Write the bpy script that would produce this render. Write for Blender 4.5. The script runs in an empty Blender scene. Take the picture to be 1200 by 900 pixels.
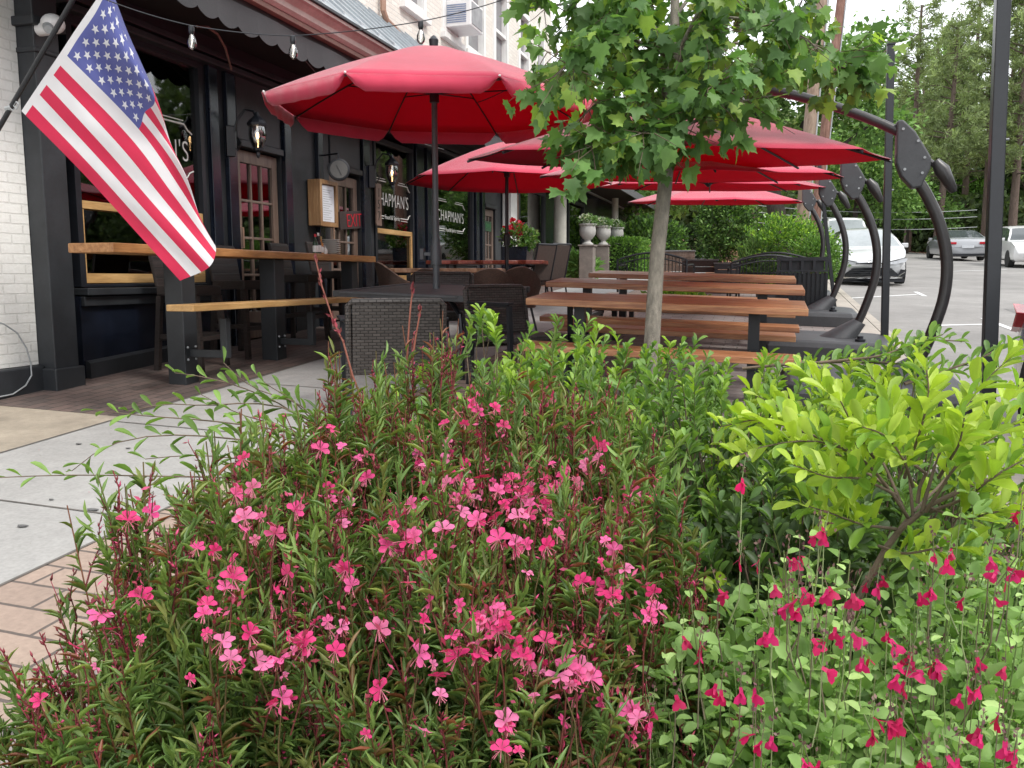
import bpy, bmesh, math, random
import numpy as np
from mathutils import Vector, Matrix, Euler
R = math.radians
random.seed(7); rng = np.random.default_rng(11)
scn = bpy.context.scene
col = scn.collection

# ------------------------------------------------------------------ camera
CAM_Z = 1.18
F = 1000.0
tilt = math.atan(125/1000.0)
yaw = math.atan2(300, 1000*math.cos(tilt)+125*math.sin(tilt))
cam_d = bpy.data.cameras.new('camera'); cam = bpy.data.objects.new('camera', cam_d); col.objects.link(cam)
cam.location = (0, 0, CAM_Z); cam.rotation_euler = (math.pi/2 - tilt, 0, yaw)
cam_d.sensor_width = 36; cam_d.lens = 36*F/1200; cam_d.clip_start = 0.05; cam_d.clip_end = 2000
scn.camera = cam

# ------------------------------------------------------------------ overcast daylight
SUN_EL, SUN_AZ = R(50), R(112)      # azimuth measured from +Y towards +X
w = bpy.data.worlds.new('World'); scn.world = w; w.use_nodes = True
nt = w.node_tree; nt.nodes.clear()
o_ = nt.nodes.new('ShaderNodeOutputWorld'); b_ = nt.nodes.new('ShaderNodeBackground')
sk = nt.nodes.new('ShaderNodeTexSky'); sk.sky_type = 'NISHITA'; sk.sun_disc = False
sk.sun_elevation = SUN_EL; sk.sun_rotation = SUN_AZ; sk.dust_density = 4; sk.air_density = 1
tc = nt.nodes.new('ShaderNodeTexCoord'); nz = nt.nodes.new('ShaderNodeTexNoise'); nz.inputs['Scale'].default_value = 2.2; nz.inputs['Detail'].default_value = 5
cr = nt.nodes.new('ShaderNodeValToRGB'); cr.color_ramp.elements[0].color = (9.3, 9.6, 10.0, 1); cr.color_ramp.elements[1].color = (11.5, 11.6, 11.8, 1)
cr.color_ramp.elements[0].position = .3; cr.color_ramp.elements[1].position = .7
mx = nt.nodes.new('ShaderNodeMixRGB'); mx.inputs[0].default_value = .88
nt.links.new(tc.outputs['Generated'], nz.inputs['Vector']); nt.links.new(nz.outputs['Fac'], cr.inputs[0])
nt.links.new(sk.outputs[0], mx.inputs[1]); nt.links.new(cr.outputs[0], mx.inputs[2])
nt.links.new(mx.outputs[0], b_.inputs[0]); b_.inputs[1].default_value = 0.12
nt.links.new(b_.outputs[0], o_.inputs[0])
sd = bpy.data.lights.new('sun', 'SUN'); sd.energy = 1.5; sd.angle = R(14); sd.color = (1, .96, .9)
sun = bpy.data.objects.new('sun', sd); col.objects.link(sun)
sdir = Vector((math.cos(SUN_EL)*math.sin(SUN_AZ), math.cos(SUN_EL)*math.cos(SUN_AZ), math.sin(SUN_EL)))
sun.rotation_euler = sdir.to_track_quat('Z', 'Y').to_euler(); sun.location = (0, 0, 30)
scn.view_settings.view_transform = 'Standard'; scn.view_settings.look = 'None'
scn.view_settings.exposure = 0.78; scn.view_settings.gamma = 1
scn.render.engine = 'CYCLES'
scn.cycles.max_bounces = 7; scn.cycles.transparent_max_bounces = 10; scn.cycles.diffuse_bounces = 3; scn.cycles.glossy_bounces = 3

# ------------------------------------------------------------------ geometry helpers
fw = np.array([-math.sin(yaw)*math.cos(tilt), math.cos(yaw)*math.cos(tilt), -math.sin(tilt)])
rt = np.array([math.cos(yaw), math.sin(yaw), 0.0]); upv = np.cross(rt, fw)
C0 = np.array([0, 0, CAM_Z])
def ray(px, py): return (px-600)/F*rt - (py-450)/F*upv + fw
def gz(x, y):                         # sloping street: climbs away from the camera, falls to the kerb
    return .055*y - .03*(x+5.3)
def GH(px, py, h=0.0):                # survey: point h above the ground plane seen at a photo position
    d = ray(px, py); s = (C0[2]+.03*5.3-h)/(.055*d[1]-.03*d[0]-d[2]); return C0+s*d
def PX(px, py, X): d = ray(px, py); return C0+d*(X/d[0])
def PY(px, py, Y): d = ray(px, py); return C0+d*(Y/d[1])
def PZ(px, py, Z): d = ray(px, py); return C0+d*((Z-C0[2])/d[2])
def PD(px, py, D): return C0+ray(px, py)*D
def UD(u, d, z=0.0):                  # lateral u, forward d (level) -> world
    f2 = np.array([-math.sin(yaw), math.cos(yaw), 0]); p = u*rt+d*f2; return np.array([p[0], p[1], z])
def fy(px, X=-5.5): return PX(px, 325, X)[1]

def T(o, label=None, cat=None, group=None, kind=None):
    if label: o['label'] = label
    if cat: o['category'] = cat
    if group: o['group'] = group
    if kind: o['kind'] = kind
    return o
def empty(name, loc=(0, 0, 0), rz=0.0, label=None, cat=None, group=None):
    o = bpy.data.objects.new(name, None); col.objects.link(o); o.location = loc; o.rotation_euler = (0, 0, rz)
    o.empty_display_size = .2
    return T(o, label, cat, group)
def kids(o): return [c for c in bpy.data.objects if c.parent == o]
def copy_tree(o, parent=None, km=None):
    if km is None:
        km = {}
        for c in bpy.data.objects:
            if c.parent: km.setdefault(c.parent.name, []).append(c)
    c = o.copy(); col.objects.link(c)
    if parent: c.parent = parent
    for ch in km.get(o.name, []): copy_tree(ch, c, km)
    return c
def place(o, loc, rz=0, label=None, group=None):
    o.location = loc; o.rotation_euler = (0, 0, rz)
    return T(o, label, None, group)

def frame_of(d):
    d = Vector(d).normalized(); a = Vector((0, 0, 1)) if abs(d.z) < .95 else Vector((1, 0, 0))
    x = d.cross(a).normalized(); y = x.cross(d).normalized(); return x, y, d
class MB:
    def __init__(s): s.v = []; s.f = []; s.g = []
    def each(s, name, m, parent=None, **k):        # one object per added solid
        out = []
        for vs, fs in s.g:
            b = MB(); b.add(vs, fs); out.append(b.build(name, m, parent, **k))
        return out
    def add(s, vs, fs):
        vs = [tuple(v) for v in vs]; fs = list(fs); s.g.append((vs, fs)); n = len(s.v); s.v += [tuple(v) for v in vs]; s.f += [tuple(i+n for i in f) for f in fs]; return s
    def bx(s, x0, x1, y0, y1, z0, z1):
        v = [(x, y, z) for x in (x0, x1) for y in (y0, y1) for z in (z0, z1)]
        return s.add(v, [(0, 1, 3, 2), (4, 6, 7, 5), (0, 4, 5, 1), (2, 3, 7, 6), (0, 2, 6, 4), (1, 5, 7, 3)])
    def box(s, c, size, rz=0, rot=None):
        h = Vector(size)/2; M = rot if rot else Matrix.Rotation(rz, 3, 'Z'); c = Vector(c)
        v = [c+M@Vector((x*h.x, y*h.y, z*h.z)) for x in (-1, 1) for y in (-1, 1) for z in (-1, 1)]
        return s.add(v, [(0, 1, 3, 2), (4, 6, 7, 5), (0, 4, 5, 1), (2, 3, 7, 6), (0, 2, 6, 4), (1, 5, 7, 3)])
    def beam(s, p, q, w, h):
        p = Vector(p); q = Vector(q); x, y, d = frame_of(q-p)
        v = [b+x*(sx*w/2)+y*(sy*h/2) for b in (p, q) for sx, sy in ((-1, -1), (1, -1), (1, 1), (-1, 1))]
        return s.add(v, [(3, 2, 1, 0), (4, 5, 6, 7), (0, 1, 5, 4), (1, 2, 6, 5), (2, 3, 7, 6), (3, 0, 4, 7)])
    def tube(s, pts, r, n=8, cap=True):
        pts = [Vector(p) for p in pts]; rs = r if isinstance(r, (list, tuple)) else [r]*len(pts)
        vs = []; prevx = None
        for i, p in enumerate(pts):
            d = (pts[min(i+1, len(pts)-1)]-pts[max(i-1, 0)])
            if d.length < 1e-9: d = Vector((0, 0, 1))
            d.normalize()
            if prevx is None: x = frame_of(d)[0]; y = d.cross(x)
            else:
                x = (prevx-d*prevx.dot(d)).normalized(); y = d.cross(x)
            prevx = x
            for k in range(n):
                a = 2*math.pi*k/n; vs.append(p+(x*math.cos(a)+y*math.sin(a))*rs[i])
        fs = [(i*n+k, i*n+(k+1) % n, (i+1)*n+(k+1) % n, (i+1)*n+k) for i in range(len(pts)-1) for k in range(n)]
        if cap: fs += [tuple(range(n-1, -1, -1)), tuple((len(pts)-1)*n+k for k in range(n))]
        return s.add(vs, fs)
    def lathe(s, prof, n=24, c=(0, 0, 0)):
        vs = []; cx, cy, cz = c
        for r, z in prof:
            for k in range(n):
                a = 2*math.pi*k/n; vs.append((cx+r*math.cos(a), cy+r*math.sin(a), cz+z))
        m = len(prof)
        fs = [(i*n+k, i*n+(k+1) % n, (i+1)*n+(k+1) % n, (i+1)*n+k) for i in range(m-1) for k in range(n)]
        fs += [tuple(range(n-1, -1, -1)), tuple((m-1)*n+k for k in range(n))]
        return s.add(vs, fs)
    def prism(s, poly, axis, a, b):     # poly 2D extruded along axis from a to b
        def P(u, v, w):
            return {'x': (w, u, v), 'y': (u, w, v), 'z': (u, v, w)}[axis]
        n = len(poly); vs = [P(u, v, a) for u, v in poly]+[P(u, v, b) for u, v in poly]
        fs = [tuple(range(n)), tuple(range(2*n-1, n-1, -1))]+[(i, i+n, (i+1) % n+n, (i+1) % n) for i in range(n)]
        return s.add(vs, fs)
    def sph(s, c, r, n=10, m=6, sz=1.0):
        vs = []; c = Vector(c)
        for i in range(m+1):
            t = math.pi*i/m
            for k in range(n):
                a = 2*math.pi*k/n; vs.append(c+Vector((r*math.sin(t)*math.cos(a), r*math.sin(t)*math.sin(a), r*sz*math.cos(t))))
        return s.add(vs, [(i*n+k, (i+1)*n+k, (i+1)*n+(k+1) % n, i*n+(k+1) % n) for i in range(m) for k in range(n)])
    def quad(s, a, b, c, d): return s.add([a, b, c, d], [(0, 1, 2, 3)])
    def build(s, name, m, parent=None, bev=0, smooth=False, seg=2):
        me = bpy.data.meshes.new(name); me.from_pydata(s.v, [], s.f)
        bm = bmesh.new(); bm.from_mesh(me); bmesh.ops.remove_doubles(bm, verts=bm.verts, dist=1e-6)
        bmesh.ops.recalc_face_normals(bm, faces=bm.faces); bm.to_mesh(me); bm.free(); me.update()
        o = bpy.data.objects.new(name, me); col.objects.link(o); me.materials.append(m)
        if parent: o.parent = parent
        if smooth:
            me.polygons.foreach_set('use_smooth', [True]*len(me.polygons))
            try: me.set_sharp_from_angle(angle=R(40))
            except Exception: pass
        if bev:
            b = o.modifiers.new('bevel', 'BEVEL'); b.width = bev; b.segments = seg; b.limit_method = 'ANGLE'; b.angle_limit = R(35)
        return o
def fastmesh(name, V, Fc, m, parent=None, colr=None, smooth=True):
    """V (n,3) verts, Fc (k,4|3) faces, colr (n,3)"""
    me = bpy.data.meshes.new(name); V = np.asarray(V, np.float32); Fc = np.asarray(Fc, np.int32); k = Fc.shape[1]
    me.vertices.add(len(V)); me.vertices.foreach_set('co', V.ravel())
    me.loops.add(Fc.size); me.loops.foreach_set('vertex_index', Fc.ravel())
    me.polygons.add(len(Fc)); me.polygons.foreach_set('loop_start', np.arange(0, Fc.size, k, dtype=np.int32))
    me.polygons.foreach_set('loop_total', np.full(len(Fc), k, np.int32))
    if smooth: me.polygons.foreach_set('use_smooth', np.ones(len(Fc), bool))
    if colr is not None:
        a = me.color_attributes.new('tint', 'FLOAT_COLOR', 'POINT'); c4 = np.ones((len(V), 4), np.float32); c4[:, :3] = colr
        a.data.foreach_set('color', c4.ravel())
    me.update(calc_edges=True); me.validate()
    me.materials.append(m)
    o = bpy.data.objects.new(name, me); col.objects.link(o)
    if parent: o.parent = parent
    return o
def nrm(a): return a/np.maximum(np.linalg.norm(a, axis=-1, keepdims=True), 1e-9)
def scatter(tv, tf, P, D, N, L, W, Cc, curl=0.0):
    """template verts tv (x width, y length, z normal) instanced at P, length dir D, normal N"""
    tv = np.asarray(tv, float); tf = np.asarray(tf, int); n = len(P)
    D = nrm(D); X = nrm(np.cross(D, N)); Z = np.cross(X, D)
    L = np.broadcast_to(L, n)[:, None, None]; W = np.broadcast_to(W, n)[:, None, None]
    V = P[:, None, :]+tv[None, :, 0:1]*W*X[:, None, :]+tv[None, :, 1:2]*L*D[:, None, :]+(tv[None, :, 2:3]-curl*tv[None, :, 1:2]**2)*L*Z[:, None, :]
    Fc = tf[None]+(np.arange(n)*len(tv))[:, None, None]
    Cc = np.repeat(np.broadcast_to(Cc, (n, 3)), len(tv), axis=0)
    return V.reshape(-1, 3), Fc.reshape(-1, tf.shape[1]), Cc
def merge(parts):
    Vs, Fs, Cs, n = [], [], [], 0
    for V, Fc, Cc in parts:
        Vs.append(V); Fs.append(Fc+n); Cs.append(Cc); n += len(V)
    return np.concatenate(Vs), np.concatenate(Fs), np.concatenate(Cs)
# leaf templates (quads)
def leaf_t(ws, fold=.15):
    n = len(ws); v = []
    for i, (y, w_) in enumerate(ws):
        v += [(-w_/2, y, fold*w_), (0, y, 0), (w_/2, y, fold*w_)]
    f = []
    for i in range(n-1):
        a = i*3; f += [(a, a+1, a+4, a+3), (a+1, a+2, a+5, a+4)]
    return v, f
LANCE = leaf_t([(0, .15), (.3, .9), (.65, .85), (1, .06)])
OBOV = leaf_t([(0, .08), (.18, .3), (.42, .78), (.7, 1.0), (.9, .72), (1, .22)])
OVAL = leaf_t([(0, .15), (.22, .85), (.55, 1.0), (.85, .6), (1, .15)])
CARD = ([(-.5, 0, 0), (.5, 0, 0), (.5, 1, 0), (-.5, 1, 0)], [(0, 1, 2, 3)])
DIAM = ([(-.5, .5, .05), (0, 0, 0), (.5, .5, .05), (0, 1, 0)], [(0, 1, 2, 3)])
def pal(n, cols, jit=.12):
    c = np.array(cols)[rng.integers(0, len(cols), n)]; return np.clip(c*(1+rng.normal(0, jit, (n, 1))), .001, 1)
def tubes_np(paths, radii, cols, n=4):
    """paths (k,m,3) radii (k,m) -> merged quads"""
    k, m, _ = paths.shape; d = nrm(np.gradient(paths, axis=1)); a = np.array([.31, .22, .92]); a = np.broadcast_to(a, d.shape)
    X = nrm(np.cross(d, a)); Y = np.cross(d, X)
    th = np.arange(n)*2*math.pi/n
    V = paths[:, :, None]+radii[:, :, None, None]*(X[:, :, None]*np.cos(th)[None, None, :, None]+Y[:, :, None]*np.sin(th)[None, None, :, None])
    i = np.arange(m-1)[:, None]; j = np.arange(n)[None]
    f = np.stack([i*n+j, i*n+(j+1) % n, (i+1)*n+(j+1) % n, (i+1)*n+j], -1).reshape(-1, 4)
    Fc = (f[None]+(np.arange(k)*m*n)[:, None, None]).reshape(-1, 4)
    Cc = np.repeat(cols, m*n, axis=0)
    return V.reshape(-1, 3), Fc, Cc

# ------------------------------------------------------------------ materials
def newmat(name):
    m = bpy.data.materials.new(name); m.use_nodes = True; t = m.node_tree; return m, t, t.nodes['Principled BSDF']
def coords(t, scale=(1, 1, 1), perm=None):
    tc = t.nodes.new('ShaderNodeTexCoord'); out = tc.outputs['Object']
    if perm:
        s = t.nodes.new('ShaderNodeSeparateXYZ'); c = t.nodes.new('ShaderNodeCombineXYZ'); t.links.new(out, s.inputs[0])
        for i, k in enumerate(perm): t.links.new(s.outputs['XYZ'.index(k)], c.inputs[i])
        out = c.outputs[0]
    mp = t.nodes.new('ShaderNodeMapping'); mp.inputs['Scale'].default_value = scale; t.links.new(out, mp.inputs[0]); return mp.outputs[0]
def noise(t, vec, scale, detail=4, rough=.55):
    n = t.nodes.new('ShaderNodeTexNoise'); n.inputs['Scale'].default_value = scale; n.inputs['Detail'].default_value = detail; n.inputs['Roughness'].default_value = rough
    t.links.new(vec, n.inputs['Vector']); return n.outputs['Fac']
def ramp(t, fac, stops):
    r = t.nodes.new('ShaderNodeValToRGB'); e = r.color_ramp.elements
    while len(e) < len(stops): e.new(.5)
    for i, (p, c) in enumerate(stops): e[i].position = p; e[i].color = (*c, 1)
    t.links.new(fac, r.inputs[0]); return r.outputs[0]
def mixc(t, fac, a, b, mode='MIX'):
    m = t.nodes.new('ShaderNodeMixRGB'); m.blend_type = mode
    for i, v in ((0, fac), (1, a), (2, b)):
        if isinstance(v, (int, float)): m.inputs[i].default_value = v
        elif isinstance(v, tuple): m.inputs[i].default_value = (*v, 1)
        else: t.links.new(v, m.inputs[i])
    return m.outputs[0]
def bump(t, p, h, s=.3, d=.01):
    b = t.nodes.new('ShaderNodeBump'); b.inputs['Strength'].default_value = s; b.inputs['Distance'].default_value = d
    t.links.new(h, b.inputs['Height']); t.links.new(b.outputs[0], p.inputs['Normal'])
def dk(c, k): return tuple(min(1, x*k) for x in c)
def M_(name, c, rough=.6, var=.25, sc=6, bmp=.15, metal=0, spec=.5, stretch=(1, 1, 1), bd=.004):
    m, t, p = newmat(name); v = coords(t, stretch); n1 = noise(t, v, sc, 6, .6); n2 = noise(t, v, sc*9, 3)
    cc = ramp(t, n1, [(.3, dk(c, 1-var)), (.55, c), (.75, dk(c, 1+var))]); cc = mixc(t, .18, cc, n2, 'OVERLAY'); cc = mixc(t, .22, cc, noise(t, v, sc*60, 2), 'OVERLAY')
    t.links.new(cc, p.inputs['Base Color']); p.inputs['Roughness'].default_value = rough; p.inputs['Metallic'].default_value = metal
    p.inputs['Specular IOR Level'].default_value = spec
    if bmp: bump(t, p, n2, bmp, bd)
    return m
def M_brick(name, c1, c2, mortar, bw, bh, perm, rough=.8, ms=.02, bmp=.5, off=.5, dirt=.25, bd=.006):
    m, t, p = newmat(name); v = coords(t, (1, 1, 1), perm); b = t.nodes.new('ShaderNodeTexBrick')
    b.inputs['Scale'].default_value = 1; b.inputs['Brick Width'].default_value = bw; b.inputs['Row Height'].default_value = bh
    b.inputs['Mortar Size'].default_value = ms*bh; b.inputs['Mortar Smooth'].default_value = .3; b.offset = off
    b.inputs['Color1'].default_value = (*c1, 1); b.inputs['Color2'].default_value = (*c2, 1); b.inputs['Mortar'].default_value = (*mortar, 1)
    n0 = noise(t, v, 7, 2); 
    wv = t.nodes.new('ShaderNodeMixRGB'); wv.inputs[0].default_value = .006
    t.links.new(v, wv.inputs[1]); nn = t.nodes.new('ShaderNodeTexNoise'); nn.inputs['Scale'].default_value = 9; t.links.new(v, nn.inputs['Vector']); t.links.new(nn.outputs['Color'], wv.inputs[2])
    t.links.new(wv.outputs[0], b.inputs['Vector'])
    n1 = noise(t, v, 1.3, 6, .6); n2 = noise(t, v, 40, 4)
    c = mixc(t, dirt, b.outputs['Color'], ramp(t, n1, [(.3, (.35, .34, .33)), (.7, (1, 1, 1))]), 'MULTIPLY'); c = mixc(t, .25, c, n2, 'OVERLAY')
    t.links.new(c, p.inputs['Base Color']); p.inputs['Roughness'].default_value = rough; p.inputs['Specular IOR Level'].default_value = .3
    mul = t.nodes.new('ShaderNodeMath'); mul.operation = 'MULTIPLY_ADD'; t.links.new(b.outputs['Fac'], mul.inputs[0]); mul.inputs[1].default_value = -1; t.links.new(n2, mul.inputs[2])
    bump(t, p, mul.outputs[0], bmp, bd); return m
def M_leaf(name, rough=.5, trans=.35, sc=30, gain=1.0, spec=.35, veins=True):
    m, t, p = newmat(name); a = t.nodes.new('ShaderNodeVertexColor'); a.layer_name = 'tint'; v = coords(t)
    n = noise(t, v, sc, 3); c = mixc(t, .5, a.outputs[0], ramp(t, n, [(.3, (.55, .58, .5)), (.7, (1, 1, 1))]), 'MULTIPLY')
    c = mixc(t, 1.0, c, (gain, gain, gain), 'MULTIPLY')
    t.links.new(c, p.inputs['Base Color']); p.inputs['Roughness'].default_value = rough; p.inputs['Specular IOR Level'].default_value = spec
    if trans:
        tr = t.nodes.new('ShaderNodeBsdfTranslucent'); ms = t.nodes.new('ShaderNodeMixShader'); ms.inputs[0].default_value = trans
        tcx = mixc(t, 1.0, c, (1.15, 1.25, .6), 'MULTIPLY')
        t.links.new(tcx, tr.inputs[0]); t.links.new(p.outputs[0], ms.inputs[1]); t.links.new(tr.outputs[0], ms.inputs[2])
        t.links.new(ms.outputs[0], t.nodes['Material Output'].inputs[0])
    return m
def M_cloth(name, c, trans=.4, rough=.8, tr_c=None, sc=260, sheen=.3, fold=0):
    m, t, p = newmat(name); v = coords(t); n = noise(t, v, sc, 2); n1 = noise(t, v, 2.5, 4)
    cc = ramp(t, n1, [(.3, dk(c, .88)), (.7, dk(c, 1.08))])
    t.links.new(cc, p.inputs['Base Color']); p.inputs['Roughness'].default_value = rough; p.inputs['Sheen Weight'].default_value = sheen; p.inputs['Sheen Roughness'].default_value = .4
    tr = t.nodes.new('ShaderNodeBsdfTranslucent'); tr.inputs[0].default_value = (*(tr_c or c), 1); ms = t.nodes.new('ShaderNodeMixShader'); ms.inputs[0].default_value = trans
    h = n
    if fold:
        mul = t.nodes.new('ShaderNodeMath'); mul.operation = 'MULTIPLY_ADD'; t.links.new(noise(t, v, 7, 3), mul.inputs[0]); mul.inputs[1].default_value = fold; t.links.new(n, mul.inputs[2]); h = mul.outputs[0]
    bump(t, p, h, .35, .008)
    t.links.new(p.outputs[0], ms.inputs[1]); t.links.new(tr.outputs[0], ms.inputs[2]); t.links.new(ms.outputs[0], t.nodes['Material Output'].inputs[0]); return m
def M_glass(name, tint=(.5, .52, .52), see=.75, rough=.02):
    m, t, p = newmat(name); tr = t.nodes.new('ShaderNodeBsdfTransparent'); tr.inputs[0].default_value = (*tint, 1)
    gl = t.nodes.new('ShaderNodeBsdfGlossy'); gl.inputs['Roughness'].default_value = rough
    v = coords(t); nb = t.nodes.new('ShaderNodeBump'); nb.inputs['Strength'].default_value = .05; nb.inputs['Distance'].default_value = .02; t.links.new(noise(t, v, 1.2, 1), nb.inputs['Height']); t.links.new(nb.outputs[0], gl.inputs['Normal'])
    lw = t.nodes.new('ShaderNodeFresnel'); lw.inputs[0].default_value = 1.65
    ad = t.nodes.new('ShaderNodeMath'); ad.operation = 'MULTIPLY_ADD'; ad.inputs[1].default_value = 1.0; ad.inputs[2].default_value = 1-see-.15; ad.use_clamp = True; t.links.new(lw.outputs[0], ad.inputs[0])
    ms = t.nodes.new('ShaderNodeMixShader'); t.links.new(ad.outputs[0], ms.inputs[0]); t.links.new(tr.outputs[0], ms.inputs[1]); t.links.new(gl.outputs[0], ms.inputs[2])
    t.links.new(ms.outputs[0], t.nodes['Material Output'].inputs[0]); return m
def M_emit(name, c, s):
    m, t, p = newmat(name); p.inputs['Emission Color'].default_value = (*c, 1); p.inputs['Emission Strength'].default_value = s; p.inputs['Base Color'].default_value = (*c, 1); return m
def M_wood(name, c1, c2, c3, grain=(1, 12, 12), rough=.45, planks=None):
    m, t, p = newmat(name); v = coords(t, grain); n = noise(t, v, 2.2, 7, .65); n3 = noise(t, v, 14, 4)
    c = ramp(t, n, [(.28, c1), (.5, c2), (.72, c3)]); c = mixc(t, .3, c, n3, 'OVERLAY')
    n4 = noise(t, coords(t), 2.2, 3); c = mixc(t, .5, c, ramp(t, n4, [(.35, (.6, .55, .5)), (.65, (1, 1, 1))]), 'MULTIPLY')
    t.links.new(c, p.inputs['Base Color']); p.inputs['Roughness'].default_value = rough; bump(t, p, n3, .2, .003); return m
def M_wicker(name, c, c2, w=.03, h=.012, perm=None, rough=.5):
    m, t, p = newmat(name); v = coords(t, (1, 1, 1), perm); b = t.nodes.new('ShaderNodeTexBrick'); b.inputs['Scale'].default_value = 1
    b.inputs['Brick Width'].default_value = w; b.inputs['Row Height'].default_value = h; b.inputs['Mortar Size'].default_value = h*.16; b.inputs['Mortar Smooth'].default_value = .8
    b.inputs['Color1'].default_value = (*c, 1); b.inputs['Color2'].default_value = (*c2, 1); b.inputs['Mortar'].default_value = (*dk(c, .25), 1); t.links.new(v, b.inputs['Vector'])
    t.links.new(b.outputs['Color'], p.inputs['Base Color']); p.inputs['Roughness'].default_value = rough
    inv = t.nodes.new('ShaderNodeMath'); inv.operation = 'SUBTRACT'; inv.inputs[0].default_value = 1; t.links.new(b.outputs['Fac'], inv.inputs[1]); bump(t, p, inv.outputs[0], .9, .006); return m

m_black = M_('black_paint', (.011, .013, .018), .42, .3, 3, .1)
m_char = M_('charcoal_paint', (.024, .027, .031), .5, .35, 3, .15)
m_navy = M_('navy_black_gloss', (.008, .011, .02), .22, .5, 4, .12)
m_dark = M_('dark_interior', (.012, .011, .011), .8)
m_int = M_('interior_wall', (.07, .02, .018), .8)
m_pole = M_('powder_coat', (.012, .014, .018), .32, .2, 8, .08)
m_grey = M_('grey_trim', (.32, .34, .35), .5, .15)
m_white = M_('white_paint', (.72, .72, .7), .5, .08)
m_cream = M_('cream_column', (.5, .49, .44), .6, .15)
m_wbrick = M_brick('painted_brick', (.80, .80, .77), (.76, .76, .73), (.68, .68, .65), .215, .075, 'YZX', .6, .09, .55, dirt=.12)
m_ubrick = M_brick('cream_brick', (.74, .71, .65), (.66, .62, .56), (.6, .58, .54), .215, .07, 'YZX', .8, .12, .5, dirt=.12)
m_patio = M_brick('patio_brick', (.18, .13, .115), (.125, .10, .092), (.055, .048, .045), .21, .105, 'YXZ', .75, .05, .6, dirt=.5)
m_paver = M_brick('tan_paver', (.36, .275, .225), (.30, .23, .19), (.12, .10, .09), .32, .16, 'XYZ', .85, .05, .6, dirt=.2)
m_paver2 = M_brick('plaza_paver', (.30, .265, .25), (.235, .20, .19), (.13, .12, .11), .3, .15, 'XYZ', .85, .05, .5, dirt=.3)
m_concrete = M_('sidewalk_concrete', (.315, .31, .30), .85, .17, .9, .3)
m_agg = M_('aged_concrete', (.33, .285, .225), .9, .28, 2.5, .5)
m_kerb = M_('kerb_concrete', (.36, .325, .28), .85, .22, 2, .4)
m_road = M_('road_asphalt', (.235, .225, .215), .9, .24, .6, .6)
m_paint = M_('road_paint', (.7, .7, .7), .7, .15, 10)
m_soil = M_('mulch', (.045, .028, .018), .95, .6, 25, 1.0, bd=.03)
m_pine = M_('pine_straw', (.30, .15, .09), .95, .4, 3, .6)
m_glass = M_glass('window_glass', (.55, .57, .57), .76)
m_glass2 = M_glass('door_glass', (.4, .42, .42), .72)
m_carglass = M_('car_glass', (.30, .33, .34), .05, .15, 2, 0)
m_carglass_d = M_('car_glass_dark', (.05, .06, .065), .06, .2, 2, 0)
m_gold = M_wood('gold_wood', (.36, .2, .075), (.52, .32, .13), (.62, .4, .18), (12, 1, 12), .4)
m_bar = M_wood('bar_wood', (.22, .095, .035), (.42, .2, .075), (.58, .32, .14), (14, 1, 14), .35)
m_picnic = M_wood('cedar_wood', (.19, .07, .035), (.42, .19, .09), (.60, .34, .17), (1, 14, 14), .35)
m_live = M_wood('live_edge_wood', (.2, .1, .05), (.35, .2, .12), (.5, .33, .22), (10, 1, 10), .5)
m_redwood = M_wood('red_wood', (.14, .02, .015), (.22, .04, .025), (.36, .14, .08), (10, 1, 10), .3)
m_doorwood = M_wood('door_wood', (.10, .065, .05), (.17, .12, .095), (.23, .17, .14), (10, 10, 1), .45)
m_menu = M_wood('menu_wood', (.18, .09, .04), (.3, .17, .08), (.42, .27, .14), (8, 8, 1), .45)
m_pw = M_wood('utility_pole_wood', (.16, .11, .08), (.27, .2, .15), (.36, .28, .22), (10, 10, 1), .9)
m_pw2 = M_wood('creosote_wood', (.10, .05, .035), (.19, .10, .075), (.28, .17, .13), (10, 10, 1), .9)
m_red_lit = M_cloth('red_canvas_lit', (.74, .06, .13), .34, .7, (.54, .004, .04), sheen=.8, fold=1.5)  # umbrella cloth, outer face: pink of the bright sky put into colour and sheen
m_red_shaded = M_cloth('red_canvas_shaded', (.52, .004, .05), .5, .9, (.64, .003, .04), sheen=.0, fold=1.5)  # same cloth from below: its shade and red glow put into the colour
m_awn = M_cloth('black_canvas', (.032, .036, .04), .05, .8, sheen=.2)
m_plastic = M_('grey_plastic', (.05, .052, .057), .5, .2, 5, .2)
m_mast = M_('mast_coating', (.028, .026, .027), .35, .2, 9, .1)
m_wick = M_wicker('wicker_dark', (.045, .039, .036), (.075, .065, .06), .055, .021, 'XZY')
m_wick2 = M_wicker('wicker_brown', (.16, .10, .075), (.11, .07, .055), .02, .01, 'XZY')
m_wickb = M_wicker('wicker_stool', (.022, .016, .014), (.04, .028, .025), .03, .012, 'XZY')
m_sling = M_('sling_fabric', (.075, .055, .048), .7, .2, 30, .3)
m_copper = M_('copper_pipe', (.33, .2, .14), .5, .2, 4)
m_cornice = M_('brown_cornice', (.20, .12, .095), .6, .2, 3)
m_cornlt = M_('pale_cornice', (.45, .4, .36), .6, .15, 3)
m_metalroof = M_('metal_roof', (.36, .40, .43), .35, .2, 2, .1, .3)
m_lens = M_emit('lit_filament', (1, .62, .3), 6)
m_bulbglass = M_glass('bulb_glass', (.93, .93, .92), .72)
m_lampglass = M_glass('lantern_glass', (.85, .85, .82), .62)
m_lampwhite = M_emit('lit_downlight', (1, .98, .94), 2.2)
m_ceramic = M_('white_ceramic', (.72, .72, .7), .2, .04, 3, 0)
m_urn = M_('stone_urn', (.40, .39, .37), .8, .15, 8, .3)
m_slot = M_('stone_grey', (.2, .17, .15), .9)
m_whitepl = M_('white_plastic', (.7, .7, .7), .35, .05)
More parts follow.
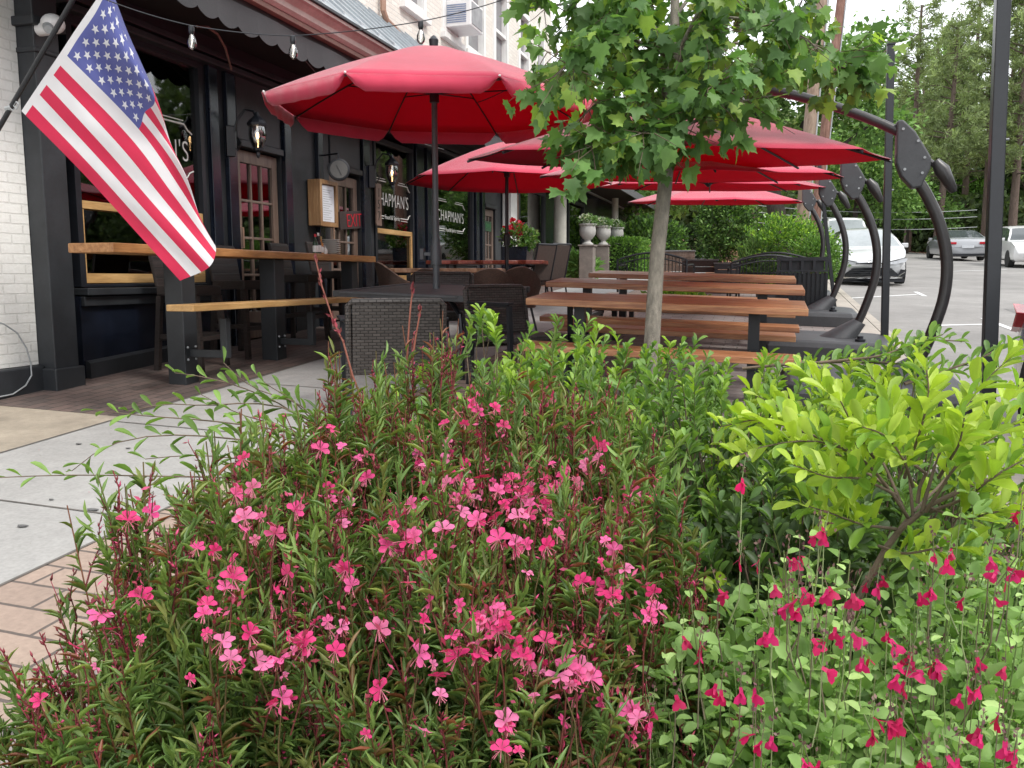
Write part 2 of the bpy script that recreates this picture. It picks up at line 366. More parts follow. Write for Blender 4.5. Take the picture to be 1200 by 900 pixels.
m_bark = M_('maple_bark', (.25, .225, .185), .9, .42, 11, .9, stretch=(3, 3, 1), bd=.01)
m_bark2 = M_('dark_bark', (.06, .048, .04), .95, .4, 3, .8, stretch=(6, 6, 1), bd=.04)
m_bark3 = M_('pine_bark', (.15, .11, .09), .95, .35, 3, .8, stretch=(6, 6, 1), bd=.04)
m_twig = M_('woody_twig', (.14, .10, .07), .8, .3, 20)
m_stemr = M_leaf('red_stem', .5, .1)
m_fol = M_leaf('leaf', .45, .38, 25, 1.22)
m_folg = M_leaf('gaura_leaf', .42, .28, 40, 1.35, spec=.45)
m_folm = M_leaf('maple_leaf', .5, .45, 18, 1.25)
m_folf = M_leaf('far_leaf', .8, .3, .7, 1.3)
m_petal = M_leaf('petal', .5, .4, 120)
m_blind = M_('blind_slats', (.09, .066, .058), .6)
m_text = M_('white_lettering', (.75, .75, .72), .5, .03, 5, 0)
m_dtext = M_('dark_lettering', (.012, .012, .012), .5, .03, 5, 0)
m_redtext = M_('red_lettering', (.5, .012, .03), .5, .1, 5, 0)
m_plaque = M_('bronze_plaque', (.17, .11, .085), .5, .15, 20)
def text(name, s, size, m, parent, loc, rot, depth=.003, spacing=1.0, sx=1.0):
    cu = bpy.data.curves.new(name, 'FONT'); cu.body = s; cu.size = size; cu.extrude = depth; cu.align_x = 'CENTER'; cu.align_y = 'CENTER'; cu.space_character = spacing; cu.offset = -size*.012
    tmp = bpy.data.objects.new('tmp', cu); col.objects.link(tmp); dg = bpy.context.evaluated_depsgraph_get()
    me = bpy.data.meshes.new_from_object(tmp.evaluated_get(dg)); bpy.data.objects.remove(tmp)
    me.materials.clear(); me.materials.append(m); o = bpy.data.objects.new(name, me); col.objects.link(o)
    o.location = loc; o.rotation_euler = rot; o.scale = (sx, 1, 1)
    if parent: o.parent = parent
    return o
FACE = (R(90), 0, R(90))        # text lying on the street front of the facade
# ================================================================== THE SETTING
def sheet(name, poly, m, dz, nx=1):
    """polygon (x,y) laid on the sloping street plane"""
    mb = MB(); mb.add([(x, y, gz(x, y)+dz) for x, y in poly], [tuple(range(len(poly)))]); o = mb.build(name, m); T(o, kind='structure'); return o
sheet('ground', [(-260, -120), (260, -120), (260, 320), (-260, 320)], m_pine, -.20)
sheet('road', [(1.62, -60), (45, -60), (45, 47), (9.5, 58), (1.62, 75)], m_road, -.125)
sheet('sidewalk', [(-4.2, -20), (-2.67, -20), (-2.67, 60), (-4.2, 60)], m_concrete, 0)
sheet('pavement_aged', [(-14, -20), (-4.2, -20), (-4.2, 4.78), (-14, 4.78)], m_agg, 0)
sheet('patio_brick_paving', [(-5.95, 4.78), (-4.2, 4.78), (-4.2, 18.2), (-5.95, 18.2)], m_patio, .002)
sheet('paver_border', [(-2.67, -20), (-1.9, -20), (-1.9, 60), (-2.67, 60)], m_paver, .001)
sheet('plaza_paving', [(-1.9, -20), (.95, -20), (.95, 60), (-1.9, 60)], m_paver2, 0)
sheet('kerb_walk', [(.95, -20), (1.44, -20), (1.44, 75), (.95, 75)], m_kerb, .001)
kb = MB()
for i in range(32):
    y0 = -20+i*3.0; y1 = y0+2.985
    vs = []
    for x, dz in ((1.45, .002), (1.58, 0), (1.62, -.03), (1.62, -.19), (1.45, -.19)):
        vs += [(x, y0, gz(x, y0)+dz), (x, y1, gz(x, y1)+dz)]
    kb.add(vs, [(0, 1, 3, 2), (2, 3, 5, 4), (4, 5, 7, 6), (6, 7, 9, 8), (8, 9, 1, 0), (0, 2, 4, 6, 8), (1, 9, 7, 5, 3)])
T(kb.build('kerb', m_kerb), kind='structure')
# sidewalk joints (narrow grooves filled with dirt)
jm = M_('joint_dirt', (.12, .11, .10), .9)
jb = MB()
for y in np.arange(-6, 40, 1.52):
    jb.quad(*[(x, yy, gz(x, yy)+.004) for x, yy in ((-4.2, y), (-2.67, y), (-2.67, y+.012), (-4.2, y+.012))])
for x in (-4.2, -2.67, .95):
    jb.quad(*[(xx, yy, gz(xx, yy)+.0045) for xx, yy in ((x-.008, -20), (x+.008, -20), (x+.008, 60), (x-.008, 60))])
T(jb.build('sidewalk_joints', jm), kind='structure')
def road_pt(px, py):
    return GH(px, py, -.121)
def stripe(pa, pb, w_):
    a = road_pt(*pa); b = road_pt(*pb); d = nrm((b-a)[None])[0]; n = np.array([-d[1], d[0], 0])*w_/2
    return [tuple(np.array([q[0], q[1], gz(q[0], q[1])-.119])) for q in (a-n, b-n, b+n, a+n)]
pb_ = MB()
for pa, pc in (((1090, 381.5), (1157, 380)), ((1152, 373), (1200, 391)), ((985, 350), (1075, 345)), ((1073, 342), (1084, 347)), ((1110, 318), (1180, 316))):
    pb_.quad(*stripe(pa, pc, .10))
T(pb_.build('road_markings', m_paint), kind='structure')
for k, pl__ in enumerate((((4.2, 14), (5.6, 14.3), (5.5, 18.5), (4.3, 18.2)), ((2.2, 26), (3.4, 26), (3.5, 27.5), (2.3, 27.4)), ((6.5, 24), (9.8, 24.5), (9.7, 25.6), (6.4, 25.2)))):
    sheet('asphalt_patch', list(pl__), M_('patched_asphalt', (.17, .165, .16), .9, .2, 2, .5), -.121)
bed = MB(); bed.add([(x, y, gz(x, y)+.03) for x, y in ((-1.75, .1), (1.1, -.2), (1.15, 4.7), (-1.55, 4.7))], [(0, 1, 2, 3)])
T(bed.build('planting_bed_soil', m_soil), kind='structure')
sheet('kerb_walk_far', [(.2, 15.5), (.95, 15.5), (.95, 60), (.2, 60)], m_soil, .012)
sheet('garden_slope', [(-3.2, 26), (.2, 18.5), (.2, 60), (-14, 60), (-14, 40)], m_pine, .02)
sheet('garden_path', [(-2.7, 25.0), (-1.7, 24.5), (-2.2, 42), (-3.6, 42)], m_concrete, .03)

def rebase(root, loc):
    loc = Vector(loc); root.location = loc
    for c in kids(root): c.location = Vector(c.location)-loc
# ------------------------------------------------------------------ first building (dark restaurant front)
XF = -5.5
bld = empty('restaurant_building', label='two storey restaurant with black wooden shopfront, scalloped awning and cream brick upper floor', cat='building')
def P(name, mb, m, parent=None, **k): return mb.build(name, m, parent or bld, **k)
def PE(name, mb, m, **k): return mb.each(name, m, bld, **k)
# structure of the shopfront
wl = MB()
wl.bx(-5.75, -5.52, 5.60, 18.2, 3.33, 3.6); wl.bx(-5.75, -5.56, 5.60, 5.83, -.2, 3.33)                   # lintel
for y0, y1 in ((7.62, 8.14), (9.04, 10.2), (11.08, 11.5), (12.98, 13.66), (15.9, 16.5), (17.32, 18.2)):
    wl.bx(-5.75, -5.52, y0, y1, -.2, 3.33)
P('shopfront_wall', wl, m_char)
pl = MB()
for y0, y1 in ((7.66, 7.8), (7.95, 8.1), (9.06, 9.2), (9.84, 9.96), (11.1, 11.3), (13.0, 13.3), (13.45, 13.62), (15.94, 16.1), (16.3, 16.46)):
    pl.bx(-5.518, -5.46, y0, y1, -.1, 3.32)
PE('trim_strip', pl, m_navy, bev=.006)
lp = MB()
lp.bx(-5.75, -5.5, 5.83, 7.6, -.2, 1.02); lp.bx(-5.75, -5.5, 11.52, 12.96, -.2, 1.02); lp.bx(-5.75, -5.5, 13.68, 15.88, -.2, 1.4)
PE('stall_riser', lp, m_navy)
bb = MB()
for a, b in ((5.85, 7.6), (11.5, 12.96), (13.68, 15.88)):
    bb.add([(x, y, gz(-5.5, y)+dz) for y in (a, b) for x, dz in ((-5.5, -.3), (-5.45, -.3), (-5.45, .13), (-5.48, .15), (-5.5, .15))],
           [(0, 1, 6, 5), (1, 2, 7, 6), (2, 3, 8, 7), (3, 4, 9, 8), (0, 4, 3, 2, 1), (5, 6, 7, 8, 9)])
PE('skirting', bb, m_char)
pi = MB(); pi.bx(-5.75, -5.33, 5.36, 5.60, -.2, 3.3); 
P('pilaster', pi, m_char, bev=.008)
pc = MB(); pc.bx(-5.75, -5.30, 5.33, 5.63, -.2, .47); pc.bx(-5.75, -5.315, 5.345, 5.615, 2.86, 2.9); pc.bx(-5.75, -5.29, 5.32, 5.64, 3.05, 3.12); pc.bx(-5.75, -5.26, 5.29, 5.67, 3.3, 3.42)
PE('pilaster_moulding', pc, m_char, bev=.01)
dp = MB()
for y0, y1 in ((8.17, 9.02), (10.22, 11.06), (16.52, 17.3)):
    dp.bx(-5.6, -5.5, y0, y1, 2.66, 3.33); dp.bx(-5.6, -5.46, y0, y1, 2.58, 2.65)
PE('transom_panel', dp, m_char, bev=.006)
hd = MB()
hd.bx(-5.52, -5.4, 5.83, 18.2, 3.30, 3.36); hd.bx(-5.52, -5.44, 5.83, 18.2, 3.40, 3.46)
PE('head_moulding', hd, m_char, bev=.008)
sf = MB(); sf.bx(-5.75, -4.62, 4.5, 18.2, 3.602, 3.66); P('soffit', sf, m_dark)
ri = MB()   # dark dining room behind the glass
ri.bx(-9.6, -9.5, 5.1, 18.2, -.2, 3.6); ri.bx(-9.5, -5.76, 5.1, 5.2, -.2, 3.6); ri.bx(-9.5, -5.76, 18.1, 18.2, -.2, 3.6); ri.bx(-9.6, -5.76, 5.2, 18.1, 3.5, 3.6)
P('dining_room_wall', ri, m_int)
rf = MB(); rf.bx(-9.5, -5.76, 5.2, 18.1, .2, .42); P('dining_room_floor', rf, m_dark)
rb = MB()
for y in np.arange(6.2, 17.5, 1.7): rb.prism([(-8.2, 1.1), (-8.2, 1.14), (-7.3, 1.14), (-7.3, 1.1), (-7.7, 1.1), (-7.7, .42), (-7.8, .42), (-7.8, 1.1)], 'y', y, y+.9)
PE('dining_table', rb, m_doorwood)
def window(y0, y1, z0, z1, blinds=True, goldz=None):
    f = MB(); t_ = .06
    f.bx(-5.6, -5.50, y0, y0+t_, z0, z1); f.bx(-5.6, -5.50, y1-t_, y1, z0, z1); f.bx(-5.6, -5.50, y0+t_, y1-t_, z0, z0+t_*.4); f.bx(-5.6, -5.50, y0+t_, y1-t_, z1-t_, z1)
    fo = P('window', f, m_black, bev=.004)
    MB().bx(-5.56, -5.552, y0+t_, y1-t_, z0+t_*.4, z1-t_).build('pane', m_glass, fo)
    s = MB(); s.bx(-5.6, -5.42, y0-.02, y1+.02, z0-.07, z0-.01); s.bx(-5.5, -5.46, y0-.02, y1+.02, z0-.16, z0-.08); s.build('sill', m_char, fo, bev=.006)
    if goldz:
        g0, g1 = goldz; g = MB()
        g.bx(-5.548, -5.515, y0+t_, y1-t_, g0+.02, g0+.10); g.bx(-5.548, -5.515, y0+t_, y1-t_, g1-.07, g1); g.bx(-5.548, -5.515, y0+t_, y0+t_+.03, g0+.10, g1-.07); g.bx(-5.548, -5.515, y1-t_-.06, y1-t_, g0+.10, g1-.07)
        g.build('inner_wood_frame', m_gold, fo, bev=.004)
    if blinds:
        b = MB(); zz = (goldz[1]+.03 if goldz else z0+.1)
        while zz < z1-.08:
            b.add([(-5.595, y0+.07, zz), (-5.595, y1-.07, zz), (-5.575, y1-.07, zz+.026), (-5.575, y0+.07, zz+.026)], [(0, 1, 2, 3)]); zz += .045
        b.build('blind', m_blind, fo)
    return fo
w1 = window(5.86, 7.6, 1.1, 3.3, True, (1.11, 1.82))
w2 = window(11.52, 12.96, 1.1, 3.2, True, (1.11, 1.9))
w3 = window(13.68, 15.88, 1.47, 3.05)
# panels and notices standing inside the first window, below the wooden rail
pm = [M_('notice_'+n, c, .6, .3, 14) for n, c in (('maroon', (.22, .04, .045)), ('brown', (.18, .12, .08)), ('black', (.02, .02, .02)), ('blue', (.30, .42, .72)), ('grey', (.30, .30, .30)), ('pale', (.5, .5, .52)))]
ys = [5.93, 6.12, 6.4, 6.72, 6.95, 7.25, 7.5]
for i, (top, bot) in enumerate(((0, 2), (0, 4), (1, 2), (5, 3), (0, 4), (1, 2))):
    for m_i, za, zb in ((top, 1.46, 1.74), (bot, 1.20, 1.44)):
        MB().bx(-5.585, -5.572, ys[i]+.01, ys[i+1]-.01, za, zb).build('notice_panel', pm[m_i], w1)
for i, (a, b, k, h) in enumerate(((11.7, 11.92, 5, 1.4), (11.95, 12.08, 5, 1.33), (12.16, 12.4, 3, 1.62), (12.45, 12.72, 5, 1.42))):
    MB().bx(-5.59, -5.575, a, b, 1.2, h).build('notice_panel', pm[k], w2)
def lettering(win, yc, zc, h, wid, deco=True, m=m_text):
    o = text('shop_name_lettering', "CHAPMAN'S", h*1.42, m, win, (-5.546, yc, zc), FACE, .001, 1.08, 1); 
    bpy.context.view_layer.update(); o.scale = (wid/o.dimensions.x, 1, 1)
    if deco:
        d = MB(); hw = wid/2+.06
        def ln(pts, r=.006): d.tube([(-5.547, y, z) for y, z in pts], r, 4)
        for s in (-1, 1):
            ln([(yc+s*.22, zc+h*1.35), (yc+s*hw*.86, zc+h*1.35), (yc+s*hw*.93, zc+h*1.1), (yc+s*hw*1.02, zc+h*.95)], .008)
            ln([(yc+s*.25, zc+h*1.52), (yc+s*hw*.84, zc+h*1.52)], .005)
            ln([(yc+s*.3, zc-h*1.2), (yc+s*hw*.88, zc-h*1.2), (yc+s*hw*.93, zc-h*.98), (yc+s*hw*1.02, zc-h*.85)], .008)
            ln([(yc+s*.32, zc-h*1.38), (yc+s*hw*.86, zc-h*1.38)], .005)
        d.build('lettering_border', m, win)
        text('lettering_motto', 'Food & Spirits', h*.48, m, win, (-5.546, yc, zc-h*1.25), FACE, .001)
lettering(w1, 6.74, 2.40, .2, 1.3); lettering(w2, 12.22, 2.33, .2, 1.2); lettering(w3, 14.75, 2.26, .19, 1.35)
def door(y0, y1, z1, rows, cols_, m=m_doorwood):
    z0 = gz(-5.5, (y0+y1)/2)+.02; f = MB(); s = .11
    X0, X1 = -5.62, -5.56
    f.bx(X0, X1, y0, y0+s, z0, z1); f.bx(X0, X1, y1-s, y1, z0, z1); f.bx(X0, X1, y0+s, y1-s, z1-.13, z1); f.bx(X0, X1, y0+s, y1-s, z0, z0+.3)
    gy = np.linspace(y0+s, y1-s, cols_+1); gzs = np.linspace(z0+.3, z1-.13, rows+1)
    for y in gy[1:-1]: f.bx(X0+.01, X1-.004, y-.014, y+.014, z0+.3, z1-.13)
    for z in gzs[1:-1]: f.bx(X0+.012, X1-.006, y0+s, y1-s, z-.014, z+.014)
    fo = P('door', f, m, bev=.005)
    MB().bx(-5.595, -5.587, y0+s, y1-s, z0+.3, z1-.13).build('pane', m_glass2, fo)
    h = MB(); h.tube([(X1, y0+.055, z0+1.0), (X1+.05, y0+.055, z0+1.0), (X1+.05, y0+.055, z0+1.22), (X1, y0+.055, z0+1.22)], .01, 6); h.build('handle', m_copper, fo, smooth=True)
    return fo
d1 = door(8.17, 9.02, 2.56, 4, 3); d2 = door(10.22, 11.06, 2.53, 4, 3); d3 = door(16.52, 17.3, 2.56, 4, 3)
for i in range(3):      # books and boxes seen through the third door
    for j in range(3):
        MB().bx(-5.66, -5.63, 16.66+i*.18, 16.80+i*.18, 1.35+j*.33, 1.6+j*.33).build('shelf_box', pm[(i*2+j) % 6], d3)
# awning: scalloped valance hung under the cornice, and its frame
va = MB(); n = 0; ysx = np.arange(4.5, 17.9, .018)
tv = [];
for y in ysx:
    ph = ((y-4.5) % .30)/.30; zb = 3.40-.055*math.sin(math.pi*ph)**.7; xo = -4.6+.012*math.sin(y*5.3)
    tv.append((xo, y, 3.60)); tv.append((xo+.012, y, zb))
va.add(tv, [(2*i, 2*i+1, 2*i+3, 2*i+2) for i in range(len(ysx)-1)])
vo = P('awning_valance', va, m_awn); sm = vo.modifiers.new('thick', 'SOLIDIFY'); sm.thickness = .006
af = MB()
af.tube([tuple(PX(x, y, X)) for x, y, X in ((231, 31, -5.0), (244, 32, -5.05), (255, 40, -5.1), (264, 56, -5.2), (271, 81, -5.3))], .012, 6)
PE('awning_bracket', af, m_cornice, smooth=True)
co = MB(); co.bx(-5.5, -4.55, 4.5, 18.2, 3.66, 3.71); P('cornice', co, m_cornice, bev=.006)
co = MB(); co.prism([(-5.5, 3.712), (-4.54, 3.712), (-4.50, 3.74), (-4.50, 3.79), (-4.44, 3.83), (-4.40, 3.84), (-4.40, 3.875), (-5.5, 3.875)], 'y', 4.5, 18.2); P('cornice_moulding', co, m_cornlt, bev=.004)
co = MB(); co.bx(-5.5, -4.37, 4.5, 18.2, 3.878, 3.905); P('roof_drip_edge', co, m_black)
mr = MB(); mr.prism([(-4.38, 3.91), (-5.5, 4.90), (-5.5, 4.86), (-4.40, 3.905)], 'y', 4.5, 18.2)
for y in np.arange(4.7, 18.2, .42): mr.prism([(-4.37, 3.92), (-5.5, 4.91), (-5.5, 4.945), (-4.37, 3.955)], 'y', y, y+.03)
P('metal_roof', mr, m_metalroof)
# upper storey with its windows
WY = [(fy(472), fy(493)), (fy(510), fy(530)), (fy(534), fy(563)), (fy(570), fy(590)), (fy(598), fy(608)), (fy(613), fy(621))]
WY = [(10.1, 11.0), (12.55, 13.5), (14.25, 15.15), (15.4, 16.55)]+[(17.1, 18.1), (18.9, 19.8), (20.4, 21.2)]
uw = MB(); uw.bx(-5.9, -5.5, 4.5, 22.0, 3.66, 5.35); uw.bx(-5.9, -5.5, 4.5, 22.0, 7.1, 8.6); last = 4.5
for a, b in WY: uw.bx(-5.9, -5.5, last, a, 5.35, 7.1); last = b
uw.bx(-5.9, -5.5, last, 22.0, 5.35, 7.1)
P('upper_wall', uw, m_ubrick)
m_sash = M_('sash_glass_grey', (.20, .20, .21), .12, .15, 2, 0)
for a, b in WY:
    f = MB()
    f.bx(-5.62, -5.46, a, a+.12, 5.35, 7.1); f.bx(-5.62, -5.46, b-.12, b, 5.35, 7.1); f.bx(-5.62, -5.46, a+.12, b-.12, 5.35, 5.45); f.bx(-5.62, -5.48, a+.12, b-.12, 6.15, 6.22); f.bx(-5.62, -5.46, a+.12, b-.12, 7.0, 7.1)
    fo = P('sash_window', f, m_white, bev=.005)
    MB().bx(-5.6, -5.58, a+.12, b-.12, 5.45, 7.0).build('pane', m_sash, fo)
    MB().bx(-5.6, -5.40, a-.06, b+.06, 5.25, 5.345).build('sill', m_white, fo, bev=.005)
rebase(bld, (-5.5, 11.5, gz(-5.5, 11.5)))
# copper downpipe and bracket lines on the upper wall
pp = MB(); pp.tube([tuple(PX(x, y, -5.42)) for x, y in ((449, -40), (449, 0), (449, 12), (453, 24), (462, 33), (475, 50), (486, 62))], .045, 8)
o = pp.build('drainpipe', m_copper, smooth=True); T(o, 'copper coloured drainpipe bending down across the cream brick upper wall', 'pipe')
ac = empty('window_air_conditioner', label='white window air conditioner sticking out of an upper floor window', cat='air conditioner')
ay = 14.72; b = MB(); b.bx(-5.5, -5.02, ay-.33, ay+.33, 5.46, 5.9); b.build('case', m_whitepl, ac, bev=.015)
b = MB()
for k in range(9): b.bx(-5.45, -5.1, ay-.337, ay-.332, 5.52+k*.035, 5.54+k*.035)
b.build('side_louvre', M_('louvre_blue_grey', (.2, .25, .36), .5), ac)
b = MB(); b.bx(-5.018, -5.01, ay-.28, ay+.28, 5.5, 5.86); b.build('grille', M_('ac_grille', (.28, .29, .3), .6), ac)
# ------------------------------------------------------------------ white brick building at the left edge
bk = empty('brick_building', label='white painted brick building at the left edge with a black base', cat='building')
MB().bx(-9, -5.49, -14, 5.355, .50, 8.6).build('wall', m_wbrick, bk)
b = MB(); b.bx(-9, -5.43, -14, 5.355, -1.2, .495); b.build('base', m_char, bk, bev=.015)
rebase(bk, (-5.4, 1, gz(-5.4, 1)))
cbl = MB(); cbl.tube([tuple(PX(x, y, -5.42)) for x, y in ((-20, 372), (5, 380), (20, 390), (31, 408), (36, 425), (37, 440), (30, 452), (15, 462), (-5, 466))], .006, 6)
T(cbl.build('cable', m_grey, smooth=True), 'thin grey cable looping down the white brick wall', 'cable')
# ------------------------------------------------------------------ second shop
b2 = empty('shop_building', label='dark blue shopfront with cream columns and black awning beyond the restaurant', cat='building')
def Q(name, mb, m, **k): return mb.build(name, m, b2, **k)
b = MB(); b.bx(-6, -5.5, 18.22, 18.9, -.2, 3.8); b.bx(-6, -5.5, 21.4, 24.0, -.2, 3.8); b.bx(-6, -5.5, 26.2, 38, -.2, 3.8); b.bx(-6, -5.5, 18.9, 21.4, 3.3, 3.8); b.bx(-6, -5.5, 24, 26.2, 3.4, 3.8); b.bx(-6, -5.5, 24, 26.2, .5, 1.9); b.bx(-6, -5.5, 18.9, 21.4, .5, 1.1)
b.bx(-9, -8.9, 18.3, 38, 0, 3.8); b.bx(-9, -6, 18.22, 38, 3.7, 3.8)
Q('shopfront_wall', b, m_navy)
b = MB(); b.bx(-6, -5.46, 22.0, 38, 3.82, 5.0); b.bx(-6, -5.46, 18.25, 22.0, 3.82, 5.0); Q('fascia', b, m_grey)
b = MB()
for y0, y1, z0, z1 in ((18.9, 21.4, 1.1, 3.3), (24, 26.2, 1.9, 3.4)):
    f = MB(); f.bx(-5.55, -5.47, y0, y0+.14, z0, z1); f.bx(-5.55, -5.47, y1-.14, y1, z0, z1); f.bx(-5.55, -5.47, y0+.14, y1-.14, z0, z0+.1); f.bx(-5.55, -5.47, y0+.14, y1-.14, z1-.1, z1)
    fo = Q('window', f, m_char); MB().bx(-5.53, -5.52, y0+.14, y1-.14, z0+.1, z1-.1).build('pane', m_glass, fo)
for y0, y1 in ((24.1, 24.75), (24.85, 25.5), (25.6, 26.1)):
    f = MB(); f.bx(-5.49, -5.46, y0, y1, .95, 1.75); Q('riser_panel', f, m_char, bev=.02)
for yc, xc, r in ((21.7, -5.17, .17), (29.5, -5.1, .12), (34.5, -5.1, .14)):
    f = MB(); f.lathe([(r*1.25, -.3), (r*1.25, .18), (r, .22), (r*.92, 2.9), (r*1.15, 2.95), (r*1.25, 3.05)], 20, (xc, yc, gz(xc, yc)-.05)); Q('column', f, m_cream, smooth=True)
f = MB(); f.bx(-5.5, -5.3, 17.75, 18.2, .7, 3.3); Q('white_pilaster', f, m_white, bev=.01)
f = MB(); f.bx(-5.5, -5.35, 18.25, 18.5, .7, 3.3); Q('brown_pilaster', f, m_cornice, bev=.01)
f = MB(); f.prism([(-5.5, 4.7), (-4.2, 3.95), (-4.2, 3.72), (-4.24, 3.72), (-4.24, 3.92), (-5.5, 4.64)], 'y', 17.6, 34); Q('awning', f, m_awn)
f = MB(); f.bx(-5.5, -4.25, 17.6, 34, 3.86, 3.9); Q('awning_soffit', f, m_dark)
rebase(b2, (-5.5, 27, gz(-5.5, 27)))
# ================================================================== OBJECTS ON THE TERRACE
# ------------------------------------------------------------------ flag
POLE_Y = 4.55
fl = empty('flag_on_pole', label='stars and stripes flag hanging from a slanted black pole on the black corner pilaster', cat='flag')
a = PY(-30, 200, POLE_Y); b_tip = PY(140, -95, POLE_Y)
b = MB(); b.tube([tuple(a), tuple((a+b_tip)/2), tuple(b_tip)], .016, 10); b.sph(tuple(b_tip), .03)
b.tube([tuple(a), (-5.37, POLE_Y-.02, a[2]-.22)], .03, 8)
b.build('flag_pole', m_pole, fl, smooth=True)
b = MB(); b.tube([tuple(PY(x, y, POLE_Y)) for x, y in ((8, 128), (14, 126))], .02, 8); b.tube([tuple(PY(x, y, POLE_Y-.02)) for x, y in ((20, 127), (22, 122), (19, 119), (16, 124), (20, 128))], .004, 5)
b.build('flag_clip', m_grey, fl, smooth=True)
US = [0, .2308, .4615, .60, .80, 1.0]; VS = [0, .4, .7, 1.0]
GRID = {  # (px, py, dY) for u rows (bottom..top of hoist), v columns (hoist..fly)
 0: [(25, 130, 0), (49, 94, 0), (72, 60, 0), (86, 38.5, 0), (107, 8, 0), (127, -22, 0)],
 1: [(99, 205, .02), (128, 180, .02), (162, 152, .08), (169, 133, .12), (181, 112, .02), (150, 40, .30)],
 2: [(156, 268, -.03), (182, 242, .0), (208, 217, .07), (217, 204, .05), (206, 196, .22), (195, 175, .34)],
 3: [(211, 329, -.02), (245, 313, .0), (253, 289, .12), (241, 287, .22), (236, 283, .30), (230, 275, .36)]}
def lag(xs, ys, x):
    # smooth piecewise (monotone-ish) interpolation by Catmull-Rom
    i = min(max(int(np.searchsorted(xs, x)-1), 0), len(xs)-2); t = (x-xs[i])/(xs[i+1]-xs[i])
    p1, p2 = np.array(ys[i]), np.array(ys[i+1]); h = xs[i+1]-xs[i]
    m1 = (p2-np.array(ys[i-1]))/(xs[i+1]-xs[i-1])*h if i > 0 else p2-p1
    m2 = (np.array(ys[i+2])-p1)/(xs[i+2]-xs[i])*h if i < len(xs)-2 else p2-p1
    return (2*t**3-3*t*t+1)*p1+(t**3-2*t*t+t)*m1+(-2*t**3+3*t*t)*p2+(t**3-t*t)*m2
NU, NV = 91, 76
FP = np.zeros((NU, NV, 3))
for i in range(NU):
    u = i/(NU-1); row = [lag(US, GRID[c], u) for c in range(4)]
    for j in range(NV):
        v = j/(NV-1); q = lag(VS, row, v)
        wv = .012*math.sin(9*u+14*v)*min(1, 4*v)+.008*math.sin(25*u-8*v)*min(1, 4*v)
        FP[i, j] = PY(q[0], q[1], POLE_Y+q[2]+wv)
def flag_at(u, v, off=0.0):
    i = u*(NU-1); j = v*(NV-1); i0 = min(int(i), NU-2); j0 = min(int(j), NV-2); a_, b__ = i-i0, j-j0
    p = (FP[i0, j0]*(1-a_)*(1-b__)+FP[i0+1, j0]*a_*(1-b__)+FP[i0, j0+1]*(1-a_)*b__+FP[i0+1, j0+1]*a_*b__)
    du = FP[min(i0+2, NU-1), j0]-FP[max(i0-1, 0), j0]; dv = FP[i0, min(j0+2, NV-1)]-FP[i0, max(j0-1, 0)]
    n = nrm(np.cross(dv, du)[None])[0]
    if n[1] > 0: n = -n
    return p+n*off
m_fred = M_cloth('flag_red', (.62, .018, .075), .3, .7, sheen=.1, sc=400); m_fwhite = M_cloth('flag_white', (.74, .74, .76), .3, .7, sheen=.1, sc=400); m_fblue = M_cloth('flag_blue', (.085, .10, .32), .25, .7, sheen=.1, sc=400)
SUB = (NU-1)//13
def strip(name, i0, i1, j0, j1, m, rep=None):
    idx = {}; vs = []; fs = []
    for i in range(i0, i1+1):
        for j in range(j0, j1+1): idx[i, j] = len(vs); vs.append(tuple(FP[i, j]))
    for i in range(i0, i1):
        for j in range(j0, j1): fs.append((idx[i, j], idx[i, j+1], idx[i+1, j+1], idx[i+1, j]))
    return vs, fs
NU13 = NU-1
edges = [round(k*NU13/13) for k in range(14)]; jc = 30
# a single cloth with three dyed colours: one part each for stripes and canton
red, wht, blu = MB(), MB(), MB()
for k in range(13):
    tgt = red if k % 2 == 0 else wht
    vs, fs = strip('', edges[k], edges[k+1], jc if k >= 6 else 2, NV-1, tgt); tgt.add(vs, fs)
vs, fs = strip('', edges[6], edges[13], 2, jc, blu); blu.add(vs, fs)
vs, fs = strip('', 0, NU13, 0, 2, wht); wht.add(vs, fs)
red.build('red_stripes', m_fred, fl, smooth=True); wht.build('white_stripes', m_fwhite, fl, smooth=True); cant = blu.build('blue_canton', m_fblue, fl, smooth=True)
st = MB()
for r_ in range(9):
    for c_ in range(11):
        if (r_+c_) % 2: continue
        uu = 6/13+(7/13)*(r_+1)/10; vv = .03+.37*(c_+1)/12; pts = []
        for q in range(10):
            ang = math.pi*q/5; rr = .030 if q % 2 == 0 else .0125
            pts.append(tuple(flag_at(min(.999, uu+rr*math.cos(ang)), vv+rr*.6*math.sin(ang), .004)))
        for sgn in (1,):
            cpt = tuple(flag_at(uu, vv, .004)); st.add([cpt]+pts, [(0, 1+q, 1+(q+1) % 10) for q in range(10)])
stv = st.build('stars', m_fwhite, cant)
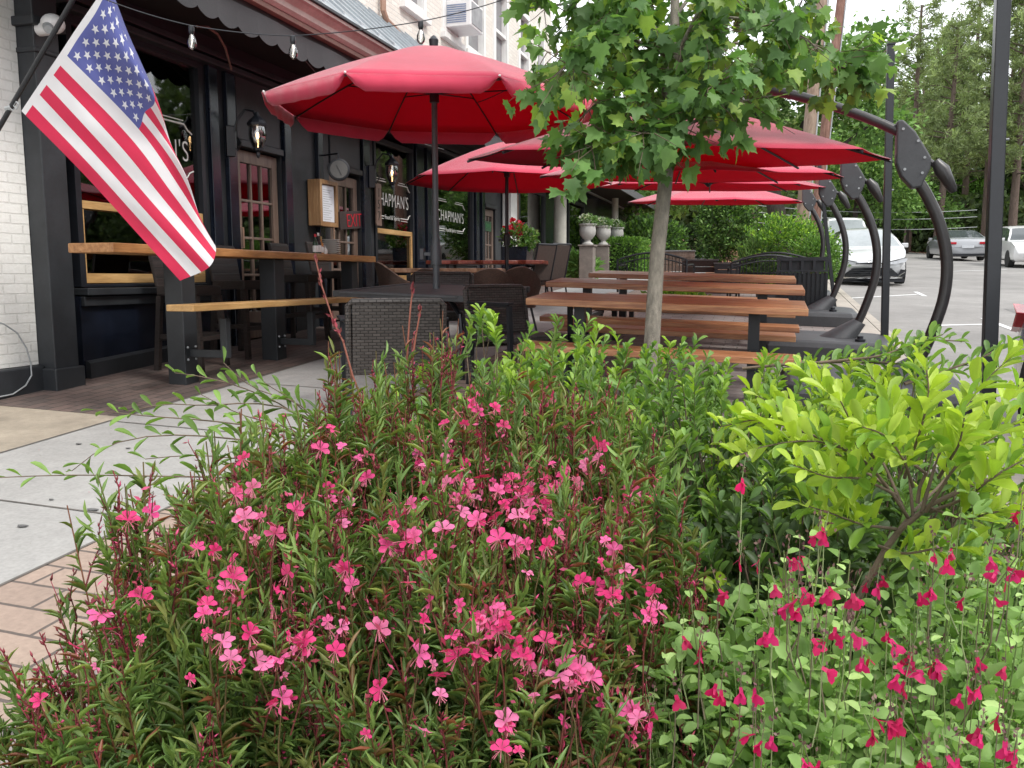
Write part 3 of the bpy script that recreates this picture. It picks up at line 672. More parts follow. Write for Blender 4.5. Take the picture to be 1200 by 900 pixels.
# ------------------------------------------------------------------ small fittings of the front
sl = empty('security_light', label='white round security camera light on top of the black corner pilaster', cat='camera')
c = PX(62, 28, -5.2); b = MB(); b.tube([(-5.34, c[1], c[2]-.03), (-5.24, c[1], c[2]-.03)], .05, 12); b.build('mount', m_whitepl, sl, smooth=True)
b = MB(); b.sph(tuple(c), .085, 16, 10, .85); b.build('housing', m_whitepl, sl, smooth=True); b = MB(); b.tube([tuple(c+[.0, -.04, -.03]), tuple(c+[.05, -.10, -.07])], [.045, .03], 12); b.build('lens_barrel', m_grey, sl, smooth=True)
dl = empty('downlight', label='lit round downlight under the dark awning above the first window', cat='light')
c = PZ(234, 60, 3.585); b = MB(); b.lathe([(.055, .016), (.05, 0), (.04, -.02), (.02, -.03)], 16, tuple(c)); b.build('lens', m_lampwhite, dl, smooth=True); b = MB(); b.lathe([(.08, .017), (.08, .0), (.058, -.004), (.058, .017)], 20, tuple(c)); b.build('trim_ring', m_char, dl, smooth=True)
def lantern(px, py0, lab):
    top = PX(px, py0, -5.22); L = empty('wall_lantern', (0, 0, 0), 0, lab, 'lantern', 'lanterns on the restaurant front')
    x, y, z = -5.14, top[1], top[2]
    b = MB(); b.tube([(-5.44, y-.03, z-.28), (-5.36, y-.02, z-.05), (-5.28, y, z+.05), (-5.18, y, z+.03), (-5.14, y, z-.05)], .014, 8)
    b.tube([(-5.44, y-.03, z-.28), (-5.38, y, z-.36), (-5.34, y, z-.28), (-5.38, y, z-.22)], .01, 6); b.build('bracket', m_black, L, smooth=True)
    b = MB(); b.lathe([(.06, 0), (.06, .3), (.05, .31)], 4, (-5.45, y-.03, z-.42)); b.build('back_plate', m_black, L)
    b = MB(); b.lathe([(.012, .02), (.03, -.02), (.085, -.07), (.105, -.10), (.10, -.125), (.0, -.125)], 8, (x, y, z)); b.build('cap', m_black, L)
    b = MB(); b.lathe([(.08, -.126), (.09, -.2), (.085, -.26), (.05, -.34), (.03, -.36)], 12, (x, y, z)); g = b.build('glass_shade', m_lampglass, L, smooth=True)
    b = MB(); b.sph((x, y, z-.22), .016, 8, 6, 2.2); b.build('candle_bulb', m_lens, L, smooth=True)
    b = MB(); b.lathe([(.05, -.345), (.045, -.37), (.02, -.39), (.02, -.42), (.008, -.45)], 8, (x, y, z)); b.build('finial', m_black, L)
    b = MB()
    for k in range(4):
        a_ = math.pi/4+k*math.pi/2; b.tube([(x+.085*math.cos(a_), y+.085*math.sin(a_), z-.12), (x+.092*math.cos(a_), y+.092*math.sin(a_), z-.2), (x+.088*math.cos(a_), y+.088*math.sin(a_), z-.26), (x+.05*math.cos(a_), y+.05*math.sin(a_), z-.35)], .005, 4)
    b.each('cage_bar', m_black, L)
    return L
lantern(293, 134, 'lit black glass lantern on the wall between the first window and the first door')
lantern(453, 184, 'lit black glass lantern beside the second window, above the number plaque')
ck = empty('wall_clock', label='round double faced black clock hung on a bracket above the second door', cat='clock'); c = PX(397, 199, -5.2)
b = MB(); b.tube([(-5.46, c[1]+.1, c[2]+.2), (-5.2, c[1], c[2]+.2), (-5.2, c[1], c[2]+.12)], .012, 6); b.build('bracket', m_black, ck)
dirc = nrm(np.array([[.55, -1, 0]]))[0]
b = MB(); b.tube([tuple(c-dirc*.05), tuple(c+dirc*.045), tuple(c+dirc*.05)], [.135, .135, .12], 28); b.build('case', m_black, ck, smooth=True)
b = MB(); b.tube([tuple(c+dirc*.046), tuple(c+dirc*.052)], .108, 28); fc = b.build('dial', M_('clock_face', (.10, .10, .095), .4, .05), ck)
b = MB(); sd_ = np.array([dirc[1], -dirc[0], 0]); b.beam(tuple(c+dirc*.056), tuple(c+dirc*.056+np.array([0, 0, .05])+sd_*.03), .008, .004); b.beam(tuple(c+dirc*.056), tuple(c+dirc*.056-np.array([0, 0, .07])-sd_*.03), .006, .004); b.build('hands', m_black, ck)
mn = empty('menu_case', label='wooden framed menu case holding a white sheet between the two doors', cat='menu case')
p0, p1 = PX(362, 212, -5.42), PX(389, 263, -5.42); y0, y1 = p0[1]+.1, p1[1]; za, zb = PX(388, 262, -5.42)[2], PX(388, 219, -5.42)[2]
b = MB(); b.bx(-5.5, -5.36, y0, y1, za-.05, zb+.05); b.build('box', m_menu, mn, bev=.006)
b = MB(); b.bx(-5.36, -5.325, y0, y0+.05, za-.05, zb+.05); b.bx(-5.36, -5.325, y1-.05, y1, za-.05, zb+.05); b.bx(-5.36, -5.325, y0+.05, y1-.05, za-.05, za); b.bx(-5.36, -5.325, y0+.05, y1-.05, zb, zb+.05); b.build('frame', m_menu, mn, bev=.004)
b = MB(); b.bx(-5.358, -5.35, y0+.06, y1-.06, za+.01, zb-.01); b.build('menu_sheet', M_('paper', (.62, .64, .68), .5, .03), mn)
b = MB()
for k in range(14):
    z = zb-.07-k*.028; b.bx(-5.3498, -5.3492, y0+.11, y1-.12-.04*((k*7) % 3), z, z+.008)
b.build('menu_text', M_('print_grey', (.35, .36, .38), .6), mn)
pq = empty('number_plaque', label='tall bronze plaque with house number 157 on the pillar beside the second door', cat='number sign')
c = PX(439, 240, -5.5); b = MB(); prof = [(-.1, -.30), (.1, -.30), (.11, -.26), (.10, -.22), (.10, .22), (.11, .26), (.1, .30), (-.1, .30), (-.11, .26), (-.10, .22), (-.10, -.22), (-.11, -.26)]
b.prism([(c[1]+u*.85, c[2]+v) for u, v in prof], 'x', -5.455, -5.43); b.build('plate', m_plaque, pq, bev=.004)
for k, ch in enumerate('157'): text('numeral', ch, .19, m_dtext, pq, (-5.428, c[1], c[2]+.165-k*.165), FACE, .002)
ex = empty('exit_sign', label='tilted dark wooden sign with red letters reading EXIT hung on the second door', cat='sign')
c = PX(410, 258, -5.535); b = MB(); b.box((0, 0, 0), (.62, .24, .025)); o = b.build('board', M_('sign_board', (.045, .03, .028), .6), ex, bev=.004); 
o.rotation_euler = (R(90), R(-5), R(90)); o.location = tuple(c-np.array([0, .0, 0]))
text('lettering', 'EXIT', .26, m_redtext, ex, tuple(c+np.array([.015, .10, -.005])), (R(90), R(-5), R(90)), .004, 1.0, .85)
os_ = empty('open_sign', label='small green sign hanging behind the glass of the third door', cat='sign')
c = PX(581, 250, -5.54); b = MB(); b.bx(-5.555, -5.545, 16.72, 17.12, 2.12, 2.32); b.build('board', M_('sign_green', (.02, .08, .03), .5), os_, bev=.004); text('lettering', 'OPEN', .13, M_('green_letters', (.06, .25, .09), .5), os_, (-5.543, 16.92, 2.22), FACE, .002)
# ------------------------------------------------------------------ string lights
def sag(p, q, s, n=14): 
    p, q = np.array(p), np.array(q); return [tuple(p+(q-p)*t+np.array([0, 0, -4*s*t*(1-t)])) for t in np.linspace(0, 1, n)]
def bulb(parent, c, s=1.0):
    x, y, z = c; b = MB(); b.lathe([(.013*s, .0), (.017*s, -.004), (.018*s, -.03), (.015*s, -.048), (.013*s, -.05)], 10, (x, y, z)); so = b.build('bulb_socket', m_black, parent, smooth=True)
    b = MB(); b.lathe([(.011*s, -.05), (.016*s, -.062), (.026*s, -.088), (.0285*s, -.108), (.024*s, -.128), (.012*s, -.142), (.002*s, -.146)], 12, (x, y, z)); b.build('bulb', m_bulbglass, so, smooth=True)
    b = MB(); b.tube([(x, y, z-.055), (x+.004, y, z-.09), (x-.004, y, z-.12)], .0028, 5); b.build('filament', m_emitw, so)
m_emitw = M_emit('filament', (1, .9, .75), 1.0)
s1 = empty('string_light', label='string of clear bulbs from the upper left above the flag to the middle top', cat='string lights', group='string lights over the terrace')
pts = []; P1 = [(120, -2, 5.2), (224, 30, 5.3), (343, 42, 5.45), (493, 25, 5.6), (600, -4, 5.8), (700, -42, 6.2)]
W1 = [PD(*q) for q in P1]
for i in range(len(W1)-1): pts += sag(W1[i], W1[i+1], .012)[:-1]
pts.append(tuple(W1[-1])); b = MB(); b.tube(pts, .0035, 5); b.build('cable', m_black, s1)
for q in W1[1:4]: bulb(s1, tuple(q))
s2 = empty('string_light', label='string of bulbs running behind the maple to the slim black pole', cat='string lights', group='string lights over the terrace')
W2 = [PD(*q) for q in ((560, 120, 7.5), (635, 78, 7.8), (750, 70, 8.2), (873, 108, 8.8), (965, 72, 9.5), (1041, 55, 10.5))]
pts = []
for i in range(len(W2)-1): pts += sag(W2[i], W2[i+1], .03)[:-1]
pts.append(tuple(W2[-1])); b = MB(); b.tube(pts, .004, 5); b.build('cable', m_black, s2)
for q in W2[1:5]: bulb(s2, tuple(q), 1.25)
s3 = empty('string_light', label='string of small bulbs sagging under the black awning over the shopfront', cat='string lights', group='string lights over the terrace')
W3 = [PX(*q) for q in ((345, 55, -4.75), (420, 132, -4.75), (520, 175, -4.75))]; b = MB(); b.tube(sag(W3[0], W3[1], .05)+sag(W3[1], W3[2], .05)[1:], .003, 4); b.build('cable', m_grey, s3)
bulb(s3, tuple(W3[1]), .8)
# ------------------------------------------------------------------ bar counter on posts
ct = empty('bar_counter', label='long wooden bar counter on square black posts with a lower drink shelf', cat='counter')
CX = -4.62
cz = PX(253, 290.7, CX+.12)[2]; yL = PX(130, 290, CX+.12)[1]; yR = PX(438.7, 301, CX+.12)[1]
b = MB(); b.bx(CX-.26, CX+.14, yL, yR, cz-.07, cz); b.build('counter_top', m_bar, ct, bev=.008)
posts = [PX(216, 449, CX)[1], PX(322, 420, CX)[1], PX(411, 380, CX)[1]]
for i, y in enumerate(posts):
    s = .085 if i < 2 else .07
    b = MB(); b.bx(CX-s, CX+s, y-s, y+s, gz(CX, y)-.05, cz-.072); b.build('post', m_char, ct, bev=.006)
    bz0 = gz(CX, y)+.40
    xb = CX+.34
    b = MB(); b.box((CX+s+.15, y, 1.18-.62+.0), (.30, .045, .06)); b.bx(CX+s+.30, CX+s+.36, y-.03, y+.03, .53, .85); b.build('shelf_bracket', m_char, ct, bev=.003)
    if i < 2:
        for dy in (-.05, .05):
            for dz in (-.05, .05): b2_ = MB(); b2_.sph((CX+s+.004, y+dy, .56+dz), .011, 8, 5); b2_.build('bolt', m_grey, ct, smooth=True)
SX = CX+.42
sz = .925
pl_ = PX(203, 358, SX+.10)
sz = PX(238, 356.8, SX+.11)[2]; syL = PX(225, 357, SX+.11)[1]; syR = PX(480, 345.5, SX+.11)[1]
b = MB(); b.bx(SX-.12, SX+.12, syL, syR, sz-.05, sz); b.build('drink_shelf', m_gold, ct, bev=.006)
rebase(ct, (CX, posts[1], gz(CX, posts[1])))
# ------------------------------------------------------------------ wicker bar stools
def make_stool():
    r = empty('bar_stool', (0, 0, 0), 0, 'x', 'bar stool', 'wicker bar stools at the counter')
    b = MB(); b.bx(-.2, .2, -.2, .2, .66, .75); b.build('seat', m_wickb, r, bev=.012)
    b = MB(); b.prism([(-.21, .74), (-.18, .74), (-.24, 1.08), (-.26, 1.10), (-.28, 1.08)], 'y', -.2, .2); b.build('backrest', m_wickb, r, bev=.006)
    for sx in (-1, 1):
        for sy in (-1, 1):
            b = MB(); b.beam((sx*.18, sy*.18, .66), (sx*.22, sy*.21, -.02), .045, .045); b.build('leg', m_wickb, r)
    for s in (-1, 1):
        b = MB(); b.beam((s*.2, -.19, .28), (s*.2, .19, .28), .03, .04); b.build('footrest', m_wickb, r)
        b = MB(); b.beam((-.2, s*.195, .30), (.2, s*.195, .30), .03, .04); b.build('footrest', m_wickb, r)
    return r
ST = [((-5.02, 6.62), 'wicker bar stool nearest the flag, under the left end of the counter'), ((-5.03, 7.45), 'second wicker bar stool from the flag, in front of the first door'),
      ((-5.02, 8.55), 'third wicker bar stool from the flag, left of the bottles on the counter'), ((-5.02, 9.35), 'wicker bar stool farthest from the flag, below the stack of plates')]
stool = make_stool()
for i, ((x, y), lab) in enumerate(ST):
    o = stool if i == 0 else copy_tree(stool); place(o, (x, y, gz(x, y)), R((4, -6, 3, -3)[i]), lab)
# things on the counter
def plate_stack():
    r = empty('plate_stack', label='stack of white plates on the bar counter', cat='plates'); c = PX(388, 297, CX-.05); x, y = c[0], c[1]
    for k in range(8):
        b = MB(); z = cz+.003+k*.021; b.lathe([(.055, 0), (.06, .004), (.105, .016), (.107, .02), (.10, .019), (.055, .009)], 24, (x, y, z)); b.build('plate', m_ceramic, r, smooth=True)
plate_stack()
def bottle(px, lab, mc, mcap, h, rad):
    r = empty('sauce_bottle', label=lab, cat='bottle', group='sauce bottles on the counter'); c = PX(px, 297, CX-.02); x, y = c[0], c[1]
    b = MB(); b.lathe([(rad, .002), (rad, h*.55), (rad*.4, h*.72), (rad*.35, h*.86)], 14, (x, y, cz)); b.build('bottle_body', mc, r, smooth=True)
    b = MB(); b.lathe([(rad*.45, h*.862), (rad*.45, h), (rad*.3, h*1.01)], 10, (x, y, cz)); b.build('cap', mcap, r, smooth=True)
    b = MB(); b.lathe([(rad*1.03, h*.1), (rad*1.03, h*.42), (rad*1.0, h*.425)], 14, (x, y, cz)); b.build('bottle_label', m_ceramic, r, smooth=True)
bottle(370, 'dark green hot sauce bottle with red cap on the counter', M_('bottle_green', (.02, .05, .025), .1), m_redtext, .21, .03)
bottle(373.5, 'black sauce bottle with white cap on the counter', M_('bottle_black', (.015, .012, .012), .1), m_ceramic, .225, .03)
bottle(376.5, 'orange sauce bottle with pale cap on the counter', M_('bottle_orange', (.5, .2, .05), .15), M_('cap_cream', (.5, .35, .15), .4), .19, .027)
bottle(381, 'small white salt shaker beside the stack of plates', m_ceramic, m_grey, .10, .026)
# ------------------------------------------------------------------ centre pole umbrella
def canopy(R0, drop, n=8, rot=0.0, sagk=.045, nr=10, ns=8, prof=1.15, tilt_=(0, 0)):
    """vertices of a polygonal umbrella cloth, centre apex at origin"""
    vs = [(0, 0, 0)]; fs = []
    cols_ = n*ns
    for i in range(1, nr+1):
        t = i/nr
        for k in range(cols_):
            g, f = divmod(k, ns); a0 = rot+2*math.pi*g/n; a1 = rot+2*math.pi*(g+1)/n; f /= ns
            x = (math.cos(a0)*(1-f)+math.cos(a1)*f)*R0*t; y = (math.sin(a0)*(1-f)+math.sin(a1)*f)*R0*t
            z = -drop*(t**prof)-sagk*4*f*(1-f)*t*(1.2-t)
            z += x*tilt_[0]+y*tilt_[1]; vs.append((x, y, z))
    for k in range(cols_): fs.append((0, 1+k, 1+(k+1) % cols_))
    for i in range(nr-1):
        for k in range(cols_): fs.append((1+i*cols_+k, 1+(i+1)*cols_+k, 1+(i+1)*cols_+(k+1) % cols_, 1+i*cols_+(k+1) % cols_))
    return vs, fs
def add_canopy(parent, top, R0, drop, rot, m=None, valance=0, **k):
    vs, fs = canopy(R0, drop, 8, rot, **k); tp = Vector(top)
    b = MB(); b.add([Vector(v)+tp for v in vs], fs); o = b.build('canopy', m or m_red_lit, parent, smooth=True)
    if sum(p.normal.z for p in o.data.polygons) < 0: o.data.flip_normals()
    o.data.materials.append(m_red_shaded); s = o.modifiers.new('thick', 'SOLIDIFY'); s.thickness = .004; s.offset = -1; s.material_offset = 1
    ns = k.get('ns', 8); nr = k.get('nr', 10); base = 1+(nr-1)*8*ns
    if valance:
        for g in range(8):
            vv = []; ff = []; cnt = 17
            for q in range(cnt):
                f = q/(cnt-1); kk = g*ns+f*ns; k0 = int(kk) % (8*ns); k1 = (k0+1) % (8*ns); fr = kk-int(kk)
                p = Vector(vs[base+k0])*(1-fr)+Vector(vs[base+k1])*fr+tp
                edge = min(f, 1-f); dr = valance*min(1, (edge/.12)**.6) if edge < .12 else valance
                out = Vector((p.x-tp.x, p.y-tp.y, 0)).normalized()
                wv = .008*math.sin(q*1.9+g*2)
                vv += [p+out*.003+Vector((0, 0, .002)), p+out*(.012+wv)+Vector((0, 0, -dr*.5)), p+out*(.0+wv*1.4)+Vector((0, 0, -dr))]
            for q in range(cnt-1):
                for s_ in range(2): ff.append((q*3+s_, q*3+s_+1, q*3+4+s_, q*3+3+s_))
            b = MB(); b.add(vv, ff); vo = b.build('valance', m or m_red_lit, o, smooth=True); s = vo.modifiers.new('thick', 'SOLIDIFY'); s.thickness = .003
    return o, vs, base, ns
m_gpole = M_('grey_pole', (.085, .095, .105), .45, .15, 6, .1)
U1 = PD(511, 300, 8.1); ux, uy = U1[0], U1[1]
um = empty('patio_umbrella', (0, 0, 0), 0, 'large red umbrella with hanging valance on a grey centre pole through the dark square table', 'umbrella')
apex = Vector((ux, uy, 3.29))
rot1 = math.atan2(math.cos(yaw), -math.sin(yaw))+math.pi+R(22.5+1.5)    # a flat panel faces the camera side
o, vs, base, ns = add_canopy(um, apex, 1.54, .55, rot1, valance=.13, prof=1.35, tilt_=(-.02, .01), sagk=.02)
b = MB(); b.tube([(ux, uy, gz(ux, uy)), (ux, uy, 1.75)], .034, 12); b.tube([(ux, uy, 1.70), (ux, uy, apex.z+.02)], .028, 12); b.build('pole', m_gpole, um, smooth=True)
b = MB(); b.lathe([(.052, 0), (.052, .16), (.04, .19), (.04, .24)], 14, (ux, uy, 1.30)); b.beam((ux-.05, uy-.01, 1.40), (ux-.11, uy-.02, 1.40), .03, .03); b.box((ux-.13, uy-.02, 1.40), (.035, .05, .10)); b.build('crank_housing', m_gpole, um, smooth=True)
b = MB(); b.lathe([(.04, 0), (.045, .06), (.02, .09), (.005, .1)], 12, (ux, uy, apex.z+.0)); b.build('finial', m_black, um, smooth=True)
b = MB(); b.lathe([(.045, 0), (.045, .12), (.038, .13)], 12, (ux, uy, apex.z-.5)); b.build('hub', m_black, um, smooth=True)
hubz = apex.z-.42
for g in range(8):
    tip = Vector(vs[base+g*ns])+apex; b = MB(); cpt = [Vector(vs[1+i*8*ns+g*ns])+apex-Vector((0, 0, .022)) for i in range(10)]
    b.tube([apex-Vector((0, 0, .03))]+cpt, .008, 5); rbo = b.build('rib', m_black, um)
    mid = cpt[5]; b = MB(); b.tube([(ux, uy, hubz), mid], .007, 5); b.build('strut', m_black, rbo)
    b = MB(); b.sph(tip+Vector((0, 0, .005)), .011, 8, 6); b.build('rib_tip', m_white, rbo, smooth=True)
b = MB(); b.lathe([(.26, 0), (.26, .05), (.12, .09), (.05, .12), (.05, .3)], 24, (ux, uy, gz(ux, uy))); b.build('base', m_black, um, smooth=True)
rebase(um, (ux, uy, gz(ux, uy)))
# second market umbrella farther back by the shopfront
U2 = PD(594, 300, 11.6); x2, y2 = U2[0], U2[1]; g2 = gz(x2, y2)
u2 = empty('patio_umbrella', (0, 0, 0), 0, 'plain red umbrella on a slim dark pole over the wooden tables by the shopfront', 'umbrella')
ap2 = Vector((x2, y2, PD(594, 168, 11.6)[2]))
o, vs, base, ns = add_canopy(u2, ap2, 1.40, .55, R(10), prof=1.2, sagk=.03, tilt_=(-.01, .0))
b = MB(); b.tube([(x2, y2, g2), (x2, y2, ap2.z)], .024, 10); b.build('pole', m_pole, u2, smooth=True)
for g in range(8):
    cpt = [Vector(vs[1+i*8*ns+g*ns])+ap2-Vector((0, 0, .02)) for i in range(10)]; b = MB(); b.tube([ap2-Vector((0, 0, .02))]+cpt, .009, 5); rbo = b.build('rib', m_black, u2)
    b = MB(); b.tube([(x2, y2, ap2.z-.42), cpt[4]], .008, 5); b.build('strut', m_black, rbo)
b = MB(); b.lathe([(.04, 0), (.04, .1), (.03, .11)], 12, (x2, y2, ap2.z-.47)); b.build('hub', m_black, u2, smooth=True)
b = MB(); b.lathe([(.045, 0), (.045, .14), (.03, .16)], 10, (x2, y2, g2+1.05)); b.box((x2-.08, y2, g2+1.12), (.07, .03, .03)); b.build('crank_housing', m_pole, u2)
b = MB(); b.lathe([(.25, 0), (.25, .05), (.05, .1), (.04, .25)], 20, (x2, y2, g2)); b.build('base', m_black, u2, smooth=True)
rebase(u2, (x2, y2, g2))
# ------------------------------------------------------------------ cantilever umbrellas
def cantilever(pxc, pyr, D, R0, lab, rotd, apexdz, tl):
    c = PD(pxc, pyr, D); cx, cy, rz_ = c; r = empty('cantilever_umbrella', (0, 0, 0), 0, lab, 'umbrella', 'red cantilever umbrellas with curved masts')
    ap = Vector((cx, cy, rz_+apexdz)); o, vs, base, ns = add_canopy(r, ap, R0, apexdz, R(rotd), prof=1.12, sagk=.05, tilt_=tl)
    for g in range(8):
        cpt = [Vector(vs[1+i*8*ns+g*ns])+ap-Vector((0, 0, .022)) for i in range(10)]; b = MB(); b.tube([ap-Vector((0, 0, .03))]+cpt, .011, 5); rbo = b.build('rib', m_black, r)
        b = MB(); b.tube([ap-Vector((0, 0, .36)), cpt[4]], .009, 5); b.build('strut', m_black, rbo)
    b = MB(); b.lathe([(.015, -.40), (.05, -.37), (.06, -.32), (.04, -.05), (.05, .03), (.03, .06)], 14, tuple(ap)); b.build('hub', m_black, r, smooth=True)
    # the mast stands towards the kerb; measured in the plane y = cy
    mx_ = cx+CM; gzz = gz(mx_, cy); S = lambda dx, dz: (mx_+dx, cy, gzz+dz)
    b = MB(); b.tube([S(*q) for q in MAST], .042, 14); b.build('mast', m_mast, r, smooth=True)
    kn = MAST[-1]; kx, kz = kn[0], kn[1]
    poly = [(kx+.03, kz-.06), (kx+.085, kz+.07), (kx+.085, kz+.15), (kx+.05, kz+.21), (kx-.03, kz+.34), (kx-.12, kz+.43), (kx-.16, kz+.42), (kx-.155, kz+.26), (kx-.15, kz+.12), (kx-.11, kz+.02), (kx-.03, kz-.07)]
    b = MB(); b.prism([(mx_+u, gzz+v) for u, v in poly], 'y', cy-.055, cy+.055); kb_ = b.build('mast_joint', m_plastic, r, bev=.012)
    b = MB()
    for u, v in ((.03, .04), (-.115, .36), (-.09, .07), (.04, .15), (-.01, .27)): b.tube([(mx_+kx+u, cy-.062, gzz+kz+v), (mx_+kx+u, cy+.062, gzz+kz+v)], .010, 8)
    b.each('bolt', m_grey, kb_)
    b = MB(); b.tube([S(kx+.07, kz+.14), S(kx+.13, kz+.09)], .02, 8); b.tube([S(kx+.12, kz+.13), S(kx+.17, kz+.06), S(kx+.25, kz-.08), S(kx+.26, kz-.10)], [.03, .055, .032, .02], 10); b.build('crank_handle', m_mast, r, smooth=True)
    top = Vector((ap.x, ap.y, ap.z+.16)); st_ = Vector(S(kx-.10, kz+.33)); md = (top+st_)/2+Vector((.10, 0, .16))
    pts = [st_*(1-t)**2+md*2*t*(1-t)+top*t*t for t in np.linspace(0, 1, 12)]
    b = MB(); b.tube(pts, .036, 12); b.tube([top, ap], .025, 8); b.build('arm', m_mast, r, smooth=True)
    b = MB(); cxm, czm = MAST[0]
    bs = [(-.80, -.5), (.36, -.5), (.45, -.41), (.45, .41), (.36, .5), (-.80, .5), (-.89, .41), (-.89, -.41)]
    vs_ = []
    for hgt, k in ((0, .97), (.14, 1.0), (.19, .96), (.205, .9)): vs_ += [(mx_-.22+(u+.22)*k, cy+v*k, gz(mx_-.22+(u+.22)*k, cy+v*k)+hgt) for u, v in bs]
    n = 8; fs_ = [(i*n+k, i*n+(k+1) % n, (i+1)*n+(k+1) % n, (i+1)*n+k) for i in range(3) for k in range(n)]+[tuple(range(n-1, -1, -1)), tuple(3*n+k for k in range(n))]
    b.add(vs_, fs_); bo = b.build('base', m_plastic, r, bev=.008)
    b = MB(); q0 = S(MAST[0][0]-.10, .20); q1 = S(MAST1[0], MAST1[1]); 
    n = 16; v_ = []
    for (c_, rx, ry) in (((q0[0], q0[1], q0[2]), .20, .16), ((q1[0]+.01, q1[1], q1[2]), .062, .062)):
        for k in range(n):
            a_ = 2*math.pi*k/n; v_.append((c_[0]+rx*math.cos(a_), c_[1]+ry*math.sin(a_), c_[2]-(.03*math.cos(a_) if rx < .1 else 0)))
    b.add(v_, [(k, (k+1) % n, n+(k+1) % n, n+k) for k in range(n)]+[tuple(range(n-1, -1, -1)), tuple(n+k for k in range(n))]); b.build('mast_socket', m_plastic, bo, smooth=True)
    b = MB(); b.lathe([(.05, .0), (.05, .03), (.03, .035), (.03, .06), (.0, .062)], 12, (mx_+.1, cy-.35, gz(mx_+.1, cy-.35)+.20)); b.build('filler_cap', m_black, bo, smooth=True)
    rebase(r, (mx_, cy, gzz)); return r
# mast profile: read from the second mast, offsets (towards kerb, up) from its foot
_c = PD(811, 208, 9.3); Yc = _c[1]
_pp = [(992, 400), (1006, 377), (1017.5, 350), (1026, 322), (1027.5, 292), (1021, 262), (1010, 238), (1002, 226)]
_w = [PY(x, y, Yc) for x, y in _pp]; CM = _w[0][0]-_c[0]; _g = gz(_w[0][0], Yc)
MAST = [(p_[0]-_w[0][0], p_[2]-_g) for p_ in _w]; MAST[0] = (MAST[0][0], min(MAST[0][1], .18))
_m = np.array(MAST); _t = np.linspace(0, len(MAST)-1, 29)
def _cr(P_, t):
    i = min(int(t), len(P_)-2); f = t-i; a_, b_1, c_, d_ = P_[max(i-1, 0)], P_[i], P_[i+1], P_[min(i+2, len(P_)-1)]
    return .5*((2*b_1)+(-a_+c_)*f+(2*a_-5*b_1+4*c_-d_)*f*f+(-a_+3*b_1-3*c_+d_)*f**3)
MAST1 = MAST[1]; MAST = [tuple(_cr(_m, t)) for t in _t]
_cm = CM; CM = _cm+.13
cantilever(787, 186, 6.8, 1.66, 'nearest and largest red cantilever umbrella, its canopy partly behind the maple leaves', 8, .45, (-.03, .075))
CM = _cm
cantilever(811, 207, 9.3, 1.66, 'second red cantilever umbrella from the camera, with a grey slab base by the kerb', 12, .42, (-.03, .07))
cantilever(830, 219, 12.4, 1.66, 'third red cantilever umbrella from the camera, beside the black litter bin', 3, .40, (-.03, .06))
cantilever(840, 237, 16.0, 1.66, 'farthest red cantilever umbrella, low over the black garden benches', 14, .42, (-.02, .05))

def post(px0, py0, X, Y, rw, topz, lab, n=4, lean=(0, 0), nm='lamp_post'):
    r = empty('light_post', label=lab, cat='post'); z0 = gz(X, Y)
    b = MB(); b.beam((X, Y, z0), (X+lean[0], Y+lean[1], topz), rw, rw); b.build('shaft', m_pole, r, bev=.006)
    b = MB(); b.bx(X-rw, X+rw, Y-rw, Y+rw, z0-.02, z0+.012); b.build('base_plate', m_pole, r)
    b = MB(); b.box((X+lean[0], Y+lean[1], topz+.008), (rw*1.15, rw*1.15, .015)); b.build('cap', m_pole, r)
    b = MB(); k = (2.1-z0)/(topz-z0); b.tube([(X+lean[0]*k+rw*.4, Y, 2.1), (X+lean[0]*k+rw*.8, Y, 2.1)], .008, 6); b.build('hook', m_grey, r)
    return r
gp = GH(1163, 490); 
q = PD(1163, 400, 5.9); post(0, 0, q[0], q[1], .088, 4.4, 'thick black square post nearest the camera by the kerb', lean=(-.12, 0))
q = GH(1036, 415); tp = PY(1044, 53, q[1]); post(0, 0, q[0], q[1], .075, tp[2], 'slim black square post between the curved masts holding the string light', lean=(tp[0]-q[0], 0))
q = GH(979, 368); tp = PY(958, 200, q[1]); post(0, 0, q[0], q[1], .055, tp[2]+.5, 'thin leaning dark pole behind the curved masts', lean=((tp[0]-q[0])*1.1, 0))
# ------------------------------------------------------------------ dark table and wicker armchairs under the big umbrella
tb = empty('dark_table', label='square dark metal table with the grey umbrella pole through its middle', cat='table')
tx, ty, tg = -3.02, 7.60, gz(-3.02, 7.6); ar = R(-8)
def rotp(x, y): return (tx+x*math.cos(ar)-y*math.sin(ar), ty+x*math.sin(ar)+y*math.cos(ar))
b = MB(); 
for k in range(7):
    y = -.60+k*.2; xx, yy = rotp(0, y-.0); b.box((xx, yy, tg+.748), (1.2, .192, .016), ar) if abs(y) < .61 else None
b.build('tabletop_slats', M_('table_slat', (.07, .072, .078), .4, .2, 6), tb, bev=.002)
b = MB(); 
for (x, y, a_, l_) in ((0, -.66, 0, 1.36), (0, .66, 0, 1.36), (-.645, 0, 1, 1.28), (.645, 0, 1, 1.28)):
    xx, yy = rotp(x, y); b.box((xx, yy, tg+.735), ((l_, .05, .055) if not a_ else (.05, l_, .055)), ar)
b.build('table_rim', m_plastic, tb, bev=.004)
for sx in (-1, 1):
    for sy in (-1, 1):
        p = [rotp(sx*k, sy*k) for k in (.12, .35, .56, .6, .6)]; b = MB()
        b.tube([(p[0][0], p[0][1], tg+.70), (p[1][0], p[1][1], tg+.69), (p[2][0], p[2][1], tg+.58), (p[3][0], p[3][1], tg+.40), (p[4][0], p[4][1], tg-.01)], .022, 8); b.build('leg', m_black, tb, smooth=True)
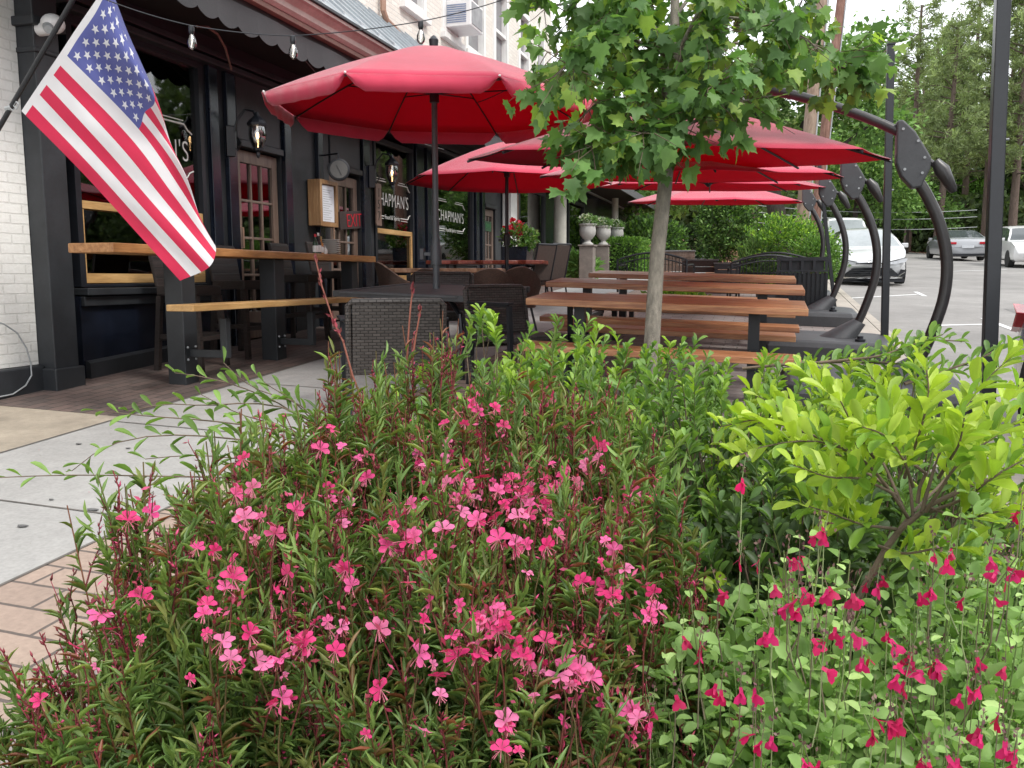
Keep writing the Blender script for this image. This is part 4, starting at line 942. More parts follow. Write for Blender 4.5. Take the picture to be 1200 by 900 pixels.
def make_armchair():
    r = empty('wicker_armchair', (0, 0, 0), 0, 'x', 'chair', 'wicker armchairs at the dark square table')
    # faces +y, back at y=0
    b = MB(); b.prism([(-.02, .30), (-.085, .785), (-.05, .795), (.03, .30)], 'x', -.30, .30); b.build('back_panel', m_wick, r, bev=.008)
    b = MB(); b.tube([(-.325, .03, .02), (-.325, .0, .35), (-.325, -.06, .78), (-.30, -.068, .805), (0, -.07, .808), (.30, -.068, .805), (.325, -.06, .78), (.325, .0, .35), (.325, .03, .02)], .022, 8); b.build('back_frame', m_wick, r, smooth=True)
    b = MB(); b.bx(-.30, .30, .0, .54, .36, .42); b.build('seat', m_wick, r, bev=.012)
    for s in (-1, 1):
        b = MB(); b.tube([(s*.325, .0, .66), (s*.34, .25, .675), (s*.34, .52, .665)], .02, 6); b.bx(min(s*.31, s*.375), max(s*.31, s*.375), .02, .55, .672, .69); b.build('armrest', m_black, r, bev=.004)
        b = MB(); b.beam((s*.335, .52, .665), (s*.33, .54, -.01), .035, .035); b.build('leg', m_black, r)
        b = MB(); b.beam((s*.325, .03, .35), (s*.325, -.02, -.01), .035, .035); b.build('leg', m_black, r)
    return r
arm0 = make_armchair()
place(arm0, (-2.45, 5.42, gz(-2.45, 5.42)), math.atan2(.86, -.51)-math.pi/2, 'dark wicker armchair with its back to the flowers, in front of the dark table')
o = copy_tree(arm0); place(o, (-2.20, 7.02, gz(-2.20, 7.02)), math.atan2(-.55, .85)-math.pi/2, 'dark wicker armchair at the right corner of the dark table, beside the picnic tables')
o = copy_tree(arm0); place(o, (-3.35, 8.6, gz(-3.35, 8.6)), math.atan2(-.95, .2)-math.pi/2, 'dark wicker armchair on the far side of the dark table')
rebase(tb, (tx, ty, tg)); tb.rotation_euler = (math.atan(.05), math.atan(.02), 0); tb.location.z = tg-.035
# ------------------------------------------------------------------ picnic tables
def picnic(cy, xl, xr, lab):
    cx = (xl+xr)/2; L = xr-xl; g = gz(cx, cy); r = empty('picnic_table', (cx, cy, g), 0, lab, 'picnic table', 'cedar picnic tables in a row')
    tilt_y = math.atan(-.03); sl = math.atan(.055)
    Z = lambda x, y, h: h+.055*y-.03*x
    def slab(y0, y1, l, h, th, name):
        n = 1; b = MB(); vs = []
        for x in (-l/2, l/2):
            for y in (y0, y1): vs += [(x, y, Z(x, y, h-th)), (x, y, Z(x, y, h))]
        b.add(vs, [(0, 1, 3, 2), (4, 6, 7, 5), (0, 4, 5, 1), (2, 3, 7, 6), (0, 2, 6, 4), (1, 5, 7, 3)]); return b.build(name, m_picnic, r, bev=.006)
    for k in range(3): slab(-.36+k*.243, -.36+k*.243+.236, L, .76, .055, 'top_plank')
    for s in (-1, 1):
        yy = s*.66; slab(yy-.13, yy+.13, L-.1, .45, .05, 'bench_seat')
    for s in (-1, 1):
        x = s*(L/2-.38); b = MB()
        b.beam((x, -.06, Z(x, 0, -.02)), (x, -.06, Z(x, 0, .705)), .085, .085); b.build('table_leg', m_black, r)
        b = MB(); b.beam((x, -.75, Z(x, -.75, .375)), (x, .75, Z(x, .75, .375)), .06, .05); b.build('cross_bar', m_black, r)
        for t in (-1, 1):
            b = MB(); b.beam((x, t*.66, Z(x, t*.66, -.02)), (x, t*.66, Z(x, t*.66, .40)), .06, .06); b.build('bench_leg', m_black, r)
    return r
picnic(6.92, -1.84, .29, 'nearest cedar picnic table with black legs, just behind the maple trunk')
picnic(8.92, -2.19, .34, 'middle cedar picnic table of the three, wider than the others')
picnic(10.68, -2.1, .31, 'farthest cedar picnic table, in front of the black garden benches')
# ------------------------------------------------------------------ live edge tables and chairs by the shopfront
def wood_table(cx, cy, l, wd, m, lab, h=.74, ang=0):
    g = gz(cx, cy); r = empty('wooden_table', (cx, cy, g), R(ang), lab, 'table'); b = MB(); n = 14; vs = []
    up = [(-l/2+l*i/n, wd/2+.03*math.sin(i*1.7)) for i in range(n+1)]; dn = [(l/2-l*i/n, -wd/2+.03*math.sin(i*2.3+1)) for i in range(n+1)]
    b.prism(up+dn, 'z', h-.06, h); b.build('tabletop', m, r, bev=.01)
    for s in (-1, 1):
        b = MB(); b.beam((s*l*.32, -wd*.35, 0), (s*l*.32, -wd*.35, h-.06), .05, .05); b.beam((s*l*.32, wd*.35, 0), (s*l*.32, wd*.35, h-.06), .05, .05); b.beam((s*l*.32, -wd*.35, .06), (s*l*.32, wd*.35, .06), .05, .05); b.build('leg_frame', m_black, r)
    return r
q = PD(525, 312, 11.4); wood_table(q[0], q[1], 1.5, .75, m_live, 'pale live edge wooden table behind the brown tub chairs', ang=12)
q = PD(572, 306, 13.9); wood_table(q[0], q[1], 1.9, .8, m_redwood, 'reddish live edge wooden table by the shopfront behind the slim umbrella pole', ang=8)
def make_tub():
    r = empty('tub_chair', (0, 0, 0), 0, 'x', 'chair', 'brown woven tub chairs')
    n = 22; vo = []; 
    for i in range(n+1):
        a_ = math.pi*(-.18)+math.pi*1.36*i/n; hgt = .56+.26*max(0, math.sin(a_))**1.5
        c_, s_ = math.cos(a_), math.sin(a_)
        for (rr, z) in ((.27, .34), (.30, hgt*.75), (.345, hgt), (.325, hgt+.012), (.285, hgt*.75), (.25, .34)): vo.append((rr*c_, -rr*s_, z))
    m = 6; fs = [(i*m+k, i*m+(k+1) % m, (i+1)*m+(k+1) % m, (i+1)*m+k) for i in range(n) for k in range(m)]+[tuple(range(m)), tuple(range((n+1)*m-1, n*m-1, -1))]
    b = MB(); b.add(vo, fs); b.build('shell_back', m_wick2, r, smooth=True)
    b = MB(); b.lathe([(.25, .36), (.27, .40), (.24, .43), (.0, .435)], 20); b.build('seat', m_wick2, r, smooth=True)
    for sx in (-1, 1):
        for sy in (-1, 1): b = MB(); b.tube([(sx*.17, sy*.17, .36), (sx*.24, sy*.24, -.01)], .014, 6); b.build('leg', m_black, r)
    return r
tub = make_tub()
for i, (px, D, rz, lab) in enumerate(((516, 9.7, -8, 'brown woven tub chair directly behind the umbrella pole and dark table'), (570, 9.9, 28, 'brown woven tub chair with its back turned right, left of another'), (601, 10.3, 34, 'rightmost brown woven tub chair, beside the tall sling chairs'), (470, 11.2, -45, 'leftmost brown woven tub chair, near the second window'))):
    o = tub if i == 0 else copy_tree(tub); q = PD(px, 318, D); place(o, (q[0], q[1], gz(q[0], q[1])), R(rz), lab)
def make_sling():
    r = empty('sling_chair', (0, 0, 0), 0, 'x', 'chair', 'tall sling chairs by the cream column')
    b = MB(); b.prism([(-.16, .42), (-.30, .98), (-.285, .985), (-.145, .42)], 'x', -.21, .21); b.build('sling_back', m_sling, r)
    b = MB(); b.bx(-.21, .21, -.15, .30, .41, .425); b.build('sling_seat', m_sling, r)
    for s in (-1, 1):
        b = MB(); b.tube([(s*.225, -.30, 1.0), (s*.225, -.16, .42), (s*.23, -.24, -.01)], .015, 6); b.build('rear_leg', m_black, r, smooth=True)
        b = MB(); b.tube([(s*.235, -.2, .64), (s*.25, .25, .65), (s*.24, .30, .60), (s*.23, .30, -.01)], .015, 6); b.build('arm_and_leg', m_black, r, smooth=True)
        b = MB(); b.tube([(s*.225, -.17, .41), (s*.225, .3, .41)], .013, 6); b.build('seat_rail', m_black, r)
    b = MB(); b.tube([(-.225, -.30, 1.0), (.225, -.30, 1.0)], .015, 6); b.build('top_rail', m_black, r)
    return r
sl0 = make_sling()
for i, (px, D, rz, lab) in enumerate(((626, 14.2, 62, 'left one of two dark sling chairs in front of the cream column'), (643, 14.6, 60, 'right one of two dark sling chairs in front of the cream column'))):
    o = sl0 if i == 0 else copy_tree(sl0); q = PD(px, 325, D); place(o, (q[0], q[1], gz(q[0], q[1])), R(rz), lab)
# ------------------------------------------------------------------ urns, planters, hedge plants (foliage helper)
def leafball(name, parent, c, rad, n, L, cols_, m=None, tpl=OVAL, wk=.45, flat=1.0, hollow=.5, jit=.18, box=False, up=.4):
    c = np.array(c); rad = np.array(rad)
    if box:
        P_ = rng.uniform(-1, 1, (n, 3)); f = rng.integers(0, 5, n)
        P_[f == 0, 0] = 1; P_[f == 1, 0] = -1; P_[f == 2, 1] = -1; P_[f >= 3, 2] = 1; P_ *= rng.uniform(.86, 1.03, (n, 1)); Dn = P_.copy()
    else:
        d = nrm(rng.normal(size=(n, 3))); lump = 1+.16*np.sin(d[:, 0:1]*7+c[0])*np.cos(d[:, 1:2]*6+c[1]*3)+.10*np.sin(d[:, 2:3]*11+d[:, 0:1]*5)
        P_ = d*rng.uniform(hollow, 1, (n, 1))**.6*lump; Dn = d
    D = nrm(Dn+rng.normal(0, .7, (n, 3))+np.array([0, 0, up])); N = nrm(rng.normal(0, .6, (n, 3))+np.array([0, 0, 1])+Dn*.4)
    ls = L*rng.uniform(.6, 1.25, n)
    V, Fc, Cc = scatter(*tpl, c+P_*rad, D, N, ls, ls*wk, pal(n, cols_, jit))
    return V, Fc, Cc
GR = [(.07, .15, .03), (.10, .20, .04), (.05, .11, .025), (.13, .24, .05)]
GY = [(.20, .34, .04), (.28, .42, .06), (.12, .24, .03)]
GD = [(.035, .07, .022), (.05, .10, .03), (.028, .055, .02)]
def urn(i, px, D, lab):
    q = PD(px, 285, D); x, y = q[0], q[1]; z0 = PD(px, 287, D)[2]; g = gz(x, y)
    pd_ = empty('urn_pedestal', (x, y, g), 0, 'brown pedestal under the %s white urn' % lab, 'pedestal', 'pedestals under the urns'); b = MB(); h = z0-g; b.bx(-.17, .17, -.17, .17, -.05, h-.04); b.build('shaft', m_slot, pd_, bev=.01); b = MB(); b.bx(-.2, .2, -.2, .2, h-.038, h); b.build('cap', m_slot, pd_, bev=.01)
    r = empty('flower_urn', (x, y, z0+.002), 0, '%s of three pale stone urns planted with white flowers' % lab, 'urn', 'white urns on pedestals')
    b = MB(); b.lathe([(.14, 0), (.14, .03), (.08, .07), (.07, .11), (.12, .15), (.19, .24), (.20, .34), (.185, .44), (.215, .47), (.215, .50), (.18, .50), (.17, .45), (0, .45)], 24); b.build('bowl', m_urn, r, smooth=True)
    V, Fc, Cc = leafball('', None, (0, 0, .56), (.22, .22, .14), 500, .07, [(.10, .18, .07), (.16, .26, .10)]); fastmesh('foliage', V, Fc, m_fol, r, Cc)
    V, Fc, Cc = leafball('', None, (-.05, -.06, .62), (.14, .14, .10), 130, .05, [(.75, .75, .75)], wk=.9); fastmesh('white_flowers', V, Fc, m_petal, r, Cc)
urn(0, 688.5, 20.6, 'nearest'); urn(1, 707, 22.8, 'middle'); urn(2, 722.5, 24.9, 'farthest')
q = PD(748-25, 322, 23.0)
hg = empty('clipped_hedge', (q[0], q[1], gz(q[0], q[1])), 0, 'bright green clipped box hedge below the white urns', 'hedge')
V, Fc, Cc = leafball('', None, (0, .9, .50), (.62, 1.1, .48), 9000, .075, GR+[(.16, .30, .05)], box=True, tpl=DIAM, wk=.6); fastmesh('foliage', V, Fc, m_folf, hg, Cc)
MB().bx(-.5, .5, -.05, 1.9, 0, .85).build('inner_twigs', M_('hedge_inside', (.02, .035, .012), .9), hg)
def bush(px, D, rad, n, L, cols_, lab, name='shrub', cat='shrub', zc=None, tpl=DIAM, wk=.5, hollow=.3, grp=None, up=.4, m=None):
    q = PD(px, 320, D); g = gz(q[0], q[1]); r = empty(name, (q[0], q[1], g), 0, lab, cat, grp)
    zc = rad[2]*.9 if zc is None else zc
    V, Fc, Cc = leafball('', None, (0, 0, zc), rad, n, L, cols_, tpl=tpl, wk=wk, hollow=hollow, up=up); fastmesh('foliage', V, Fc, m or m_folf, r, Cc)
    b = MB()
    for k in range(5):
        a_ = k*1.3; b.tube([(0.03*math.cos(a_), .03*math.sin(a_), -.05), (rad[0]*.3*math.cos(a_), rad[1]*.3*math.sin(a_), zc*.7), (rad[0]*.6*math.cos(a_), rad[1]*.6*math.sin(a_), zc*1.2)], [.025, .018, .008], 5)
    b.build('stems', m_twig, r); return r
bush(679, 21.2, (.42, .42, .32), 900, .22, [(.12, .24, .06), (.18, .32, .09)], 'leafy light green fern at the foot of the clipped hedge', 'fern', 'fern', tpl=LANCE, wk=.25)
bush(848, 27, (.95, .95, 1.25), 8000, .13, GD+GR+[(.2, .3, .12)], 'upright glossy dark green shrub beside the garden path', zc=1.45)
bush(885, 18.6, (.38, .4, .52), 2200, .15, [(.16, .26, .09), (.22, .33, .12), (.10, .18, .06)], 'loose grassy green shrub left of the yellow green one behind the benches', zc=.55, tpl=LANCE, wk=.12, up=1.6)
bush(922, 18.6, (.98, .8, .80), 8000, .085, GY+GR, 'yellow green rounded shrub behind the black garden benches', zc=.85)
bush(957, 17.5, (.55, .7, .5), 4200, .07, GR+[(.14, .25, .06)], 'mid green low shrub above the black litter bin', zc=.72)
bush(760, 30, (1.3, 1.2, .95), 4500, .17, GD+GR, 'broad dark green bush left of the garden path', zc=.8)
bush(815, 36, (1.8, 1.2, .7), 4500, .17, GD+[(.07, .10, .05)], 'low spreading grey green bush on the slope above the path', zc=.7)
bush(790, 13.6, (.5, .4, .22), 1500, .09, GY, 'low yellow green plant in front of the garden benches', 'plant', 'plant', zc=.15)
bush(705, 27.5, (.9, .8, .55), 2500, .13, GD+GR, 'dark green bush behind the clipped hedge', zc=.6)
pl0 = empty('flower_planter', label='black square planter with red flowers standing by the white pilaster', cat='planter'); q = PD(606, 300, 15.8); g = gz(q[0], q[1])
b = MB(); b.prism([(-.2, 0), (.2, 0), (.25, .92), (-.25, .92)], 'y', -.22, .22); po = b.build('pot', m_navy, pl0, bev=.01); po.location = (q[0], q[1], g)
V, Fc, Cc = leafball('', None, (q[0]+.05, q[1], g+1.08), (.34, .34, .24), 900, .08, GR+[(.18, .22, .10)]); fastmesh('foliage', V, Fc, m_fol, pl0, Cc)
V, Fc, Cc = leafball('', None, (q[0]-.02, q[1]-.12, g+1.25), (.14, .14, .16), 90, .07, [(.55, .02, .05)], wk=.8); fastmesh('red_flowers', V, Fc, m_petal, pl0, Cc)
# ------------------------------------------------------------------ litter bin, garden benches, planter boxes
bn = empty('litter_bin', label='black square litter bin with vertical ribs and slotted top band by the kerb', cat='litter bin'); bx_, by_ = .47, 13.5; g = gz(bx_, by_)
b = MB(); b.bx(bx_-.33, bx_+.33, by_-.3, by_+.3, g+.06, g+.66); b.build('liner', m_black, bn)
for k in range(12):
    x = bx_-.34+k*.0618; b = MB(); b.prism([(by_-.315, g-.01), (by_-.345, g+.68), (by_-.33, g+.68), (by_-.30, g-.01)], 'x', x-.017, x+.017); b.build('rib', m_pole, bn)
b = MB()
for k in range(11):
    y = by_-.29+k*.058; b.bx(bx_+.335, bx_+.355, y-.017, y+.017, g, g+.68)
b.build('side_ribs', m_pole, bn)
b = MB(); b.bx(bx_-.36, bx_+.36, by_-.36, by_+.33, g+.69, g+.715); b.bx(bx_-.36, bx_+.36, by_-.36, by_+.33, g+.85, g+.90)
for k in range(5): b.bx(bx_-.35+k*.165, bx_-.31+k*.165, by_-.355, by_-.33, g+.715, g+.85)
b.bx(bx_-.30, bx_+.30, by_-.28, by_+.28, g+.70, g+.86); b.build('slotted_band', m_black, bn)
def make_bench():
    r = empty('garden_bench', (0, 0, 0), 0, 'x', 'bench', 'black metal garden benches'); L = 1.25; n = 21
    pts = [(-L/2+L*i/(n-1), -.25, .74+.12*math.sin(math.pi*i/(n-1))) for i in range(n)]
    b = MB(); b.tube([(-L/2, -.2, 0)]+pts+[(L/2, -.2, 0)], .02, 6); b.build('back_frame', m_black, r, smooth=True)
    b = MB(); b.tube([(p[0], p[1], p[2]-.09) for p in pts], .012, 5); b.tube([(-L/2, -.22, .48), (L/2, -.22, .48)], .015, 5)
    for i in range(1, n-1): b.beam((pts[i][0], -.24, .48), pts[i], .028, .006)
    b.build('back_slats', m_black, r)
    b = MB()
    for k in range(8): b.bx(-L/2, L/2, -.2+k*.06, -.155+k*.06, .42, .43)
    b.build('seat_slats', m_black, r)
    for s in (-1, 1):
        b = MB(); b.tube([(s*L/2, -.22, .64), (s*L/2, .2, .66), (s*L/2, .28, .6), (s*L/2, .24, .43), (s*L/2, .26, 0)], .018, 6); b.build('arm_leg', m_black, r, smooth=True)
    return r
bn0 = make_bench()
for i, (px, D, rz, lab) in enumerate(((899, 14.6, 8, 'black slatted garden bench nearest the litter bin'), (905, 16.2, 8, 'second black garden bench, just behind the one beside the litter bin'), (768, 15.2, -10, 'black arched garden bench seen behind the maple trunk'))):
    o = bn0 if i == 0 else copy_tree(bn0); q = PD(px, 320, D); place(o, (q[0], q[1], gz(q[0], q[1])), R(rz), lab)
for px, D, wd, hh, m, lab in ((820, 17.8, .72, .62, m_sling, 'brown woven planter box beyond the picnic tables'), (852, 17.4, .5, .58, m_plastic, 'dark grey planter box right of the brown one'), (790, 19.5, .9, .75, m_doorwood, 'weathered slatted box left of the brown planter box')):
    q = PD(px, 320, D); g = gz(q[0], q[1]); r = empty('planter_box', (q[0], q[1], g), R(4), lab, 'planter')
    b = MB()
    for k in range(5): b.bx(-wd/2, wd/2, -.2, .2, .02+k*hh/5, .02+(k+1)*hh/5-.012)
    b.build('box_slats', m, r); b = MB(); b.bx(-wd/2-.02, wd/2+.02, -.22, .22, hh+.012, hh+.04); b.build('rim', M_('box_lid', (.2, .2, .2), .5), r)
# ------------------------------------------------------------------ cars
m_tyre = M_('tyre', (.018, .018, .018), .85); m_rim = M_('alloy', (.35, .36, .37), .3, .1, 5, 0, .8)
m_rtl = M_('tail_lamp_red', (.45, .008, .02), .12, .1, 5, 0); m_hl = M_('head_lamp', (.5, .52, .55), .08, .2, 20, 0); m_chrome = M_('chrome', (.6, .6, .6), .15, .05, 5, 0, 1.0)
m_plate = M_('number_plate', (.6, .62, .66), .5, .1, 20)
def paint(n, c):
    m, t, p = newmat(n); p.inputs['Base Color'].default_value = (*c, 1); p.inputs['Roughness'].default_value = .3; p.inputs['Metallic'].default_value = .15; p.inputs['Coat Weight'].default_value = 1; p.inputs['Coat Roughness'].default_value = .03; return m
def car(lab, loc, rz, pm_, L=4.4, W=1.79, H=1.46, kind='hatch', group=None, glass=None):
    """length along +y, front at y = L (local), sits on z = 0"""
    glass = glass or m_carglass_d
    r = empty('parked_car', loc, rz, lab, 'car', group); hw = W/2
    if kind == 'hatch':   S = [(0, .34, .62, .62, .80), (.10, .24, .92, .94, .93), (.35, .2, .97, 1.20, .98), (.75, .2, .99, 1.38, 1), (1.3, .2, .98, H-.02, 1), (1.9, .2, .96, H, 1), (2.4, .2, .95, H-.04, 1), (2.85, .2, .94, 1.24, 1), (3.3, .2, .93, .97, 1), (3.8, .2, .84, .88, .98), (4.15, .22, .74, .78, .93), (L-.05, .26, .58, .62, .84), (L, .34, .50, .52, .78)]
    elif kind == 'sedan': S = [(0, .34, .66, .66, .82), (.08, .24, .98, 1.0, .92), (.35, .2, 1.0, 1.06, .97), (.8, .2, .99, 1.22, 1), (1.35, .2, .98, H-.02, 1), (2.0, .2, .96, H, 1), (2.5, .2, .95, H-.05, 1), (3.1, .2, .94, 1.16, 1), (3.5, .2, .93, .97, 1), (4.1, .2, .84, .88, .98), (4.5, .22, .74, .78, .93), (L-.05, .26, .6, .64, .84), (L, .34, .52, .54, .78)]
    else:                 S = [(0, .42, .75, .75, .86), (.06, .3, 1.05, 1.08, .95), (.28, .28, 1.10, 1.55, .98), (.6, .26, 1.11, H-.04, 1), (1.5, .26, 1.10, H, 1), (2.2, .26, 1.09, H-.01, 1), (2.6, .26, 1.08, H-.08, 1), (3.2, .26, 1.06, 1.3, 1), (3.5, .26, 1.05, 1.09, 1), (4.05, .26, .98, 1.02, .99), (4.4, .28, .86, .90, .95), (L-.05, .34, .7, .74, .88), (L, .42, .6, .62, .82)]
    ny = 64; ys_ = np.linspace(0, L, ny); Sx = np.array(S); P5 = [np.interp(ys_, Sx[:, 0], Sx[:, i]) for i in range(1, 5)]
    for i in range(4):
        k_ = np.array([.25, .5, .25]); a_ = P5[i].copy(); a_[1:-1] = np.convolve(P5[i], k_, 'valid'); P5[i] = a_
    axr, axf = L*.20, L*.80
    rings = []
    for i in range(ny):
        lo, be, ro, wf = [P5[k][i] for k in range(4)]; w_ = hw*wf; ho = max(ro-be, .0); rw_ = w_*(1-.34*min(1, ho/.5))
        rings.append([(0, lo), (w_*.85, lo), (w_*.97, lo+.08), (w_*1.0, lo+.22), (w_*.99, lo+(be-lo)*.62), (w_*.955, be-.03), (w_*.94, be), (rw_+.03*min(1, ho/.3), be+ho*.86), (rw_*.93, be+ho*.97), (rw_*.6, ro), (0, ro+.012)])
    m = len(rings[0]); allm = 2*m-2
    vs = []
    for i in range(ny):
        R_ = rings[i]; y = ys_[i]
        full = [(x, z) for x, z in R_]+[(-x, z) for x, z in R_[-2:0:-1]]
        for x, z in full:
            dy = 0
            if i < 3: dy = .0+(x/hw)**2*.10*(3-i)/3
            if i > ny-4: dy = -(x/hw)**2*.22*(i-(ny-4))/3
            vs.append((x, y+dy, z))
    body, side, ws_, rs_ = [], [], [], []
    segs = list(range(allm))
    for i in range(ny-1):
        ym = (ys_[i]+ys_[i+1])/2; be = (P5[1][i]+P5[1][i+1])/2; ro = (P5[2][i]+P5[2][i+1])/2; drdy = P5[2][i+1]-P5[2][i]
        hoA, hoB = P5[2][i]-P5[1][i], P5[2][i+1]-P5[1][i+1]
        for k in segs:
            k2 = (k+1) % allm; f = (i*allm+k, i*allm+k2, (i+1)*allm+k2, (i+1)*allm+k); kk = k if k < m-1 else allm-1-k
            slope = drdy/(ys_[1]-ys_[0])
            wheel = any(abs(ym-a_) < .34 for a_ in (axr, axf)) and kk in (1, 2)
            if kk == 6 and min(hoA, hoB) > .16 and abs(slope) < .75: side.append(f)
            elif kk in (8, 9) and slope < -.33 and max(hoA, hoB) > .07: ws_.append(f)
            elif kk in (8, 9) and slope > (.32 if kind != 'sedan' else .25) and max(hoA, hoB) > .12: rs_.append(f)
            elif not wheel: body.append(f)
    caps = [tuple(range(allm-1, -1, -1)), tuple((ny-1)*allm+k for k in range(allm))]
    def sub(fs, nm, mm, par=r):
        if not fs: return None
        used = sorted({v for f in fs for v in f}); mp_ = {v: i for i, v in enumerate(used)}; b = MB(); b.add([vs[v] for v in used], [tuple(mp_[v] for v in f) for f in fs]); return b.build(nm, mm, par, smooth=True)
    bo = sub(body+caps, 'body', pm_); sub(ws_, 'windscreen', m_carglass if glass is m_carglass else glass); sub(rs_, 'rear_window', glass); sub(side, 'side_windows', m_carglass_d)
    for a_ in (axr, axf):
        for s in (-1, 1):
            b = MB(); rr = .33 if kind != 'suv' else .36; x0 = s*(hw-.02); pr = [(rr*.62, -.02), (rr*.97, -.02), (rr, .02), (rr, .16), (rr*.97, .2), (rr*.62, .2)]
            b.lathe([(p_[0], p_[1]) for p_ in pr], 28); w_ = b.build('wheel', m_tyre, r, smooth=True); w_.rotation_euler = (0, R(-90*s), 0); w_.location = (x0, a_, rr)
            b = MB(); b.lathe([(rr*.6, .0), (rr*.6, .05), (.0, .05)], 24); 
            for k in range(5):
                an = k*2*math.pi/5; b.beam((.04*math.cos(an), .04*math.sin(an), -.005), (rr*.6*math.cos(an), rr*.6*math.sin(an), .0), .06, .02)
            b.build('rim', m_rim, w_)
    for s in (-1, 1):
        b = MB(); b.box((s*(hw+.06), L*.655 if kind != 'sedan' else L*.67, P5[1][int(ny*.66)]+.06), (.17, .09, .12)); b.build('mirror', pm_, r, bev=.02)
    return r, P5, ys_
def hatch_front(r, L, W, mm):
    # grille, lamps, chrome lip: plates lying just proud of the nose
    hw = W/2
    def plate(poly, name, m, d0=.03, par=r, dd=.03):
        vs = []
        for off in (0, dd):
            for x, z in poly: vs.append((x, L-.18*(abs(x)/hw)**2*1.0+d0-off-.12*max(0, z-.52), z))
        n = len(poly); b = MB(); b.add(vs, [tuple(range(n)), tuple(range(2*n-1, n-1, -1))]+[(i, i+n, (i+1) % n+n, (i+1) % n) for i in range(n)]); return b.build(name, m, par)
    xs = np.linspace(-1, 1, 13)
    low = [(x*.70, .245) for x in xs]; top = [(x*.46, .475-.02*abs(x)) for x in xs[::-1]]
    plate(low+top, 'lower_grille', m_black, .035)
    for z in (.30, .345, .39, .435):
        plate([(x*(.66-(z-.25)*.9), z) for x in xs]+[(x*(.66-(z-.25)*.9), z+.012) for x in xs[::-1]], 'grille_bar', m_char, .05, dd=.02)
    plate([(x*.74, .19) for x in xs]+[(x*.76, .225) for x in xs[::-1]], 'chrome_lip', m_chrome, .06)
    plate([(x*.80, .10) for x in xs]+[(x*.80, .185) for x in xs[::-1]], 'bumper_skirt', m_black, .02)
    plate([(x*.40, .555) for x in xs]+[(x*.38, .585+.02*(1-abs(x))) for x in xs[::-1]], 'upper_grille', m_black, .05)
    for s in (-1, 1):
        plate([(s*q[0], q[1]) for q in ((.30, .56), (.55, .555), (.80, .60), (.86, .69), (.80, .70), (.55, .635), (.32, .60))], 'headlight', m_hl, .05)
        plate([(s*q[0], q[1]) for q in ((.36, .605), (.56, .64), (.82, .715), (.82, .725), (.55, .66), (.36, .62))], 'headlight_brow', m_black, .06)
        plate([(s*q[0], q[1]) for q in ((.62, .24), (.80, .22), (.84, .40), (.70, .42))], 'fog_lamp_corner', m_black, .045)
        plate([(s*q[0], q[1]) for q in ((.62, .235), (.80, .36), (.80, .335), (.66, .225))], 'corner_trim', m_chrome, .07, dd=.02)
    b = MB(); n = 20; b.tube([(.10*math.cos(2*math.pi*k/n), L+.045-.05, .60+.032+.038*math.sin(2*math.pi*k/n)) for k in range(n+1)], .007, 5); b.tube([(.045*math.cos(2*math.pi*k/n), L+.0, .632+.034*math.sin(2*math.pi*k/n)) for k in range(n+1)], .005, 5); b.tube([(.09*math.cos(2*math.pi*k/n), L+.0, .648+.014*math.sin(2*math.pi*k/n)) for k in range(n+1)], .005, 5); b.build('emblem', m_chrome, r)
    b = MB(); b.tube([(-.5, L*.70, .985), (-.1, L*.71, 1.0), (.5, L*.70, .985)], .012, 5); b.build('wiper', m_black, r)
pw_ = paint('silver_white_paint', (.56, .57, .58)); pwh = paint('white_car_paint', (.7, .7, .7)); pgr = paint('grey_car_paint', (.30, .31, .33)); pbl = paint('slate_blue_paint', (.11, .14, .21))
def cg(x, y): return gz(x, y)-.12
r, _, _ = car('silver hatchback parked facing the camera at the kerb, with wide black lower grille', (2.55, 28.3, cg(2.55, 26)), math.pi, pw_, 4.4, 1.79, 1.46, 'hatch', glass=m_carglass); hatch_front(r, 4.4, 1.79, pw_)
r.rotation_euler = (-math.atan(.055), 0, math.pi); r.location.z = cg(2.55, 28.3)
r, _, _ = car('white tall vehicle parked directly behind the silver hatchback', (2.7, 37.2, cg(2.7, 37.2)), math.pi, pwh, 4.8, 1.9, 1.85, 'suv', glass=m_carglass); r.rotation_euler = (-math.atan(.055), 0, math.pi)
r, _, _ = car('white vehicle farthest along the kerb behind the brown utility pole', (2.6, 52, cg(2.6, 52)), math.pi, pwh, 4.8, 1.95, 2.0, 'suv'); r.rotation_euler = (-math.atan(.055), 0, math.pi)
r, _, _ = car('white car at the right edge across the parking area, side on under the pines', (10.1, 42.6, cg(10.1, 42.6)), math.pi, pwh, 4.6, 1.85, 1.66, 'suv'); r.rotation_euler = (-math.atan(.055), 0, math.pi)
r, _, _ = car('grey sedan seen from behind in front of the pine trunks', (8.95, 45.0, cg(8.95, 45)), R(3), pgr, 4.7, 1.84, 1.45, 'sedan'); r.rotation_euler = (math.atan(.055), 0, R(3))
for s in (-1, 1):
    b = MB(); b.bx(min(s*.50, s*.86), max(s*.50, s*.86), .02, .12, .80, .90); b.build('tail_lamp', m_rtl, r, bev=.01)
b = MB(); b.bx(-.26, .26, .0, .03, .62, .74); b.build('number_plate', m_plate, r); b = MB(); b.bx(-.75, .75, -.02, .05, .26, .36); b.build('bumper_insert', m_black, r, bev=.01)
r, _, _ = car('slate blue car at the right edge with a red tail lamp, parked by the kerb', (2.71, 7.70, cg(2.71, 7.7)), math.pi, pbl, 4.4, 1.79, 1.46, 'hatch')
r.rotation_euler = (-math.atan(.055), 0, math.pi)
